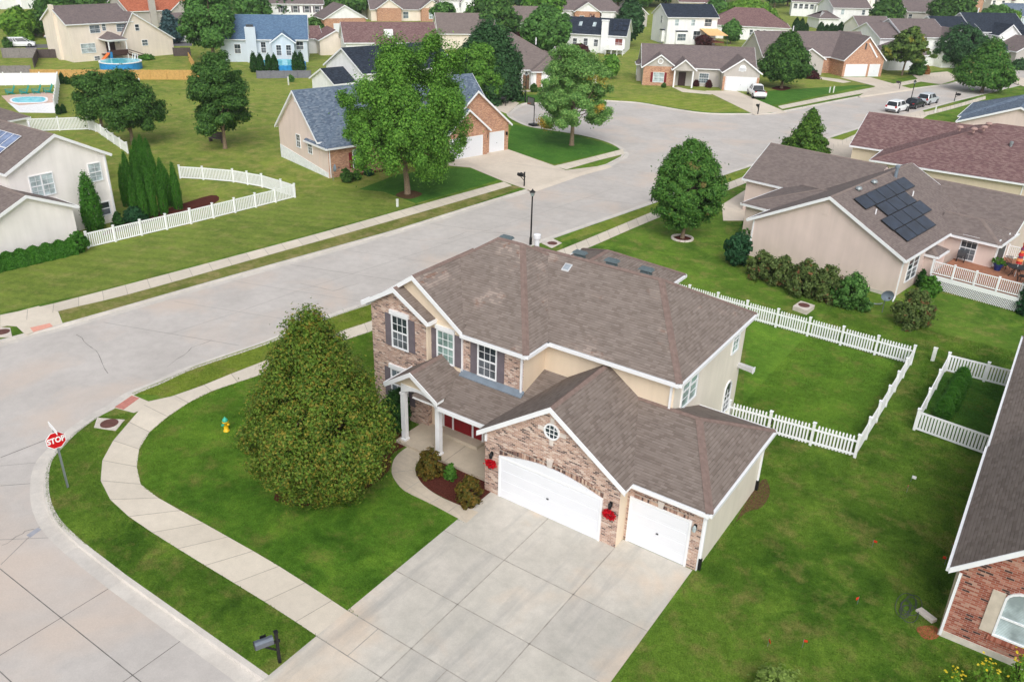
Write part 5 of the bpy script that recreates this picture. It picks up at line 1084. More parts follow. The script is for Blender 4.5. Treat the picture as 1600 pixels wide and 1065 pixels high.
FARH = [((1412, 50), 45, 'light grey two-storey house with paired dark windows behind the brown gabled house', S_GREY, R_GREY, 12, 5.4, 8.2, 2), ((1235, 25), 20, 'cream house with grey roof and five dormer windows at the top of the picture', S_WHITE, R_GREY, 14, 4.5, 7.8, 5), ((1262, 16), 40, 'white house with maroon roof and small white dormer in the last row', S_WHITE, R_RED, 13, 5.0, 8.4, 2),
 ((1345, 16), 40, 'pale house with white chimney in the last row left of the tall dark tree', S_LTBG, R_GREY, 10, 5.0, 8.0, 1), ((1455, 28), 42, 'white gabled house with grey roof between the two tall dark trees', S_WHITE, R_GREY, 11, 5.2, 8.4, 1), ((1545, 18), 44, 'pale brown house with large windows at the top right corner', S_LTBG, R_RED, 16, 4.6, 7.4, 3),
 ((1505, 18), 44, 'small brick gabled house peeping between far trees at the top right', B_ORNG, R_GREY, 7, 4.4, 7.4, 0), ((2, 15), 80, 'white house with paired windows in the top left corner', S_WHITE, R_GREY, 9, 5.2, 8.0, 2), ((205, 44), 80, 'grey house with orange roof and tall grey chimney behind the beige house', S_GREY, R_ORNG, 16, 3.6, 7.0, 2), ((552, 28), 50, 'white house with grey roof and two dark windows beyond the tan brick ranch', S_WHITE, R_GREY, 13, 4.4, 7.6, 2), ((690, 26), 46, 'white two-storey house with pinkish roof behind the slim young tree', S_WHITE, R_RED, 10, 4.6, 7.4, 2),
 ((800, 58), 42, 'taupe roofed house half hidden between the two big green trees', S_WHITE, R_TAN, 10, 3.2, 6.6, 1), ((686, 78), 46, 'taupe roofed low house squeezed behind the dark weeping tree', S_PEACH, R_TAN, 12, 3.2, 6.8, 0), ((1060, 18), 40, 'low house with reddish roof beyond the tall white house', S_PEACH, R_RED, 16, 3.0, 6.0, 0), ((390, 8), 60, 'white house between far treetops above the pale blue house', S_WHITE, R_GREY, 10, 4.8, 7.8, 1), ((70, 48), 72, 'small red brick house with grey roof beyond the white minivan', B_RED, R_GREY, 6, 3.8, 6.0, 0), ((1575, 45), 44, 'bluish roofed house behind the blue spruce at the right edge', S_BLUE, R_BLUE, 12, 3.6, 7.0, 1), ((930, 8), 40, 'cream house with flat looking grey roof at the top centre of the picture', S_WHITE, R_GREY, 18, 3.6, 6.6, 2), ((1340, 60), 44, 'brown roofed shed like house beside the white two-storey house with grey roof', S_LTBG, R_GREY, 9, 2.8, 5.2, 0),
 ((283, 66), 80, 'grey and white house with steep gable behind the blue spruce', S_WHITE, R_GREY, 7, 3.0, 5.4, 1)]
for (pp, an, lb, wm, rm, L, ev, rg, nw) in FARH:
    H = House(lb, G(*pp), an, 'house'); rf = H.vol(0, L, 0, L*.75+1, ev, rg, 'x', 'gg', rm, wm); H.vol(L*.55, L*.95, -1.5, 4, ev*.85, rg*.82, 'y', 'go', rm, wm, nowall='b')
    for k in range(nw): H.win('f', 0, L*(.5 if nw == 1 else .08+.5*k/max(1, nw-1)), ev-2.1, 1.1, 1.4, (2, 1), GL_D)
    if 'chimney' in lb: cy = MB(); cy.box(L*.3, L*.3+1.4, -.7, 0, 0, rg+.8, wm); H.part('chimney', cy)
    H.done()
# ---------------------------------------------------------------- trees, hedges, shrubs
def hz(b, ty, tx=None):
    """height over ground spot b that is seen at picture row ty"""
    g = np.array(G(*b)); px = b[0] if tx is None else tx
    d = CF*FPX + (px-800)*CR - (ty-532.5)*CU
    t = ((g-CLOC[:2])@d[:2])/(d[:2]@d[:2]); return float(CAMH+d[2]*t)
def wr(b, hw):
    g = np.array([*G(*b), 2.0]); return float(hw*((g-CLOC)@CF)/FPX)
def T(name, label, b, ty, hw, prof, mat, nl, size, cat='tree', tx=None, **kw):
    h = hz(b, ty, tx); r = wr(b, hw)
    return tree(name, label, cat, G(*b), h, r, prof, mat, nl, size, seed=int(b[0]*7+b[1]), **kw)
T('ornamental_pear_tree', 'broad cone shaped olive green tree on the front lawn beside the porch', (505, 769), 481, 118, 'pearl', L_PEAR, 170000, .064, h0=.12, clumps=420, cr=.54, trunk=.13, lop=.07, squash=1.05, inner=.55, limbs=8, rag=.14)
T('maple_tree', 'tall bushy bright green maple on the lawn in front of the blue grey roofed house', (637, 303), 62, 112, 'maple', L_MAPLE, 170000, .105, h0=2.4, clumps=330, cr=.85, trunk=.26, lop=.17, squash=1.3, inner=.3, droop=.6, limbs=9, rag=.12, lobes=13)
T('callery_pear_tree', 'upright dense green tree in a ringed bed beside the tan house', (1066, 372), 212, 57, 'oval', L_PEAR2, 70000, .095, h0=.9, clumps=260, cr=.52, trunk=.15, lop=.08, inner=.4)
T('locust_tree', 'airy green locust with golden branches on the curved lawn by the court', (893, 227), 72, 70, 'spread', L_GOLD, 90000, .115, h0=2.0, clumps=170, cr=.85, trunk=.24, rag=.3, lop=.24, inner=.3, squash=.7, limbs=9, lobes=15)
T('young_conical_tree', 'small conical light green tree beside the drive left of the maroon roof', (1258, 247), 166, 36, 'spruce', L_SPR, 26000, .14, h0=.5, clumps=170, cr=.5, trunk=.12, lop=.1)
T('ash_tree', 'dark green tree with forked crown standing alone in the open meadow', (352, 232), 86, 53, 'oval', L_DARK, 70000, .13, h0=1.6, clumps=120, cr=.9, trunk=.2, lop=.22, rag=.25, lobes=14)
T('ash_tree', 'wide spreading dark tree behind the arborvitae group', (208, 226), 112, 52, 'spread', L_DARK, 75000, .13, h0=1.2, clumps=140, cr=.9, trunk=.2, lop=.2, rag=.2, lobes=14)
T('ash_tree', 'darker tree pressed against the left of the wide spreading one, above the picket fence', (160, 205), 103, 36, 'oval', L_DARK, 52000, .13, h0=1.2, clumps=100, cr=.85, trunk=.18, lop=.2, rag=.2, lobes=12)
T('oval_tree', 'dense dark oval tree on the lawn right of the white pickup', (1221, 138), 46, 39, 'pear', L_DARK, 40000, .21, h0=1.3, clumps=170, cr=.9, trunk=.22, lop=.06, inner=.45)
T('locust_tree', 'thin layered street tree with yellowing top by the far mailbox', (1409, 118), 38, 40, 'spread', leaf('leaf_locust_top', [(74, 104, 48), (98, 124, 58), (120, 146, 70)], ((150, 150, 60), .3, .56)), 12000, .3, h0=2.4, clumps=110, cr=.8, trunk=.16, lop=.2, squash=.4, inner=.25)
T('round_tree', 'big round blackish green tree in front of the white house with charcoal gables', (1497, 106), 38, 44, 'round', L_DEEP, 36000, .24, h0=.6, clumps=160, cr=1.1, trunk=.24, lop=.1)
T('cone_tree', 'big cone shaped green tree beyond the parked cars at the right', (1534, 143), 57, 44, 'cone', L_PEAR2, 42000, .22, h0=.6, clumps=200, cr=1.0, trunk=.24, lop=.06, inner=.45)
T('weeping_tree', 'large weeping blackish green tree left of the brown hip roof', (762, 156), 33, 58, 'dome', L_DEEP, 60000, .24, h0=.8, clumps=260, cr=1.15, trunk=.3, lop=.08, squash=1.1, inner=.5, droop=1.5)
T('young_maple_tree', 'light green leafy tree just behind the garage gable of the blue grey roof', (752, 164), 68, 38, 'oval', L_MAPLE, 42000, .19, h0=1.0, clumps=140, cr=.9, trunk=.2, lop=.14, lobes=7, rag=.25)
T('shade_tree', 'large full green tree between the beige house and the pale blue house', (335, 96), -22, 54, 'oval', L_MID, 40000, .3, h0=2.0, clumps=190, cr=1.1, trunk=.35, lop=.12, lobes=10)
T('shade_tree', 'dark oval shade tree on the grass strip left of the tall white house', (981, 73), -4, 24, 'oval', L_DEEP, 13000, .4, h0=2.0, clumps=110, cr=1.1, trunk=.3, lop=.1)
T('young_tree', 'small round green tree in front of the maroon hip roof', (1141, 69), 30, 16, 'oval', L_MID, 7000, .36, h0=.8, clumps=70, cr=.8, trunk=.14)
T('shade_tree', 'feathery mid green tree left of the white house with dark roof', (852, 86), 8, 42, 'round', L_MID, 20000, .38, h0=1.0, clumps=170, cr=1.2, trunk=.25)
T('shade_tree', 'tall dark tree standing behind the weeping tree', (768, 70), -20, 46, 'spread', L_DARK, 18000, .44, h0=2.0, clumps=150, cr=1.5, trunk=.3, lop=.15)
T('shade_tree', 'bright green tree behind the feathery tree at the top centre', (848, 40), -26, 36, 'round', L_MAPLE, 12000, .5, h0=2, clumps=100, cr=1.7, trunk=.3)
T('slim_tree', 'slim open young tree before the white house with pinkish roof', (694, 50), 2, 20, 'vase', L_MID, 4200, .4, h0=1.4, clumps=60, cr=.9, trunk=.14, lop=.2)
T('blue_spruce_tree', 'blue spruce between the beige house and the large full tree', (268, 68), 14, 20, 'spruce', L_BSP, 9000, .36, h0=.3, clumps=130, cr=.8, trunk=.2)
T('lime_tree', 'rounded yellow green tree at the top left above the white minivan', (32, 60), 12, 26, 'round', L_LIME, 8000, .42, h0=.4, clumps=80, cr=1.1, trunk=.2)
T('conifer_tree', 'narrow dark conifer standing in the yellow green foliage at the top left', (37, 55), 8, 10, 'col', L_ARBD, 5000, .34, h0=.2, clumps=70, cr=.6, trunk=.15)
T('lime_tree', 'yellow green bushy tree beside the narrow conifer at the top left', (56, 56), 15, 18, 'round', L_LIME, 6000, .42, h0=.4, clumps=60, cr=1.0, trunk=.2)
T('shade_tree', 'wide dark tree rising behind the roof ridge of the beige house', (120, 52), -24, 52, 'spread', L_DARK, 14000, .5, h0=2, clumps=120, cr=1.7, trunk=.3)
T('shade_tree', 'dark tree behind the left chimney of the beige house', (92, 62), -4, 22, 'oval', L_DARK, 8000, .45, h0=1.2, clumps=80, cr=1.2, trunk=.25)
T('round_tree', 'small round dark tree right of the sky blue roof', (489, 73), 27, 20, 'round', L_DARK, 9000, .38, h0=.6, clumps=80, cr=.9, trunk=.18)
T('shade_tree', 'dark tree behind the right end of the sky blue roof', (446, 42), -18, 28, 'oval', L_DEEP, 10000, .48, h0=1.5, clumps=90, cr=1.4, trunk=.3)
T('shade_tree', 'green tree behind the left part of the sky blue roof', (398, 50), -20, 30, 'round', L_MID, 9000, .48, h0=1.5, clumps=90, cr=1.4, trunk=.3)
T('shade_tree', 'dark tree between the shuttered white house and the far white house at the top', (545, 28), -16, 34, 'round', L_DARK, 9000, .5, h0=1.2, clumps=90, cr=1.5, trunk=.3)
T('tall_tree', 'tall dense dark tree left of the light grey two storey house', (1380, 53), -14, 27, 'oval', L_DARK, 13000, .46, h0=1.2, clumps=120, cr=1.3, trunk=.3)
T('tall_tree', 'tall dense dark tree behind the white house with charcoal gables', (1480, 58), -20, 34, 'oval', L_DARK, 14000, .46, h0=1.2, clumps=130, cr=1.4, trunk=.3)
T('shade_tree', 'mid green rounded tree behind the cone shaped tree at the top right', (1550, 52), 5, 28, 'round', L_MID, 10000, .44, h0=.8, clumps=100, cr=1.2, trunk=.25)
T('shade_tree', 'yellow green tree near the top right corner', (1574, 46), 14, 16, 'round', L_LIME, 5000, .44, h0=.6, clumps=60, cr=1.0, trunk=.2)
T('rust_tree', 'small rusty orange tree at the top right corner', (1590, 36), 8, 14, 'round', L_RUST, 3500, .44, h0=.6, clumps=50, cr=1.0, trunk=.18)
T('blue_spruce_tree', 'blue spruce right of the white house with charcoal gables', (1580, 84), 36, 16, 'spruce', L_BSP, 7000, .36, h0=.3, clumps=110, cr=.8, trunk=.18)
T('lime_tree', 'broad yellow green tree behind the maroon hip roof', (1165, 42), -6, 44, 'spread', L_LIME, 14000, .48, h0=1.0, clumps=120, cr=1.5, trunk=.3)
T('shade_tree', 'green tree left of the broad yellow green one, behind the maroon hip roof', (1118, 38), -4, 22, 'round', L_MID, 8000, .48, h0=1.0, clumps=80, cr=1.2, trunk=.25)
T('burgundy_tree', 'round burgundy leaved tree before the long ranch with hipped roofs', (926, 38), 16, 13, 'round', L_BURG, 4500, .36, h0=.4, clumps=60, cr=.8, trunk=.14)
T('burgundy_tree', 'low burgundy tree in front of the white house with dark roof', (905, 88), 68, 17, 'dome', L_BURG, 5000, .28, h0=.2, clumps=60, cr=.6, trunk=.1)
T('burgundy_tree', 'burgundy shrub like tree beside the deck of the tall white house', (1098, 74), 54, 13, 'round', L_BURG, 3500, .3, h0=.2, clumps=50, cr=.6, trunk=.1)
T('rust_tree', 'rust coloured small tree at the right end of the dusty maroon roof', (670, 80), 56, 17, 'round', L_RUST, 3500, .32, h0=.3, clumps=50, cr=.7, trunk=.12)
T('burgundy_tree', 'dark reddish tree between the taupe roofs behind the weeping tree', (806, 66), 42, 11, 'round', L_BURG, 3000, .34, h0=.3, clumps=45, cr=.7, trunk=.12)
T('young_tree', 'bushy green tree right behind the golden locust', (954, 124), 84, 13, 'round', L_MAPLE, 5000, .28, h0=.4, clumps=60, cr=.6, trunk=.12)
T('shade_tree', 'dark tree at the right edge behind the grey gabled house', (1606, 92), 30, 22, 'round', L_DEEP, 9000, .42, h0=.6, clumps=90, cr=1.2, trunk=.25)
# distant tree line
rng = np.random.default_rng(5); proto = []
for k, (mt, pf) in enumerate(((L_DARK, 'round'), (L_MID, 'oval'), (L_DEEP, 'spread'), (L_MAPLE, 'round'))):
    pass
LINE = [(735, 16), (760, 14), (815, 16), (1000, 16), (1050, 13), (1210, 12), (590, 14), (640, 12), (330, 16), (520, 14), (880, 14), (925, 10), (965, 9), (1012, 8), (1075, 9), (1110, 10), (1230, 10), (1310, 9), (1420, 8), (1440, 12), (1520, 9), (620, 10), (655, 8), (735, 9), (500, 9), (440, 12), (270, 10), (300, 8), (175, 9), (45, 9), (120, 9), (1600, 9), (580, 6), (700, 6), (800, 7), (1050, 6), (1180, 5), (1270, 5), (1360, 5), (1480, 4), (1560, 4), (350, 5), (230, 5), (945, 7), (1000, 12), (1040, 11), (1090, 4), (990, 6), (870, 6), (610, 4), (660, 3), (1130, 3), (1220, 3), (1320, 3), (1410, 3), (1520, 3), (150, 3), (410, 4), (460, 3), (80, 5), (0, 5), (900, 4), (985, 3)]
for i, (px, py) in enumerate(LINE):
    g = G(px, py); rz = rng.uniform(0, 6.28); s = rng.uniform(.85, 1.25)
    lb = 'distant full green tree in the continuous treeline along the top edge'
    if i < 4:
        mt, pf = ((L_DARK, 'round'), (L_MID, 'oval'), (L_DEEP, 'spread'), (L_MAPLE, 'round'))[i]
        proto.append(tree('distant_tree', lb, 'tree', g, 11, 5.5, pf, mt, 6500, .62, h0=1.5, clumps=90, cr=1.7, trunk=.3, seed=i, group='trees in the distant treeline', lop=.12))
    else: dup(proto[i % 4], g, rz, lb, s)
# arborvitae: one model of each kind, copied
def arb(label, b, ty, hw, group, mat=L_ARB, n=9000, src={}, tx=None, name='arborvitae'):
    h = hz(b, ty, tx); r = wr(b, hw); key = (mat.name, n)
    if key not in src: src[key] = (tree(name, label, 'arborvitae', G(*b), 3.0, .75, 'col', mat, n, 0.06 if n > 3000 else .13, h0=.05, clumps=260, cr=.17, trunk=.07, seed=int(b[0]), group=group, lop=.03, up=.5, inner=.7, squash=1.7, rag=.03)); o = src[key]; o.scale = (r/.75, r/.75, h/3.0); return o
    return dup(src[key], G(*b), random.Random(b[0]*31+b[1]).uniform(0, 6), label, (r/.75, r/.75, h/3.0), group)
arb('tall pointed arborvitae against the pale beige wall between the two lower windows', (149, 360), 268, 16, 'arborvitae around the pale beige house', tx=128)
GP = 'arborvitae around the pale beige house'
for lb, b, tx, ty in (('arborvitae closest to the wall corner in the front row of the group', (199, 322), 186, 256), ('second arborvitae from the house wall in the front row of the group', (214, 338), 203, 276), ('middle arborvitae of the front row, behind the fence gate', (227, 341), 217, 275), ('tallest arborvitae in the middle of the front row', (241, 338), 229, 262), ('second to last arborvitae at the right of the front row', (257, 334), 243, 268), ('thick arborvitae standing at the right end of the group', (279, 327), 272, 252), ('slim arborvitae tucked behind the thick right hand one', (266, 322), 260, 259),
    ('back row arborvitae nearest the beige house eave', (204, 302), 193, 236), ('second back row arborvitae, behind the middle of the group', (221, 310), 212, 247), ('back arborvitae at the upper left of the group', (215, 294), 206, 232), ('back arborvitae rising at the centre of the group', (232, 300), 223, 231), ('back arborvitae right of the centre of the group', (245, 304), 236, 236), ('back row arborvitae nearest the open lawn', (258, 310), 251, 246), ('farthest arborvitae under the spreading dark tree', (227, 270), 222, 209), ('farthest arborvitae on the right under the spreading dark tree', (236, 272), 230, 215), ('farthest arborvitae on the left under the spreading dark tree', (218, 268), 213, 215)):
    arb(lb, b, ty, 7.8, GP, tx=tx)
GP = 'clipped arborvitae along the grey fence'
for lb, b, ty in (('first clipped arborvitae from the left along the grey fence', (398, 113), 81), ('clipped arborvitae right beside the leftmost one at the grey fence', (408, 113), 83), ('left one of the middle pair of arborvitae at the grey fence', (421, 114), 84), ('right one of the middle pair of arborvitae at the grey fence', (430, 114), 84), ('left one of the right pair of arborvitae at the grey fence', (463, 113), 80), ('right one of the right pair of arborvitae at the grey fence', (471, 113), 80)): arb(lb, b, ty, 6.5, GP, L_ARBD, 2500)
GP = 'small conifers outside the white pool fence'
for lb, b, ty in (('small conifer at the far corner of the white pool fence', (98, 131), 113), ('small conifer just right of the far corner of the pool fence', (106, 132), 119), ('small conifer at the near corner of the white pool fence', (92, 179), 162), ('small conifer just right of the near corner of the pool fence', (100, 177), 162)): arb(lb, b, ty, 4.6, GP, L_ARBD, 2500)
GP = 'arborvitae behind the brick ranch'
for lb, b, ty, hw in (('large clipped arborvitae block left of the arborvitae trio behind the brick ranch', (1215, 50), 28, 8), ('left arborvitae of the trio before the low grey roof', (1242, 50), 27, 6), ('middle arborvitae of the trio before the low grey roof', (1251, 50), 28, 5), ('right short arborvitae of the trio before the low grey roof', (1258, 52), 36, 5), ('first arborvitae of the row in front of the white two storey house', (1281, 52), 34, 6), ('short arborvitae second in the row before the white two storey house', (1290, 52), 38, 5), ('pointed arborvitae in the middle of the row before the white house', (1298, 52), 36, 5), ('short arborvitae right of the pointed one before the white house', (1304, 52), 39, 5), ('last arborvitae at the right of the row before the white house', (1312, 52), 34, 6)): arb(lb, b, ty, hw, GP, L_ARBD, 2500)
GP = 'arborvitae inside the small right hand fence'
for lb, b, ty in (('farthest arborvitae inside the small fenced patch, by the back fence', (1499, 606), 570), ('second farthest arborvitae inside the small fenced patch', (1491, 622), 586), ('third arborvitae inside the small fenced patch, towards the camera', (1482, 638), 602), ('nearest arborvitae inside the small fenced patch', (1472, 652), 616)): arb(lb, b, ty, 15, GP)
# shrubs
def S(label, b, ty, hw, mat, n, size, name='shrub', cat='shrub', **kw):
    return shrub(name, label, cat, G(*b), hz(b, ty), wr(b, hw), mat, n, size, seed=int(b[0]*3+b[1]), **kw)
S('dark green rounded bush left of the porch column, beside the cone shaped tree', (622, 668), 606, 25, L_ARBD, 12000, .07, lop=.08, prof='round')
S('bronze green shrub nearest the front walk curve in the mulch bed', (673, 742), 701, 23, L_BRNZ, 4200, .06); S('small light green shrub between the two bronze shrubs in the mulch bed', (704, 748), 722, 11, L_HOST, 1200, .06); S('bronze green shrub nearest the garage in the mulch bed', (733, 784), 744, 24, L_BRNZ, 4600, .06)
GP = 'shrubs along the tan sided wall'
S('dark blue green clipped holly at the left end of the shrub row', (1150, 413), 362, 25, L_BOX, 9000, .1, group=GP, prof='round')
for lb, b, ty, hw in (('first reddish green shrub right of the dark holly along the tan wall', (1188, 432), 392, 26), ('second reddish green shrub along the tan wall', (1218, 445), 397, 28), ('third reddish green shrub in the middle of the tan wall', (1253, 458), 402, 30), ('fourth reddish green shrub with one tall twig along the tan wall', (1288, 468), 412, 28)): S(lb, b, ty, hw, L_SHR, 6500, .1, group=GP, lop=.16)
S('greener shrub beside the satellite dish at the end of the shrub row', (1326, 480), 424, 30, L_MID, 6500, .1, group=GP, lop=.16); S('twiggy rounded shrub standing alone at the wall corner right of the satellite dish', (1424, 508), 448, 31, L_SHR, 8000, .09, group=GP, lop=.14)
S('small dark shrub under the side window of the tan house', (1437, 447), 418, 8, L_ARBD, 1500, .08, prof='col'); S('light green lily clump beside the deck lattice', (1449, 462), 428, 16, L_HOST, 1600, .13, lop=.2); S('shrub at the right edge in front of the deck corner', (1606, 492), 424, 20, L_BOX, 5000, .1, lop=.15)
S('light green plants beside the walk behind the dark holly', (1168, 368), 340, 16, L_HOST, 2200, .1)
S('round clipped bush at the brick corner of the blue grey roofed house', (542, 285), 262, 11, L_DARK, 3500, .09, prof='round'); S('low dark shrub right of the round clipped bush', (558, 281), 266, 8, L_DARK, 2000, .09); S('low shrub under the red shuttered window', (576, 274), 261, 9, L_BOX, 2000, .09); S('shrub at the left side of the white garage door behind the maple', (702, 252), 238, 10, L_DARK, 2400, .1)
S('small cone shaped bush at the corner of the pale beige house', (186, 354), 329, 11, L_ARBD, 3000, .08, prof='cone'); S('leafy low plants behind the fence gate of the pale beige house', (212, 344), 322, 20, L_BOX, 4200, .1); S('dense rounded bush at the left end of the picket fence', (126, 394), 360, 16, L_ARB, 5000, .08, prof='round'); S('spiky grey green plant beside the low garage of the pale beige house', (112, 378), 350, 17, L_HOST, 2600, .1, lop=.25)
S('burgundy shrub under the white window of the grey ranch', (1087, 135), 124, 6, L_BURG, 900, .14); S('burgundy shrub right under the white window of the grey ranch', (1107, 137), 125, 5.5, L_BURG, 900, .14); S('small shrub left of the grey ranch entrance', (1037, 137), 129, 4, L_DARK, 600, .14)
S('round dark bush at the brick wall of the ranch', (1266, 117), 100, 9, L_DEEP, 2200, .18, prof='round'); S('bronze rounded bush below the round dark one at the brick ranch', (1269, 123), 111, 12, L_BURG, 2200, .18)
S('small burgundy bush before the porch of the hip roofed house', (805, 143), 132, 6, L_BURG, 900, .16); S('round green bush beside the porch column of the hip roofed house', (834, 144), 130, 6, L_DARK, 1200, .16); S('yellow green bush beyond the white fence at the left of the far street', (36, 64), 46, 17, L_LIME, 3500, .26); S('dark bush at the left of the white minivan', (12, 76), 58, 7, L_DARK, 1500, .22)
S('dark round bush at the right end of the grey gabled house', (1592, 108), 92, 14, L_DEEP, 2600, .24); S('low reddish bush beside the locust tree drive', (1445, 116), 102, 8, L_RUST, 1500, .2); S('leafy bush beside the white garage right of the thin street tree', (1432, 117), 88, 14, L_MID, 2600, .22); S('dark round bush left of the small round tree', (1121, 56), 40, 9, L_DEEP, 2000, .26)
S('flower bed shrubs below the beige house wall', (228, 93), 86, 14, L_HOST, 1600, .2); S('small tree like bush in the grass before the grey fence', (455, 128), 117, 5, L_MID, 700, .2)
S('pale feathery ornamental grass clump at the bottom edge of the lawn', (1210, 1092), 1046, 46, L_TALL, 3500, .06, name='ornamental_grass', cat='grass clump', stems=False, up=1.2)
for lb, b, ty, hw in (('yellow flowering plant at the bottom right, left of the taller one', (1480, 1086), 1040, 16), ('leafy yellow flowering plant in the bottom right corner', (1530, 1082), 1026, 22), ('yellow flowering plant under the brick wall in the bottom right corner', (1585, 1070), 1012, 20)):
    o = S(lb, b, ty, hw, L_LIME, 900, .05, name='flowering_plant', cat='plant', lop=.3); rng = np.random.default_rng(int(b[0])); h = hz(b, ty); r = wr(b, hw)
    n = 24; P = np.stack([rng.normal(0, r*.45, n), rng.normal(0, r*.45, n), h*rng.uniform(.8, 1.02, n)], 1); N = rng.normal(size=(n, 3))*.3+np.array([0, 0, 1]); N /= np.linalg.norm(N, axis=1)[:, None]; leaf_mesh('flower', P, N, np.full(n, .05), L_YEL, rng, .9, o)
# hedge along the low garage at the left edge
a, b = np.array(G(-12, 424)), np.array(G(117, 394)); rng = np.random.default_rng(8); hd = thing('hedge', 'clipped dark green hedge along the low garage at the left edge', 'hedge', (*a, 0)); n = 26000
q = rng.uniform(0, 1, n); d_ = (b-a); nv = np.array([-d_[1], d_[0]])/np.linalg.norm(d_); th = rng.uniform(0, 3.1416, n); rr = rng.uniform(.75, 1.05, n)+.1*np.sin(q*40)
P = np.stack([q*d_[0]+nv[0]*np.cos(th)*rr*.65, q*d_[1]+nv[1]*np.cos(th)*rr*.65, np.abs(np.sin(th))*rr*1.05], 1); N = np.stack([nv[0]*np.cos(th), nv[1]*np.cos(th), np.sin(th)+.2], 1)+rng.normal(size=(n, 3))*.45; N /= np.linalg.norm(N, axis=1)[:, None]
leaf_mesh('foliage', P, N, .08*rng.uniform(.7, 1.3, n), L_ARB, rng, parent=hd)
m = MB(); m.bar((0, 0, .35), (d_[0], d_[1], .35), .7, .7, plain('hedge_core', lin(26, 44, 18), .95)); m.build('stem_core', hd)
# ---------------------------------------------------------------- fences
WOODY = plain('wood_new', lin(200, 160, 98), .8, .2, var=.15, nscale=4); WOODG = plain('wood_grey', lin(140, 134, 132), .85, .2, var=.2, nscale=4); WOODD = plain('wood_dark', lin(92, 82, 80), .85, .2, var=.2, nscale=4)
def fence(name, label, pts, h=1.15, kind='picket', mat=None, step=2.4, gate=None, group=None):
    mat = mat or VINYL; t = thing(name, label, 'fence', (*pts[0], 0), 0, group); o = np.array(pts[0])
    for si, (p, q) in enumerate(zip(pts, pts[1:])):
        p = np.array(p)-o; q = np.array(q)-o; L = np.linalg.norm(q-p); n = max(1, round(L/step)); d = (q-p)/L
        for k in range(n):
            a = p+(q-p)*k/n; b = p+(q-p)*(k+1)/n; m = MB(); seg = np.linalg.norm(b-a)
            A = lambda z, s: (a[0]+d[0]*s, a[1]+d[1]*s, z)
            if kind == 'picket':
                m.bar(A(.18, .06), A(.18, seg-.06), .045, .11, mat); m.bar(A(h*.78, .06), A(h*.78, seg-.06), .045, .1, mat)
                npk = int(seg/.155)
                for j in range(npk):
                    s = (j+.5)*seg/npk
                    if s < .1 or s > seg-.1: continue
                    m.bar(A(.06, s), A(h-.02, s), .03, .085, mat, (d[0], d[1], 0)); m.hexa([(*(np.array(A(0, s-.037))[:2]+np.array([-d[1], d[0]])*-.015), h-.02), (*(np.array(A(0, s+.037))[:2]+np.array([-d[1], d[0]])*-.015), h-.02), (*(np.array(A(0, s+.037))[:2]+np.array([-d[1], d[0]])*.015), h-.02), (*(np.array(A(0, s-.037))[:2]+np.array([-d[1], d[0]])*.015), h-.02)], [(*A(0, s-.01)[:2], h+.04), (*A(0, s+.01)[:2], h+.04), (*A(0, s+.01)[:2], h+.041), (*A(0, s-.01)[:2], h+.041)], mat)
            elif kind == 'rail':
                for z in (.12, h-.06): m.bar(A(z, .06), A(z, seg-.06), .045, .1, mat)
                npk = int(seg/.15)
                for j in range(npk): s = (j+.5)*seg/npk; m.bar(A(.14, s), A(h-.08, s), .03, .095, mat, (d[0], d[1], 0))
            else:
                npk = int(seg/.16)
                for j in range(npk): s = (j+.5)*seg/npk; hh = h+(random.Random(j*7+k+si).uniform(-.03, .03) if kind == 'wood' else 0); m.bar(A(.02, s), A(hh, s), .025+.006*(j % 2), seg/npk-.006, mat, (d[0], d[1], 0))
                m.bar(A(.3, 0), A(.3, seg), .07, .09, mat); m.bar(A(h-.15, 0), A(h-.15, seg), .07, .09, mat)
            g_ = gate and gate == (si, k)
            pn = m.build('gate' if g_ else 'panel', t)
            if g_:
                m = MB(); m.bar(A(.55, .07), A(.9, .07), .06, .1, BLACK, (d[0], d[1], 0)); m.bar(A(.5, seg-.1), A(.7, seg-.1), .06, .08, BLACK, (d[0], d[1], 0)); m.build('hinge', pn)
            for c in ((a, b) if k == n-1 and si == len(pts)-2 else (a,)):
                m = MB(); m.box(c[0]-.065, c[0]+.065, c[1]-.065, c[1]+.065, -.05, h+(.1 if kind != 'wood' else .02), mat)
                if kind != 'wood': m.box(c[0]-.085, c[0]+.085, c[1]-.085, c[1]+.085, h+.1, h+.15, mat)
                m.build('post', t)
    return t
bl = G(1035, 435.5, 1.2); br_ = G(1430, 541.5, 1.2)
fence('picket_fence', 'white picket fence with gate round the back yard of the main house', [(-3.2, 11.3), (3.0, 11.95), br_, bl, (bl[0]-.4, bl[1]-6)], 1.15, 'picket', gate=(0, 1), step=2.1)
fence('picket_fence', 'low white fence of vertical rails round the small green patch at the right', [G(1545, 713), G(1428, 671), G(1476, 580), G(1600, 612)], 1.1, 'rail')
fence('picket_fence', 'white railed fence curving round the arborvitae yard of the pale beige house', [G(138, 388), G(299, 350), G(461, 309)] + [G(440, 302), G(410, 293), G(365, 285), G(318, 281), G(282, 279)], 1.2, 'rail', step=2.2)
fence('picket_fence', 'white railed fence behind the pale beige house, left of the spreading tree', [G(46, 206), G(140, 203), G(150, 206)], 1.5, 'rail', step=2.6)
fence('vinyl_fence', 'white solid fence running diagonally under the spreading dark tree', [G(150, 205), G(200, 240)], 1.1, 'solid', step=2.4)
fence('vinyl_fence', 'tall white solid fence round the in ground swimming pool', [G(-20, 134), G(93, 133), G(88, 178)], 1.75, 'solid', step=2.6)
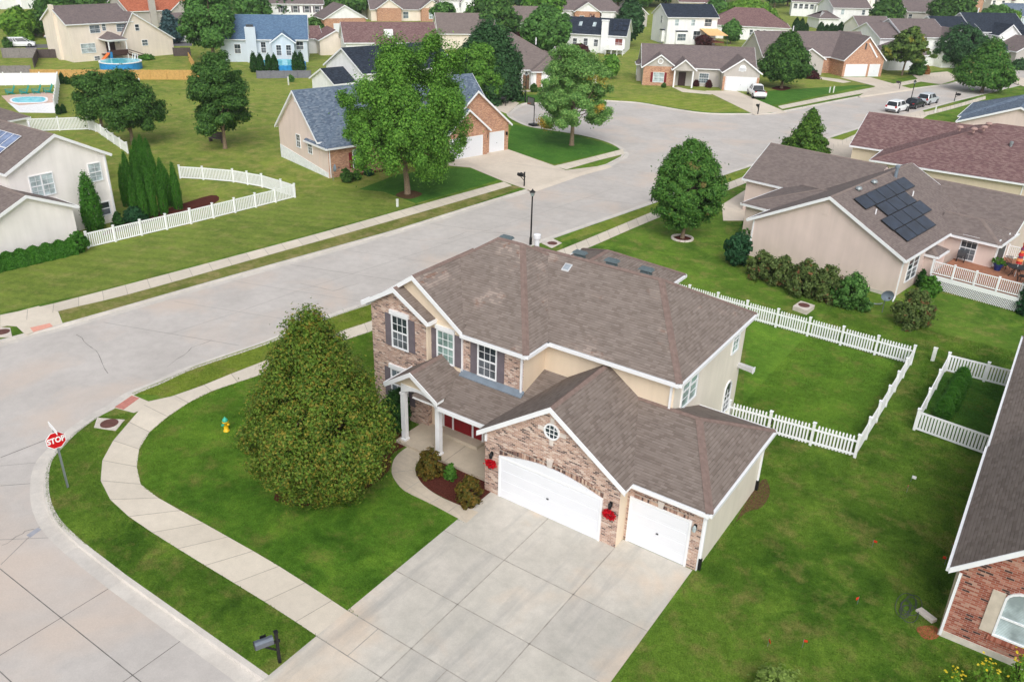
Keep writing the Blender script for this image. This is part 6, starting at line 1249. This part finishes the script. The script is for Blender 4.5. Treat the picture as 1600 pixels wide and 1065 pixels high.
fence('wooden_fence', 'bright yellow wooden fence behind the meadow', [G(50, 124.5), G(313, 125)], 1.5, 'wood', WOODY); fence('wooden_fence', 'bright yellow wooden fence run going uphill left of the large full tree', [G(313, 125), G(296, 96)], 1.5, 'wood', WOODY)
fence('wooden_fence', 'weathered grey wooden fence left of the yellow fence', [G(-20, 120), G(50, 119)], 1.6, 'wood', WOODG); fence('wooden_fence', 'weathered grey wooden fence beside the white minivan', [G(5, 91), G(60, 91)], 1.7, 'wood', WOODG); fence('wooden_fence', 'dark wooden fence between minivan street and beige house', [G(60, 91), G(118, 91)], 1.5, 'wood', WOODD); fence('wooden_fence', 'dark wooden fence dividing the two back lawns at the left', [G(54, 106), G(60, 91)], 1.5, 'wood', WOODD)
fence('wooden_fence', 'low slate grey fence along the clipped arborvitae pairs', [G(402, 123), G(486, 122)], 1.2, 'wood', plain('wood_slate', lin(124, 124, 132), .85)); fence('wooden_fence', 'dark brown fence right of the beige house', [G(272, 88), G(298, 88)], 1.5, 'wood', WOODD)
# ---------------------------------------------------------------- pools and garden chairs
WAT = NT('pool_water'); co = WAT.coord('Object'); f_ = WAT.noise(co, 1.1, 3); WAT.col(WAT.ramp(f_, [(.35, lin(60, 186, 212)), (.65, lin(116, 222, 232))])); WAT.b.inputs['Roughness'].default_value = .08; WAT.bump(f_, .2, .03); WATER = WAT.m
pv = sheet('pool_deck', [GG((2, 150), (70, 144), (88, 148), (87, 160), (30, 165), (12, 160))], .016, plain('paver_pink', lin(206, 178, 164), .85)); 
t = thing('swimming_pool', 'turquoise in ground swimming pool with white rim inside the white fence', 'swimming pool', (*G(44, 157), 0)); c0 = np.array(G(44, 157))
ov = smooth([tuple(np.array(p)-c0) for p in GG((19, 156), (30, 153), (52, 152.2), (70, 153.5), (68, 159.5), (48, 160.8), (24, 160.5))], 4, True)
m = MB(); m.prism([(p[0]*1.14, p[1]*1.14) for p in ov], .02, .07, TRIM); m.build('rim', t); m = MB(); m.prism(ov, .05, .085, WATER); m.build('water', t)
sheet('pool_apron', [GG((12, 160), (24, 162.5), (70, 161), (86, 160), (86, 177), (30, 176))], .012, plain('concrete_white', lin(232, 232, 232), .8))
TEAL = plain('plastic_teal', lin(24, 150, 140), .5, .4, var=.06)
def adirondack(label, b, rz):
    t = thing('garden_chair', label, 'chair', (*G(*b), 0), rz, 'teal chairs by the pool'); m = MB(); m.hexa([(-.4, -.45, .35), (.4, -.45, .35), (.4, .3, .2), (-.4, .3, .2)], [(-.4, -.45, .4), (.4, -.45, .4), (.4, .3, .25), (-.4, .3, .25)], TEAL); m.build('seat', t)
    m = MB()
    for k in range(5): x = -.36+k*.15; m.hexa([(x, .28, .2), (x+.13, .28, .2), (x+.13, .33, .2), (x, .33, .2)], [(x, .7, 1.05+.08*(2-abs(k-2))), (x+.13, .7, 1.05+.08*(2-abs(k-2))), (x+.13, .75, 1.05+.08*(2-abs(k-2))), (x, .75, 1.05+.08*(2-abs(k-2)))], TEAL)
    m.build('backrest', t)
    for s in (-1, 1):
        m = MB(); m.box(s*.5-.09, s*.5+.09, -.5, .45, .58, .62, TEAL); m.build('armrest', t); m = MB(); m.box(s*.46-.04, s*.46+.04, -.45, -.37, 0, .58, TEAL); m.build('leg', t); m = MB(); m.bar((s*.46, -.3, .3), (s*.46, .5, .03), .05, .1, TEAL); m.build('leg', t)
for lb, b in (('teal garden chair at the left end of the pool row', (16, 147)), ('second teal garden chair from the left beside the pool', (38, 147)), ('third teal garden chair from the left beside the pool', (57, 146)), ('teal garden chair at the right end beside the pool fence', (75, 145))): adirondack(lb, b, R(-15))
t = thing('round_pool', 'blue above ground pool below the porch stairs of the beige house', 'swimming pool', (*G(190, 107), 0)); PBL = plain('pool_liner_blue', lin(44, 140, 206), .5, .4, var=.2); m = MB(); m.lathe([(3.3, 0), (3.3, 1.15)], PBL, 28); m.build('wall', t); m = MB(); m.lathe([(3.38, 1.1), (3.38, 1.22), (3.1, 1.22)], TRIM, 28); m.build('rim', t); m = MB(); m.lathe([(3.05, 1.22), (3.05, 1.235)], WATER, 28); m.build('water', t)
m = MB()
for x in (-.3, .3): m.tube([(x, 2.9, 0), (x, 3.1, 2.1), (x, 2.7, 2.2), (x, 2.4, 1.2)], .05, TRIM, 6)
m.build('ladder', t)
t = thing('playset_slide', 'small orange and blue plastic play slide beside the above ground pool', 'slide', (*G(166, 98), 0)); m = MB(); m.hexa([(-.4, -1, .1), (.4, -1, .1), (.4, .8, 1.5), (-.4, .8, 1.5)], [(-.4, -1, .2), (.4, -1, .2), (.4, .8, 1.6), (-.4, .8, 1.6)], plain('plastic_orange', lin(222, 110, 50), .5)); m.build('slide_bed', t); m = MB(); m.box(-.4, .4, .8, 1.2, 0, 1.7, PBL); m.build('tower', t)
t = thing('pool_deck_steps', 'blue pool with deck furniture behind the clipped arborvitae', 'swimming pool', (*G(440, 108), 0)); m = MB(); m.lathe([(4.2, 0), (4.2, 1.0), (4.2, 1.1)], PBL, 24); m.build('wall', t); m = MB(); m.lathe([(3.9, 1.1), (3.9, 1.12)], WATER, 24); m.build('water', t); t.name = 'round_pool'
# ---------------------------------------------------------------- street furniture
def lamp(label, b, h, rz=0):
    t = thing('street_lamp', label, 'street lamp', (*G(*b), 0), rz, 'black street lamps'); m = MB(); m.lathe([(.11, -.05), (.11, .5), (.07, .6), (.055, h-.5), (.07, h-.48), (.07, h-.42), (.05, h-.4)], BLACK, 10); m.build('post', t)
    m = MB(); m.lathe([(.1, h-.42), (.17, h-.12)], GL_B, 8); m.build('lantern_glass', t); m = MB(); m.lathe([(.24, h-.13), (.2, h-.06), (.06, h+.05), (.02, h+.14)], BLACK, 10)
    for k in range(4): a = k*1.571+.78; m.bar((.1*math.cos(a), .1*math.sin(a), h-.42), (.18*math.cos(a), .18*math.sin(a), h-.12), .025, .025, BLACK)
    m.build('lantern_cap', t)
lamp('black street lamp rising behind the main roof at the kerb', (829, 381), 4.35); lamp('black street lamp beside the parked cars', (1419, 174), 4.4); lamp('black street lamp on the court lawn before the hip roofed house', (821, 160), 4.2)
MAILG = plain('mailbox_grey', lin(112, 120, 130), .35, .5, .6)
def mailbox(label, b, rz, boxmat=None, src=[]):
    if src and boxmat is None: return dup(src[0], (*G(*b), 0), rz, label)
    t = thing('mailbox', label, 'mailbox', (*G(*b), 0), rz, 'mailboxes along the streets'); m = MB(); m.box(-.05, .05, -.05, .05, -.05, 1.35, BLACK); m.box(-.07, .07, -.07, .07, 1.35, 1.4, BLACK); m.box(-.65, .1, -.04, .04, .92, 1.0, BLACK); m.bar((-.05, 0, .6), (-.45, 0, .95), .05, .05, BLACK); m.build('post', t)
    m = MB(); bm_ = boxmat or BLACK; n = 8; pts = [(-.13, 0)]+[(-.13*math.cos(math.pi*k/n), .13+.13*math.sin(math.pi*k/n)) for k in range(n+1)]+[(.13, 0)]
    A = [( -.72, p[0], 1.01+p[1]) for p in pts]; B = [(-.12, p[0], 1.01+p[1]) for p in pts]
    for k in range(len(pts)): j = (k+1) % len(pts); m.poly([A[j], A[k], B[k], B[j]], bm_)
    m.poly(A, BLACK); m.poly(B[::-1], BLACK); bo = m.build('box', t); m = MB(); m.box(-.735, -.722, -.12, .12, 1.02, 1.2, BLACK); m.build('door', bo); m = MB(); m.box(-.5, -.3, .131, .145, 1.12, 1.3, BLACK); m.build('flag', bo)
    if boxmat is None: src.append(t)
    return t
mailbox('grey topped mailbox on black post beside the main driveway', (437, 1034), R(65), MAILG)
for lb, b, rz in (('black mailbox beside the tan drive of the blue grey roofed house', (819, 291), 0.2), ('black mailbox on the verge left of the upright pear tree', (1018, 314), 2.9), ('black mailbox on the verge left of the small conical tree', (1202, 245), 2.9), ('black mailbox on the verge beside the maroon roofed house', (1353, 192), 2.9), ('black mailbox at the drive of the grey ranch', (1184, 178), -.8), ('black mailbox at the court drive left of the basketball hoop', (790, 166), .6), ('black mailbox under the thin layered street tree', (1405, 139), .3), ('black mailbox at the kerb beneath the big cone shaped tree', (1491, 158), 2.9)): mailbox(lb, b, rz)
# stop sign
SRED = plain('sign_red', lin(206, 12, 24), .4, .4, var=.03); SWH = plain('sign_white', lin(245, 245, 245), .4, .4, var=.02)
sp = np.array(G(106, 761)); rzs = math.atan2(CLOC[1]-sp[1], CLOC[0]-sp[0])+math.pi/2+R(12)
t = thing('stop_sign', 'red octagonal stop sign on a steel post at the street corner', 'stop sign', (*sp, 0), rzs); m = MB(); m.box(-.03, .03, -.025, .025, -.1, 2.95, STEEL); m.box(-.045, -.03, -.04, -.02, 0, 2.9, STEEL); m.box(.03, .045, -.04, -.02, 0, 2.9, STEEL); m.build('post', t)
def octa(r, y0, y1, mat):
    m = MB(); P = [(r*math.cos(math.pi/8+k*math.pi/4), r*math.sin(math.pi/8+k*math.pi/4)) for k in range(8)]; m.poly([(p[0], y0, 2.45+p[1]) for p in P], mat); m.poly([(p[0], y1, 2.45+p[1]) for p in P[::-1]], STEEL)
    for k in range(8): a, b = P[k], P[(k+1) % 8]; m.poly([(a[0], y0, 2.45+a[1]), (a[0], y1, 2.45+a[1]), (b[0], y1, 2.45+b[1]), (b[0], y0, 2.45+b[1])], mat)
    return m
pl_ = octa(.415, -.045, -.03, SWH).build('sign_plate', t); m = octa(.385, -.049, -.0455, SRED); m.build('red_field', pl_)
cu = bpy.data.curves.new('lettering', 'FONT'); cu.body = 'STOP'; cu.align_x = 'CENTER'; cu.align_y = 'CENTER'; cu.size = .31; cu.extrude = .003; cu.offset = .012; cu.space_character = 1.02
to = bpy.data.objects.new('lettering', cu); COL.objects.link(to); bpy.context.view_layer.update(); me = bpy.data.meshes.new_from_object(to.evaluated_get(bpy.context.evaluated_depsgraph_get())); bpy.data.objects.remove(to)
to = bpy.data.objects.new('lettering', me); COL.objects.link(to); me.materials.clear(); me.materials.append(SWH); to.parent = pl_; to.location = (0, -.054, 2.455); to.rotation_euler = (R(90), 0, 0); to.scale = (.92, 1.15, 1)
m = MB(); m.box(-.012, .012, -.5, .5, 2.93, 3.13, SWH); m.build('street_name_blade', t)
# hydrant
HY = plain('hydrant_yellow', lin(236, 188, 30), .45, .4, var=.06); HT_ = plain('hydrant_teal', lin(60, 178, 150), .45, .4, var=.06)
t = thing('fire_hydrant', 'yellow fire hydrant with teal bonnet on the front lawn', 'fire hydrant', (*G(354, 673), 0), .4); m = MB(); m.lathe([(.15, -.02), (.15, .05), (.11, .06), (.11, .5), (.15, .5), (.15, .56)], HY, 14); m.build('body', t, True); m = MB(); m.lathe([(.14, .56), (.13, .64), (.08, .72), (.03, .75), (.03, .8)], HT_, 14); m.build('bonnet', t, True)
for a in (0, 2.1, 4.2): m = MB(); m.tube([(.1*math.cos(a), .1*math.sin(a), .4), (.2*math.cos(a), .2*math.sin(a), .4)], .06, HT_ if a else HY, 8); m.build('nozzle', t)
# drain inlets and manholes
IRON = plain('cast_iron', lin(108, 74, 68), .8, .2, .2, var=.2); PITC = plain('pit_concrete', lin(206, 196, 186), .9, .2)
def inlet(label, ps, mh, r, z=.03, name='storm_drain'):
    c = np.array(G(*mh)); t = thing(name, label, 'storm drain', (*c, 0)); m = MB(); m.prism([tuple(np.array(G(*p))-c) for p in ps], -.1, z, PITC); m.build('slab', t); m = MB(); m.lathe([(r, z-.01), (r, z+.015)], IRON, 20); m.build('manhole_cover', t); return t
inlet('pale concrete storm drain top with round iron lid by the stop sign', ((152, 653), (195, 656), (181, 673), (147, 668)), (171, 662), .42); inlet('pale square storm drain top by the street lamp behind the house', ((846, 380), (864, 373), (878, 380), (862, 388)), (863, 380.5), .4); inlet('storm drain top cut by the left picture edge', ((-14, 512), (16, 512), (19, 526), (-14, 528)), (4, 519), .4)
inlet('raised concrete drain box with iron lid outside the back picket fence', ((1238, 484), (1250, 476), (1272, 483), (1260, 492)), (1255, 483), .38, .3)
inlet('round iron manhole cover in the lawn strip of the far kerb', ((-40, 560), (-36, 560), (-36, 562), (-40, 562)), (-38, 561), .3) if False else None
# small posts and markers
PED = plain('pedestal_green_white', lin(226, 228, 220), .5, .3)
def pedestal(label, b, h, w=.16, mat=None): t = thing('utility_post', label, 'utility post', (*G(*b), 0), 0, 'utility posts in the lawns'); m = MB(); m.box(-w/2, w/2, -w/2, w/2, -.05, h, mat or PED); m.build('body', t); m = MB(); m.box(-w/2-.015, w/2+.015, -w/2-.015, w/2+.015, h, h+.05, mat or PED); m.build('cap', t)
pedestal('short white utility post on the lawn below the maple', (621, 323), .65); pedestal('pale grey utility post between the two fenced yards', (1457, 563), .8, .2); pedestal('white utility post beside the tan house drive', (1180, 289), 1.0); pedestal('left white utility post on the lawn right of the oval tree', (1296, 145), .9); pedestal('right white utility post on the lawn right of the oval tree', (1302, 145), 1.0); pedestal('white utility post beside the pavement near the blue grey roof', (1461, 176), .9); pedestal('white utility post standing in the meadow before the grey fence', (451, 133), 1.2); pedestal('white marker post in the meadow under the wide tree', (219, 137), 1.3)
t = thing('landscape_edging', 'round pale stone edging ring under the upright pear tree', 'edging', (*G(1066, 373), 0)); m = MB()
for k in range(14): a = 2*math.pi*k/14; b = a+.4; m.bar((.85*math.cos(a), .85*math.sin(a), .06), (.85*math.cos(b), .85*math.sin(b), .06), .16, .14, STONE)
m.build('ring', t)
# basketball hoop
t = thing('basketball_hoop', 'portable basketball hoop at the kerb of the court', 'basketball hoop', (*G(834, 195), -.12), R(-20)); m = MB(); m.box(-.5, .5, -.5, .5, 0, .25, BLACK); m.build('base', t); m = MB(); m.tube([(0, 0, .2), (0, 0, 2.6), (0, -.5, 3.0)], .06, BLACK, 8); m.build('pole', t); m = MB(); m.box(-.7, .7, -.62, -.57, 2.7, 3.6, plain('backboard', lin(110, 108, 112), .3, .5)); m.box(-.74, .74, -.63, -.56, 2.66, 2.74, BLACK); m.box(-.74, .74, -.63, -.56, 3.56, 3.64, BLACK); m.box(-.74, -.66, -.63, -.56, 2.7, 3.6, BLACK); m.box(.66, .74, -.63, -.56, 2.7, 3.6, BLACK); m.build('backboard', t); m = MB(); m.tube([(.22*math.cos(a), -.88+.22*math.sin(a), 2.9) for a in [2*math.pi*k/12 for k in range(13)]], .015, plain('rim_orange', lin(200, 90, 40), .5), 5); m.build('rim', t)
# utility flags in the right-hand lawn
FR = plain('flag_red', lin(206, 58, 26), .7)
fl0 = None
for i, (x, y) in enumerate(((895, 442), (1257, 462), (1230, 523), (826, 706), (412, 900), (572, 905), (1055, 190))):
    b = G(1060+x/2.959, 705+y/2.959)
    if fl0 is None:
        fl0 = thing('marker_flag', 'small red utility marker flag in the right hand lawn', 'flag', (*b, 0), 0, 'red utility flags'); m = MB(); m.box(-.006, .006, -.006, .006, 0, .4, STEEL); m.build('stake', fl0); m = MB(); m.hexa([(.006, -.005, .27), (.13, .04, .25), (.13, .05, .25), (.006, .005, .27)], [(.006, -.005, .38), (.13, .02, .36), (.13, .03, .36), (.006, .005, .38)], FR); m.build('cloth', fl0)
    else: dup(fl0, (*b, 0), i*1.3, 'small red utility marker flag in the right hand lawn')
t = thing('marker_flag', 'small white marker flag in the lawn right of the picket fence corner', 'flag', (*G(1423, 752), 0)); m = MB(); m.box(-.006, .006, -.006, .006, 0, .35, STEEL); m.build('stake', t); m = MB(); m.box(.006, .18, -.006, .006, .2, .35, SWH); m.build('cloth', t)
t = thing('hose', 'tangled black hose pile in the grass beside the brick house', 'hose', (*G(1416, 950), 0)); rng = np.random.default_rng(4); m = MB(); a = np.linspace(0, 40, 200); rr = .4+.2*np.sin(a*.37)+.12*np.sin(a*1.31+1)
m.tube([(float(r_*math.cos(q)*.55+.12*math.sin(q*.21)), float(r_*math.sin(q)*1.1+.15*math.cos(q*.33)), .03+.02*abs(math.sin(q*1.7))) for q, r_ in zip(a, rr)], .011, DGREY, 5); m.build('coil', t)
t = thing('splash_block', 'pale splash block at the downspout corner of the brick house', 'splash block', (*G(1447, 962), 0), R(-30)); m = MB(); m.hexa([(-.35, -.15, 0), (.35, -.12, 0), (.35, .12, 0), (-.35, .15, 0)], [(-.35, -.15, .08), (.35, -.12, .14), (.35, .12, .14), (-.35, .15, .08)], STONE); m.build('trough', t)
t = thing('window_well', 'curved grey window well at the tan wall beside the dish', 'window well', (*G(1362, 472), 0), R(-9.5)); m = MB(); m.tube([(.7*math.cos(q), -.6*math.sin(q), .15) for q in [math.pi*k/10 for k in range(11)]], .05, STEEL, 6); m.build('rim', t)
t = thing('tyre', 'black tyre leaning at the foot of the beige house wall', 'tyre', (*G(253, 86), .45), R(83)); m = MB(); m.tube([(.4*math.cos(q), 0, .4*math.sin(q)) for q in [2*math.pi*k/16 for k in range(17)]], .12, BLACK, 8); m.build('tread', t)
t = thing('playhouse', 'small brown wooden play bench under the lone meadow tree', 'bench', (*G(339, 222), 0), .3); m = MB(); m.box(-.9, .9, -.3, .3, .4, .48, WOODD); m.build('seat', t); m = MB(); m.box(-.9, .9, .25, .32, .5, 1.1, WOODD); m.build('backrest', t)
for x in (-.8, .8): m = MB(); m.box(x-.05, x+.05, -.25, .3, 0, .4, WOODD); m.build('leg', t)
t.name = 'bench'
# ---------------------------------------------------------------- vehicles
CW = plain('paint_white', lin(242, 244, 246), .25, .6, var=.02); CB = plain('paint_black', lin(30, 34, 42), .2, .6, var=.1); CS = plain('paint_silver', lin(206, 212, 218), .25, .6, .2, var=.03); CBL = plain('paint_blue', lin(30, 50, 110), .25, .6); CGL = glass('car_glass', (36, 42, 48), .06); RUB = plain('rubber', lin(26, 26, 28), .85, .2); RIM = plain('alloy_rim', lin(150, 152, 156), .35, .5, .7); TAIL = plain('tail_red', lin(170, 20, 28), .3, .5); HEADL = plain('head_lamp', lin(226, 230, 232), .15, .6)
def car(label, b, hd, paint, kind='suv', name='parked_car', group=None, z=-.12):
    """hd: heading in world radians (0 = +x)"""
    t = thing(name, label, {'pickup': 'pickup truck', 'suv': 'car', 'sedan': 'car', 'van': 'van'}[kind], (*G(*b), z), hd, group)
    L, W, belt, roof = {'suv': (4.7, 1.88, 1.02, 1.7), 'sedan': (4.7, 1.82, .9, 1.45), 'pickup': (5.8, 2.0, 1.12, 1.9), 'van': (5.1, 1.98, 1.05, 1.75)}[kind]
    h = W/2
    st = {'suv': [(-.5, .42, .85, .86), (-.485, .3, 1.0, .95), (-.3, .26, 1.02, 1), (.2, .26, 1.02, 1), (.33, .26, 1.0, .99), (.47, .3, .86, .93), (.5, .42, .7, .82)], 'sedan': [(-.5, .42, .8, .86), (-.48, .3, .92, .95), (-.3, .24, .92, 1), (.2, .24, .9, 1), (.33, .24, .86, .98), (.47, .28, .74, .92), (.5, .4, .6, .8)],
          'pickup': [(-.5, .55, 1.1, .96), (-.49, .45, 1.15, 1), (-.1, .4, 1.15, 1), (.2, .4, 1.13, 1), (.33, .4, 1.12, .99), (.475, .42, 1.05, .95), (.5, .5, .9, .88)], 'van': [(-.5, .42, .9, .9), (-.49, .28, 1.04, .97), (-.3, .26, 1.05, 1), (.2, .26, 1.03, 1), (.36, .26, .96, .98), (.48, .3, .78, .92), (.5, .42, .64, .82)]}[kind]
    m = MB(); rings = []
    for (x, zb, zt, w) in st: rings.append([(x*L, -h*w*.94, zb), (x*L, -h*w, (zb+zt)/2), (x*L, -h*w*.93, zt), (x*L, h*w*.93, zt), (x*L, h*w, (zb+zt)/2), (x*L, h*w*.94, zb)])
    for a, c in zip(rings, rings[1:]):
        for k in range(6): j = (k+1) % 6; m.poly([a[k], c[k], c[j], a[j]][::-1], paint)
    m.poly(rings[0][::-1] if True else rings[0], paint); m.poly(rings[-1], paint)
    body = m.build('body', t)
    cx = {'suv': (-.47, .2, -.42, .06), 'sedan': (-.36, .2, -.24, .06), 'pickup': (-.12, .24, -.1, .11), 'van': (-.48, .3, -.44, .12)}[kind]
    x0, x1, x2, x3 = [q*L for q in cx]; w0, w1 = h*.9, h*.72; m = MB()
    m.hexa([(x0, -w0, belt-.02), (x1, -w0, belt-.02), (x1, w0, belt-.02), (x0, w0, belt-.02)], [(x2, -w1, roof-.08), (x3, -w1, roof-.08), (x3, w1, roof-.08), (x2, w1, roof-.08)], CGL); m.build('windows', t)
    m = MB(); m.hexa([(x2-.05, -w1-.02, roof-.1), (x3+.04, -w1-.02, roof-.1), (x3+.04, w1+.02, roof-.1), (x2-.05, w1+.02, roof-.1)], [(x2+.04, -w1+.1, roof), (x3-.1, -w1+.1, roof), (x3-.1, w1-.1, roof), (x2+.04, w1-.1, roof)], paint)
    for s in (-1, 1):
        for (xa, xb) in ((x0, x2), (x1, x3), ((x0+x1)/2, (x2+x3)/2), (x0*.62+x1*.38 if kind in ('suv', 'van') else x1, x2*.62+x3*.38 if kind in ('suv', 'van') else x3)): m.bar((xa, s*(w0+.005), belt-.02), (xb, s*(w1+.01), roof-.08), .09, .05, paint)
    m.build('roof', t)
    if kind == 'pickup':
        m = MB(); m.box(-.47*L, -.14*L, -h*.82, h*.82, 1.151, 1.16, BLACK); m.build('cargo_bed', t); m = MB(); m.box(-.505*L, -.497*L, -h*.85, h*.85, .62, 1.1, paint); m.build('tailgate', t)
    for x in (-.31*L, .31*L):
        for s in (-1, 1):
            m = MB(); r = .36 if kind != 'pickup' else .42; m.tube([(x, s*(h-.2), r), (x, s*(h+.015), r)], r, RUB, 16); wo = m.build('wheel', t); m = MB(); m.tube([(x, s*(h+.012), r), (x, s*(h+.03), r)], r*.62, RIM, 12); m.build('rim', wo)
    zl = .78 if kind != 'pickup' else .95
    for s in (-1, 1):
        m = MB(); m.box(-.502*L, -.47*L, s*h*.62, s*h*.9, zl, zl+(.28 if kind != 'sedan' else .12), TAIL); m.build('tail_light', t); m = MB(); m.box(.46*L, .49*L, s*h*.5, s*h*.86, zl-.12, zl+.04, HEADL); m.build('headlight', t); m = MB(); m.box(x1-.25, x1-.1, s*(h+.02), s*(h+.2), belt-.02, belt+.12, paint); m.build('mirror', t)
    for x, nm in ((-.505*L, 'rear_bumper'), (.49*L, 'front_bumper')): m = MB(); m.box(x-.04, x+.06, -h*.84, h*.84, .36, .54, DGREY if kind != 'pickup' else RIM); m.build(nm, t)
    return t
car('white pickup truck parked nose in before the white garage of the grey ranch', (1181, 151), R(122), CW, 'pickup', 'pickup_truck', z=.015); hd = math.atan2(.98, .2)
car('white suv parked nearest at the right kerb behind the street lamp', (1401, 172.5), hd, CW, 'suv', group='cars parked along the kerb'); car('black sedan parked between two white cars at the kerb', (1428, 166.5), hd, CB, 'sedan', group='cars parked along the kerb'); car('silver white car parked farthest of the three at the kerb', (1449, 160.5), hd, CS, 'suv', group='cars parked along the kerb')
car('white minivan driving on the far street at the top left', (33, 73.5), R(58), CW, 'van', 'minivan', z=.012); car('white car parked on the drive beside the beige house', (91, 62), R(80), CW, 'sedan', z=.015); car('dark blue car parked behind the round dark tree', (498, 73), R(40), CBL, 'sedan', z=.0)
# ---------------------------------------------------------------- grass blades on the near lawns
def inside(P, poly):
    x, y = P[:, 0], P[:, 1]; r = np.zeros(len(P), bool); n = len(poly)
    for i in range(n):
        x0, y0 = poly[i]; x1, y1 = poly[(i+1) % n]
        if y0 == y1: continue
        k = (y0 > y) != (y1 > y); r ^= k & (x < (x1-x0)*(y-y0)/(y1-y0)+x0)
    return r
def turf(name, polys, mat, dens, size, seed):
    rng = np.random.default_rng(seed); Ps = []
    for pl in polys:
        a = np.array(pl); lo, hi = a.min(0), a.max(0); n = int(np.prod(hi-lo)*dens); P = rng.uniform(lo, hi, (n, 2)); Ps.append(P[inside(P, pl)])
    P = np.concatenate(Ps); n = len(P); h = size*rng.uniform(.5, 1.5, n); a = rng.uniform(0, 6.283, n); w = size*.42
    tilt = rng.normal(0, .55, (n, 2))*h[:, None]
    b0 = np.stack([P[:, 0]-np.cos(a)*w, P[:, 1]-np.sin(a)*w, np.zeros(n)], 1); b1 = np.stack([P[:, 0]+np.cos(a)*w, P[:, 1]+np.sin(a)*w, np.zeros(n)], 1); t = np.stack([P[:, 0]+tilt[:, 0], P[:, 1]+tilt[:, 1], h], 1)
    v = np.stack([b0, b1, t], 1).reshape(-1, 3).astype(np.float32); me = bpy.data.meshes.new(name); me.vertices.add(3*n); me.vertices.foreach_set('co', v.ravel()); me.loops.add(3*n); me.loops.foreach_set('vertex_index', np.arange(3*n, dtype=np.int32)); me.polygons.add(n); me.polygons.foreach_set('loop_start', np.arange(0, 3*n, 3, dtype=np.int32)); me.update(calc_edges=True); me.materials.append(mat)
    o = bpy.data.objects.new(name, me); COL.objects.link(o); return tag(o, 'short mown grass blades of the near lawns', 'grass', kind='stuff')
front = smooth(GG((563, 967), (439, 886), (338, 828), (237, 771), (217, 749), (214, 718.5), (219, 697), (228, 681), (253, 657.5), (287, 634), (321, 615), (372, 597), (411, 584), (475, 557), (538, 531.5), (584, 516)), 5) + [(-18.6, 11), (-18.5, 1.6), (-15.5, 1.5), (-15.5, -.2)] + GG((628, 704), (612, 718), (611, 735), (614, 746), (631, 767), (675, 789), (729, 818)) + [(-9.42, -3.2), (-9.42, -9.4)]
verge = [(-9.45, -11.15)] + smooth(GG((513, 1005), (419, 943), (284, 860.5), (203, 808), (169, 776), (157, 749), (159, 722), (172, 695), (189, 674), (208, 652)), 5) + GG((200, 645), (150, 652), (116, 676), (92, 700), (77, 718), (71, 740), (71, 771), (78, 796), (93, 821)) + [(-17.4, -13.18), (-9.45, -13.18)]
side = [(0.02, -.1), (.02, -13.2), (16, -13.2), (16, 1.9), (8.3, 1.9), (8.3, 24), (30, 24), (30, 30), (-3, 30), (-3.2, 12.2), (-3.2, 6.75), (.05, 6.75)]
strip2 = smooth(GG((206, 615), (250, 598), (304, 573.5), (414, 536.5), (514, 496), (584, 472)), 4) + smooth(GG((584, 500), (470, 542), (402, 568), (358, 585), (304, 607), (264, 619)), 4)
turf('grass_blades', [front, side], MATS['yard_grass'] if False else GR, 520, .038, 1)
turf('grass_blades', [front], GR_SHOW, 260, .036, 2); turf('grass_blades', [verge], GR, 700, .036, 3); turf('grass_blades', [strip2], GR_NEAR, 500, .04, 4)
# ---------------------------------------------------------------- air
hm = bpy.data.materials.new('haze_air'); hm.use_nodes = True; ht = hm.node_tree; ht.nodes.remove(ht.nodes['Principled BSDF'])
pv_ = ht.nodes.new('ShaderNodeVolumePrincipled'); pv_.inputs['Color'].default_value = (.9, .94, 1, 1); pv_.inputs['Density'].default_value = .00022; pv_.inputs['Anisotropy'].default_value = .2
ht.links.new(pv_.outputs[0], ht.nodes['Material Output'].inputs['Volume'])
m = MB(); m.box(-720, 720, -520, 920, -1.2, 34, hm); hz_o = m.build('haze'); hz_o['kind'] = 'stuff'
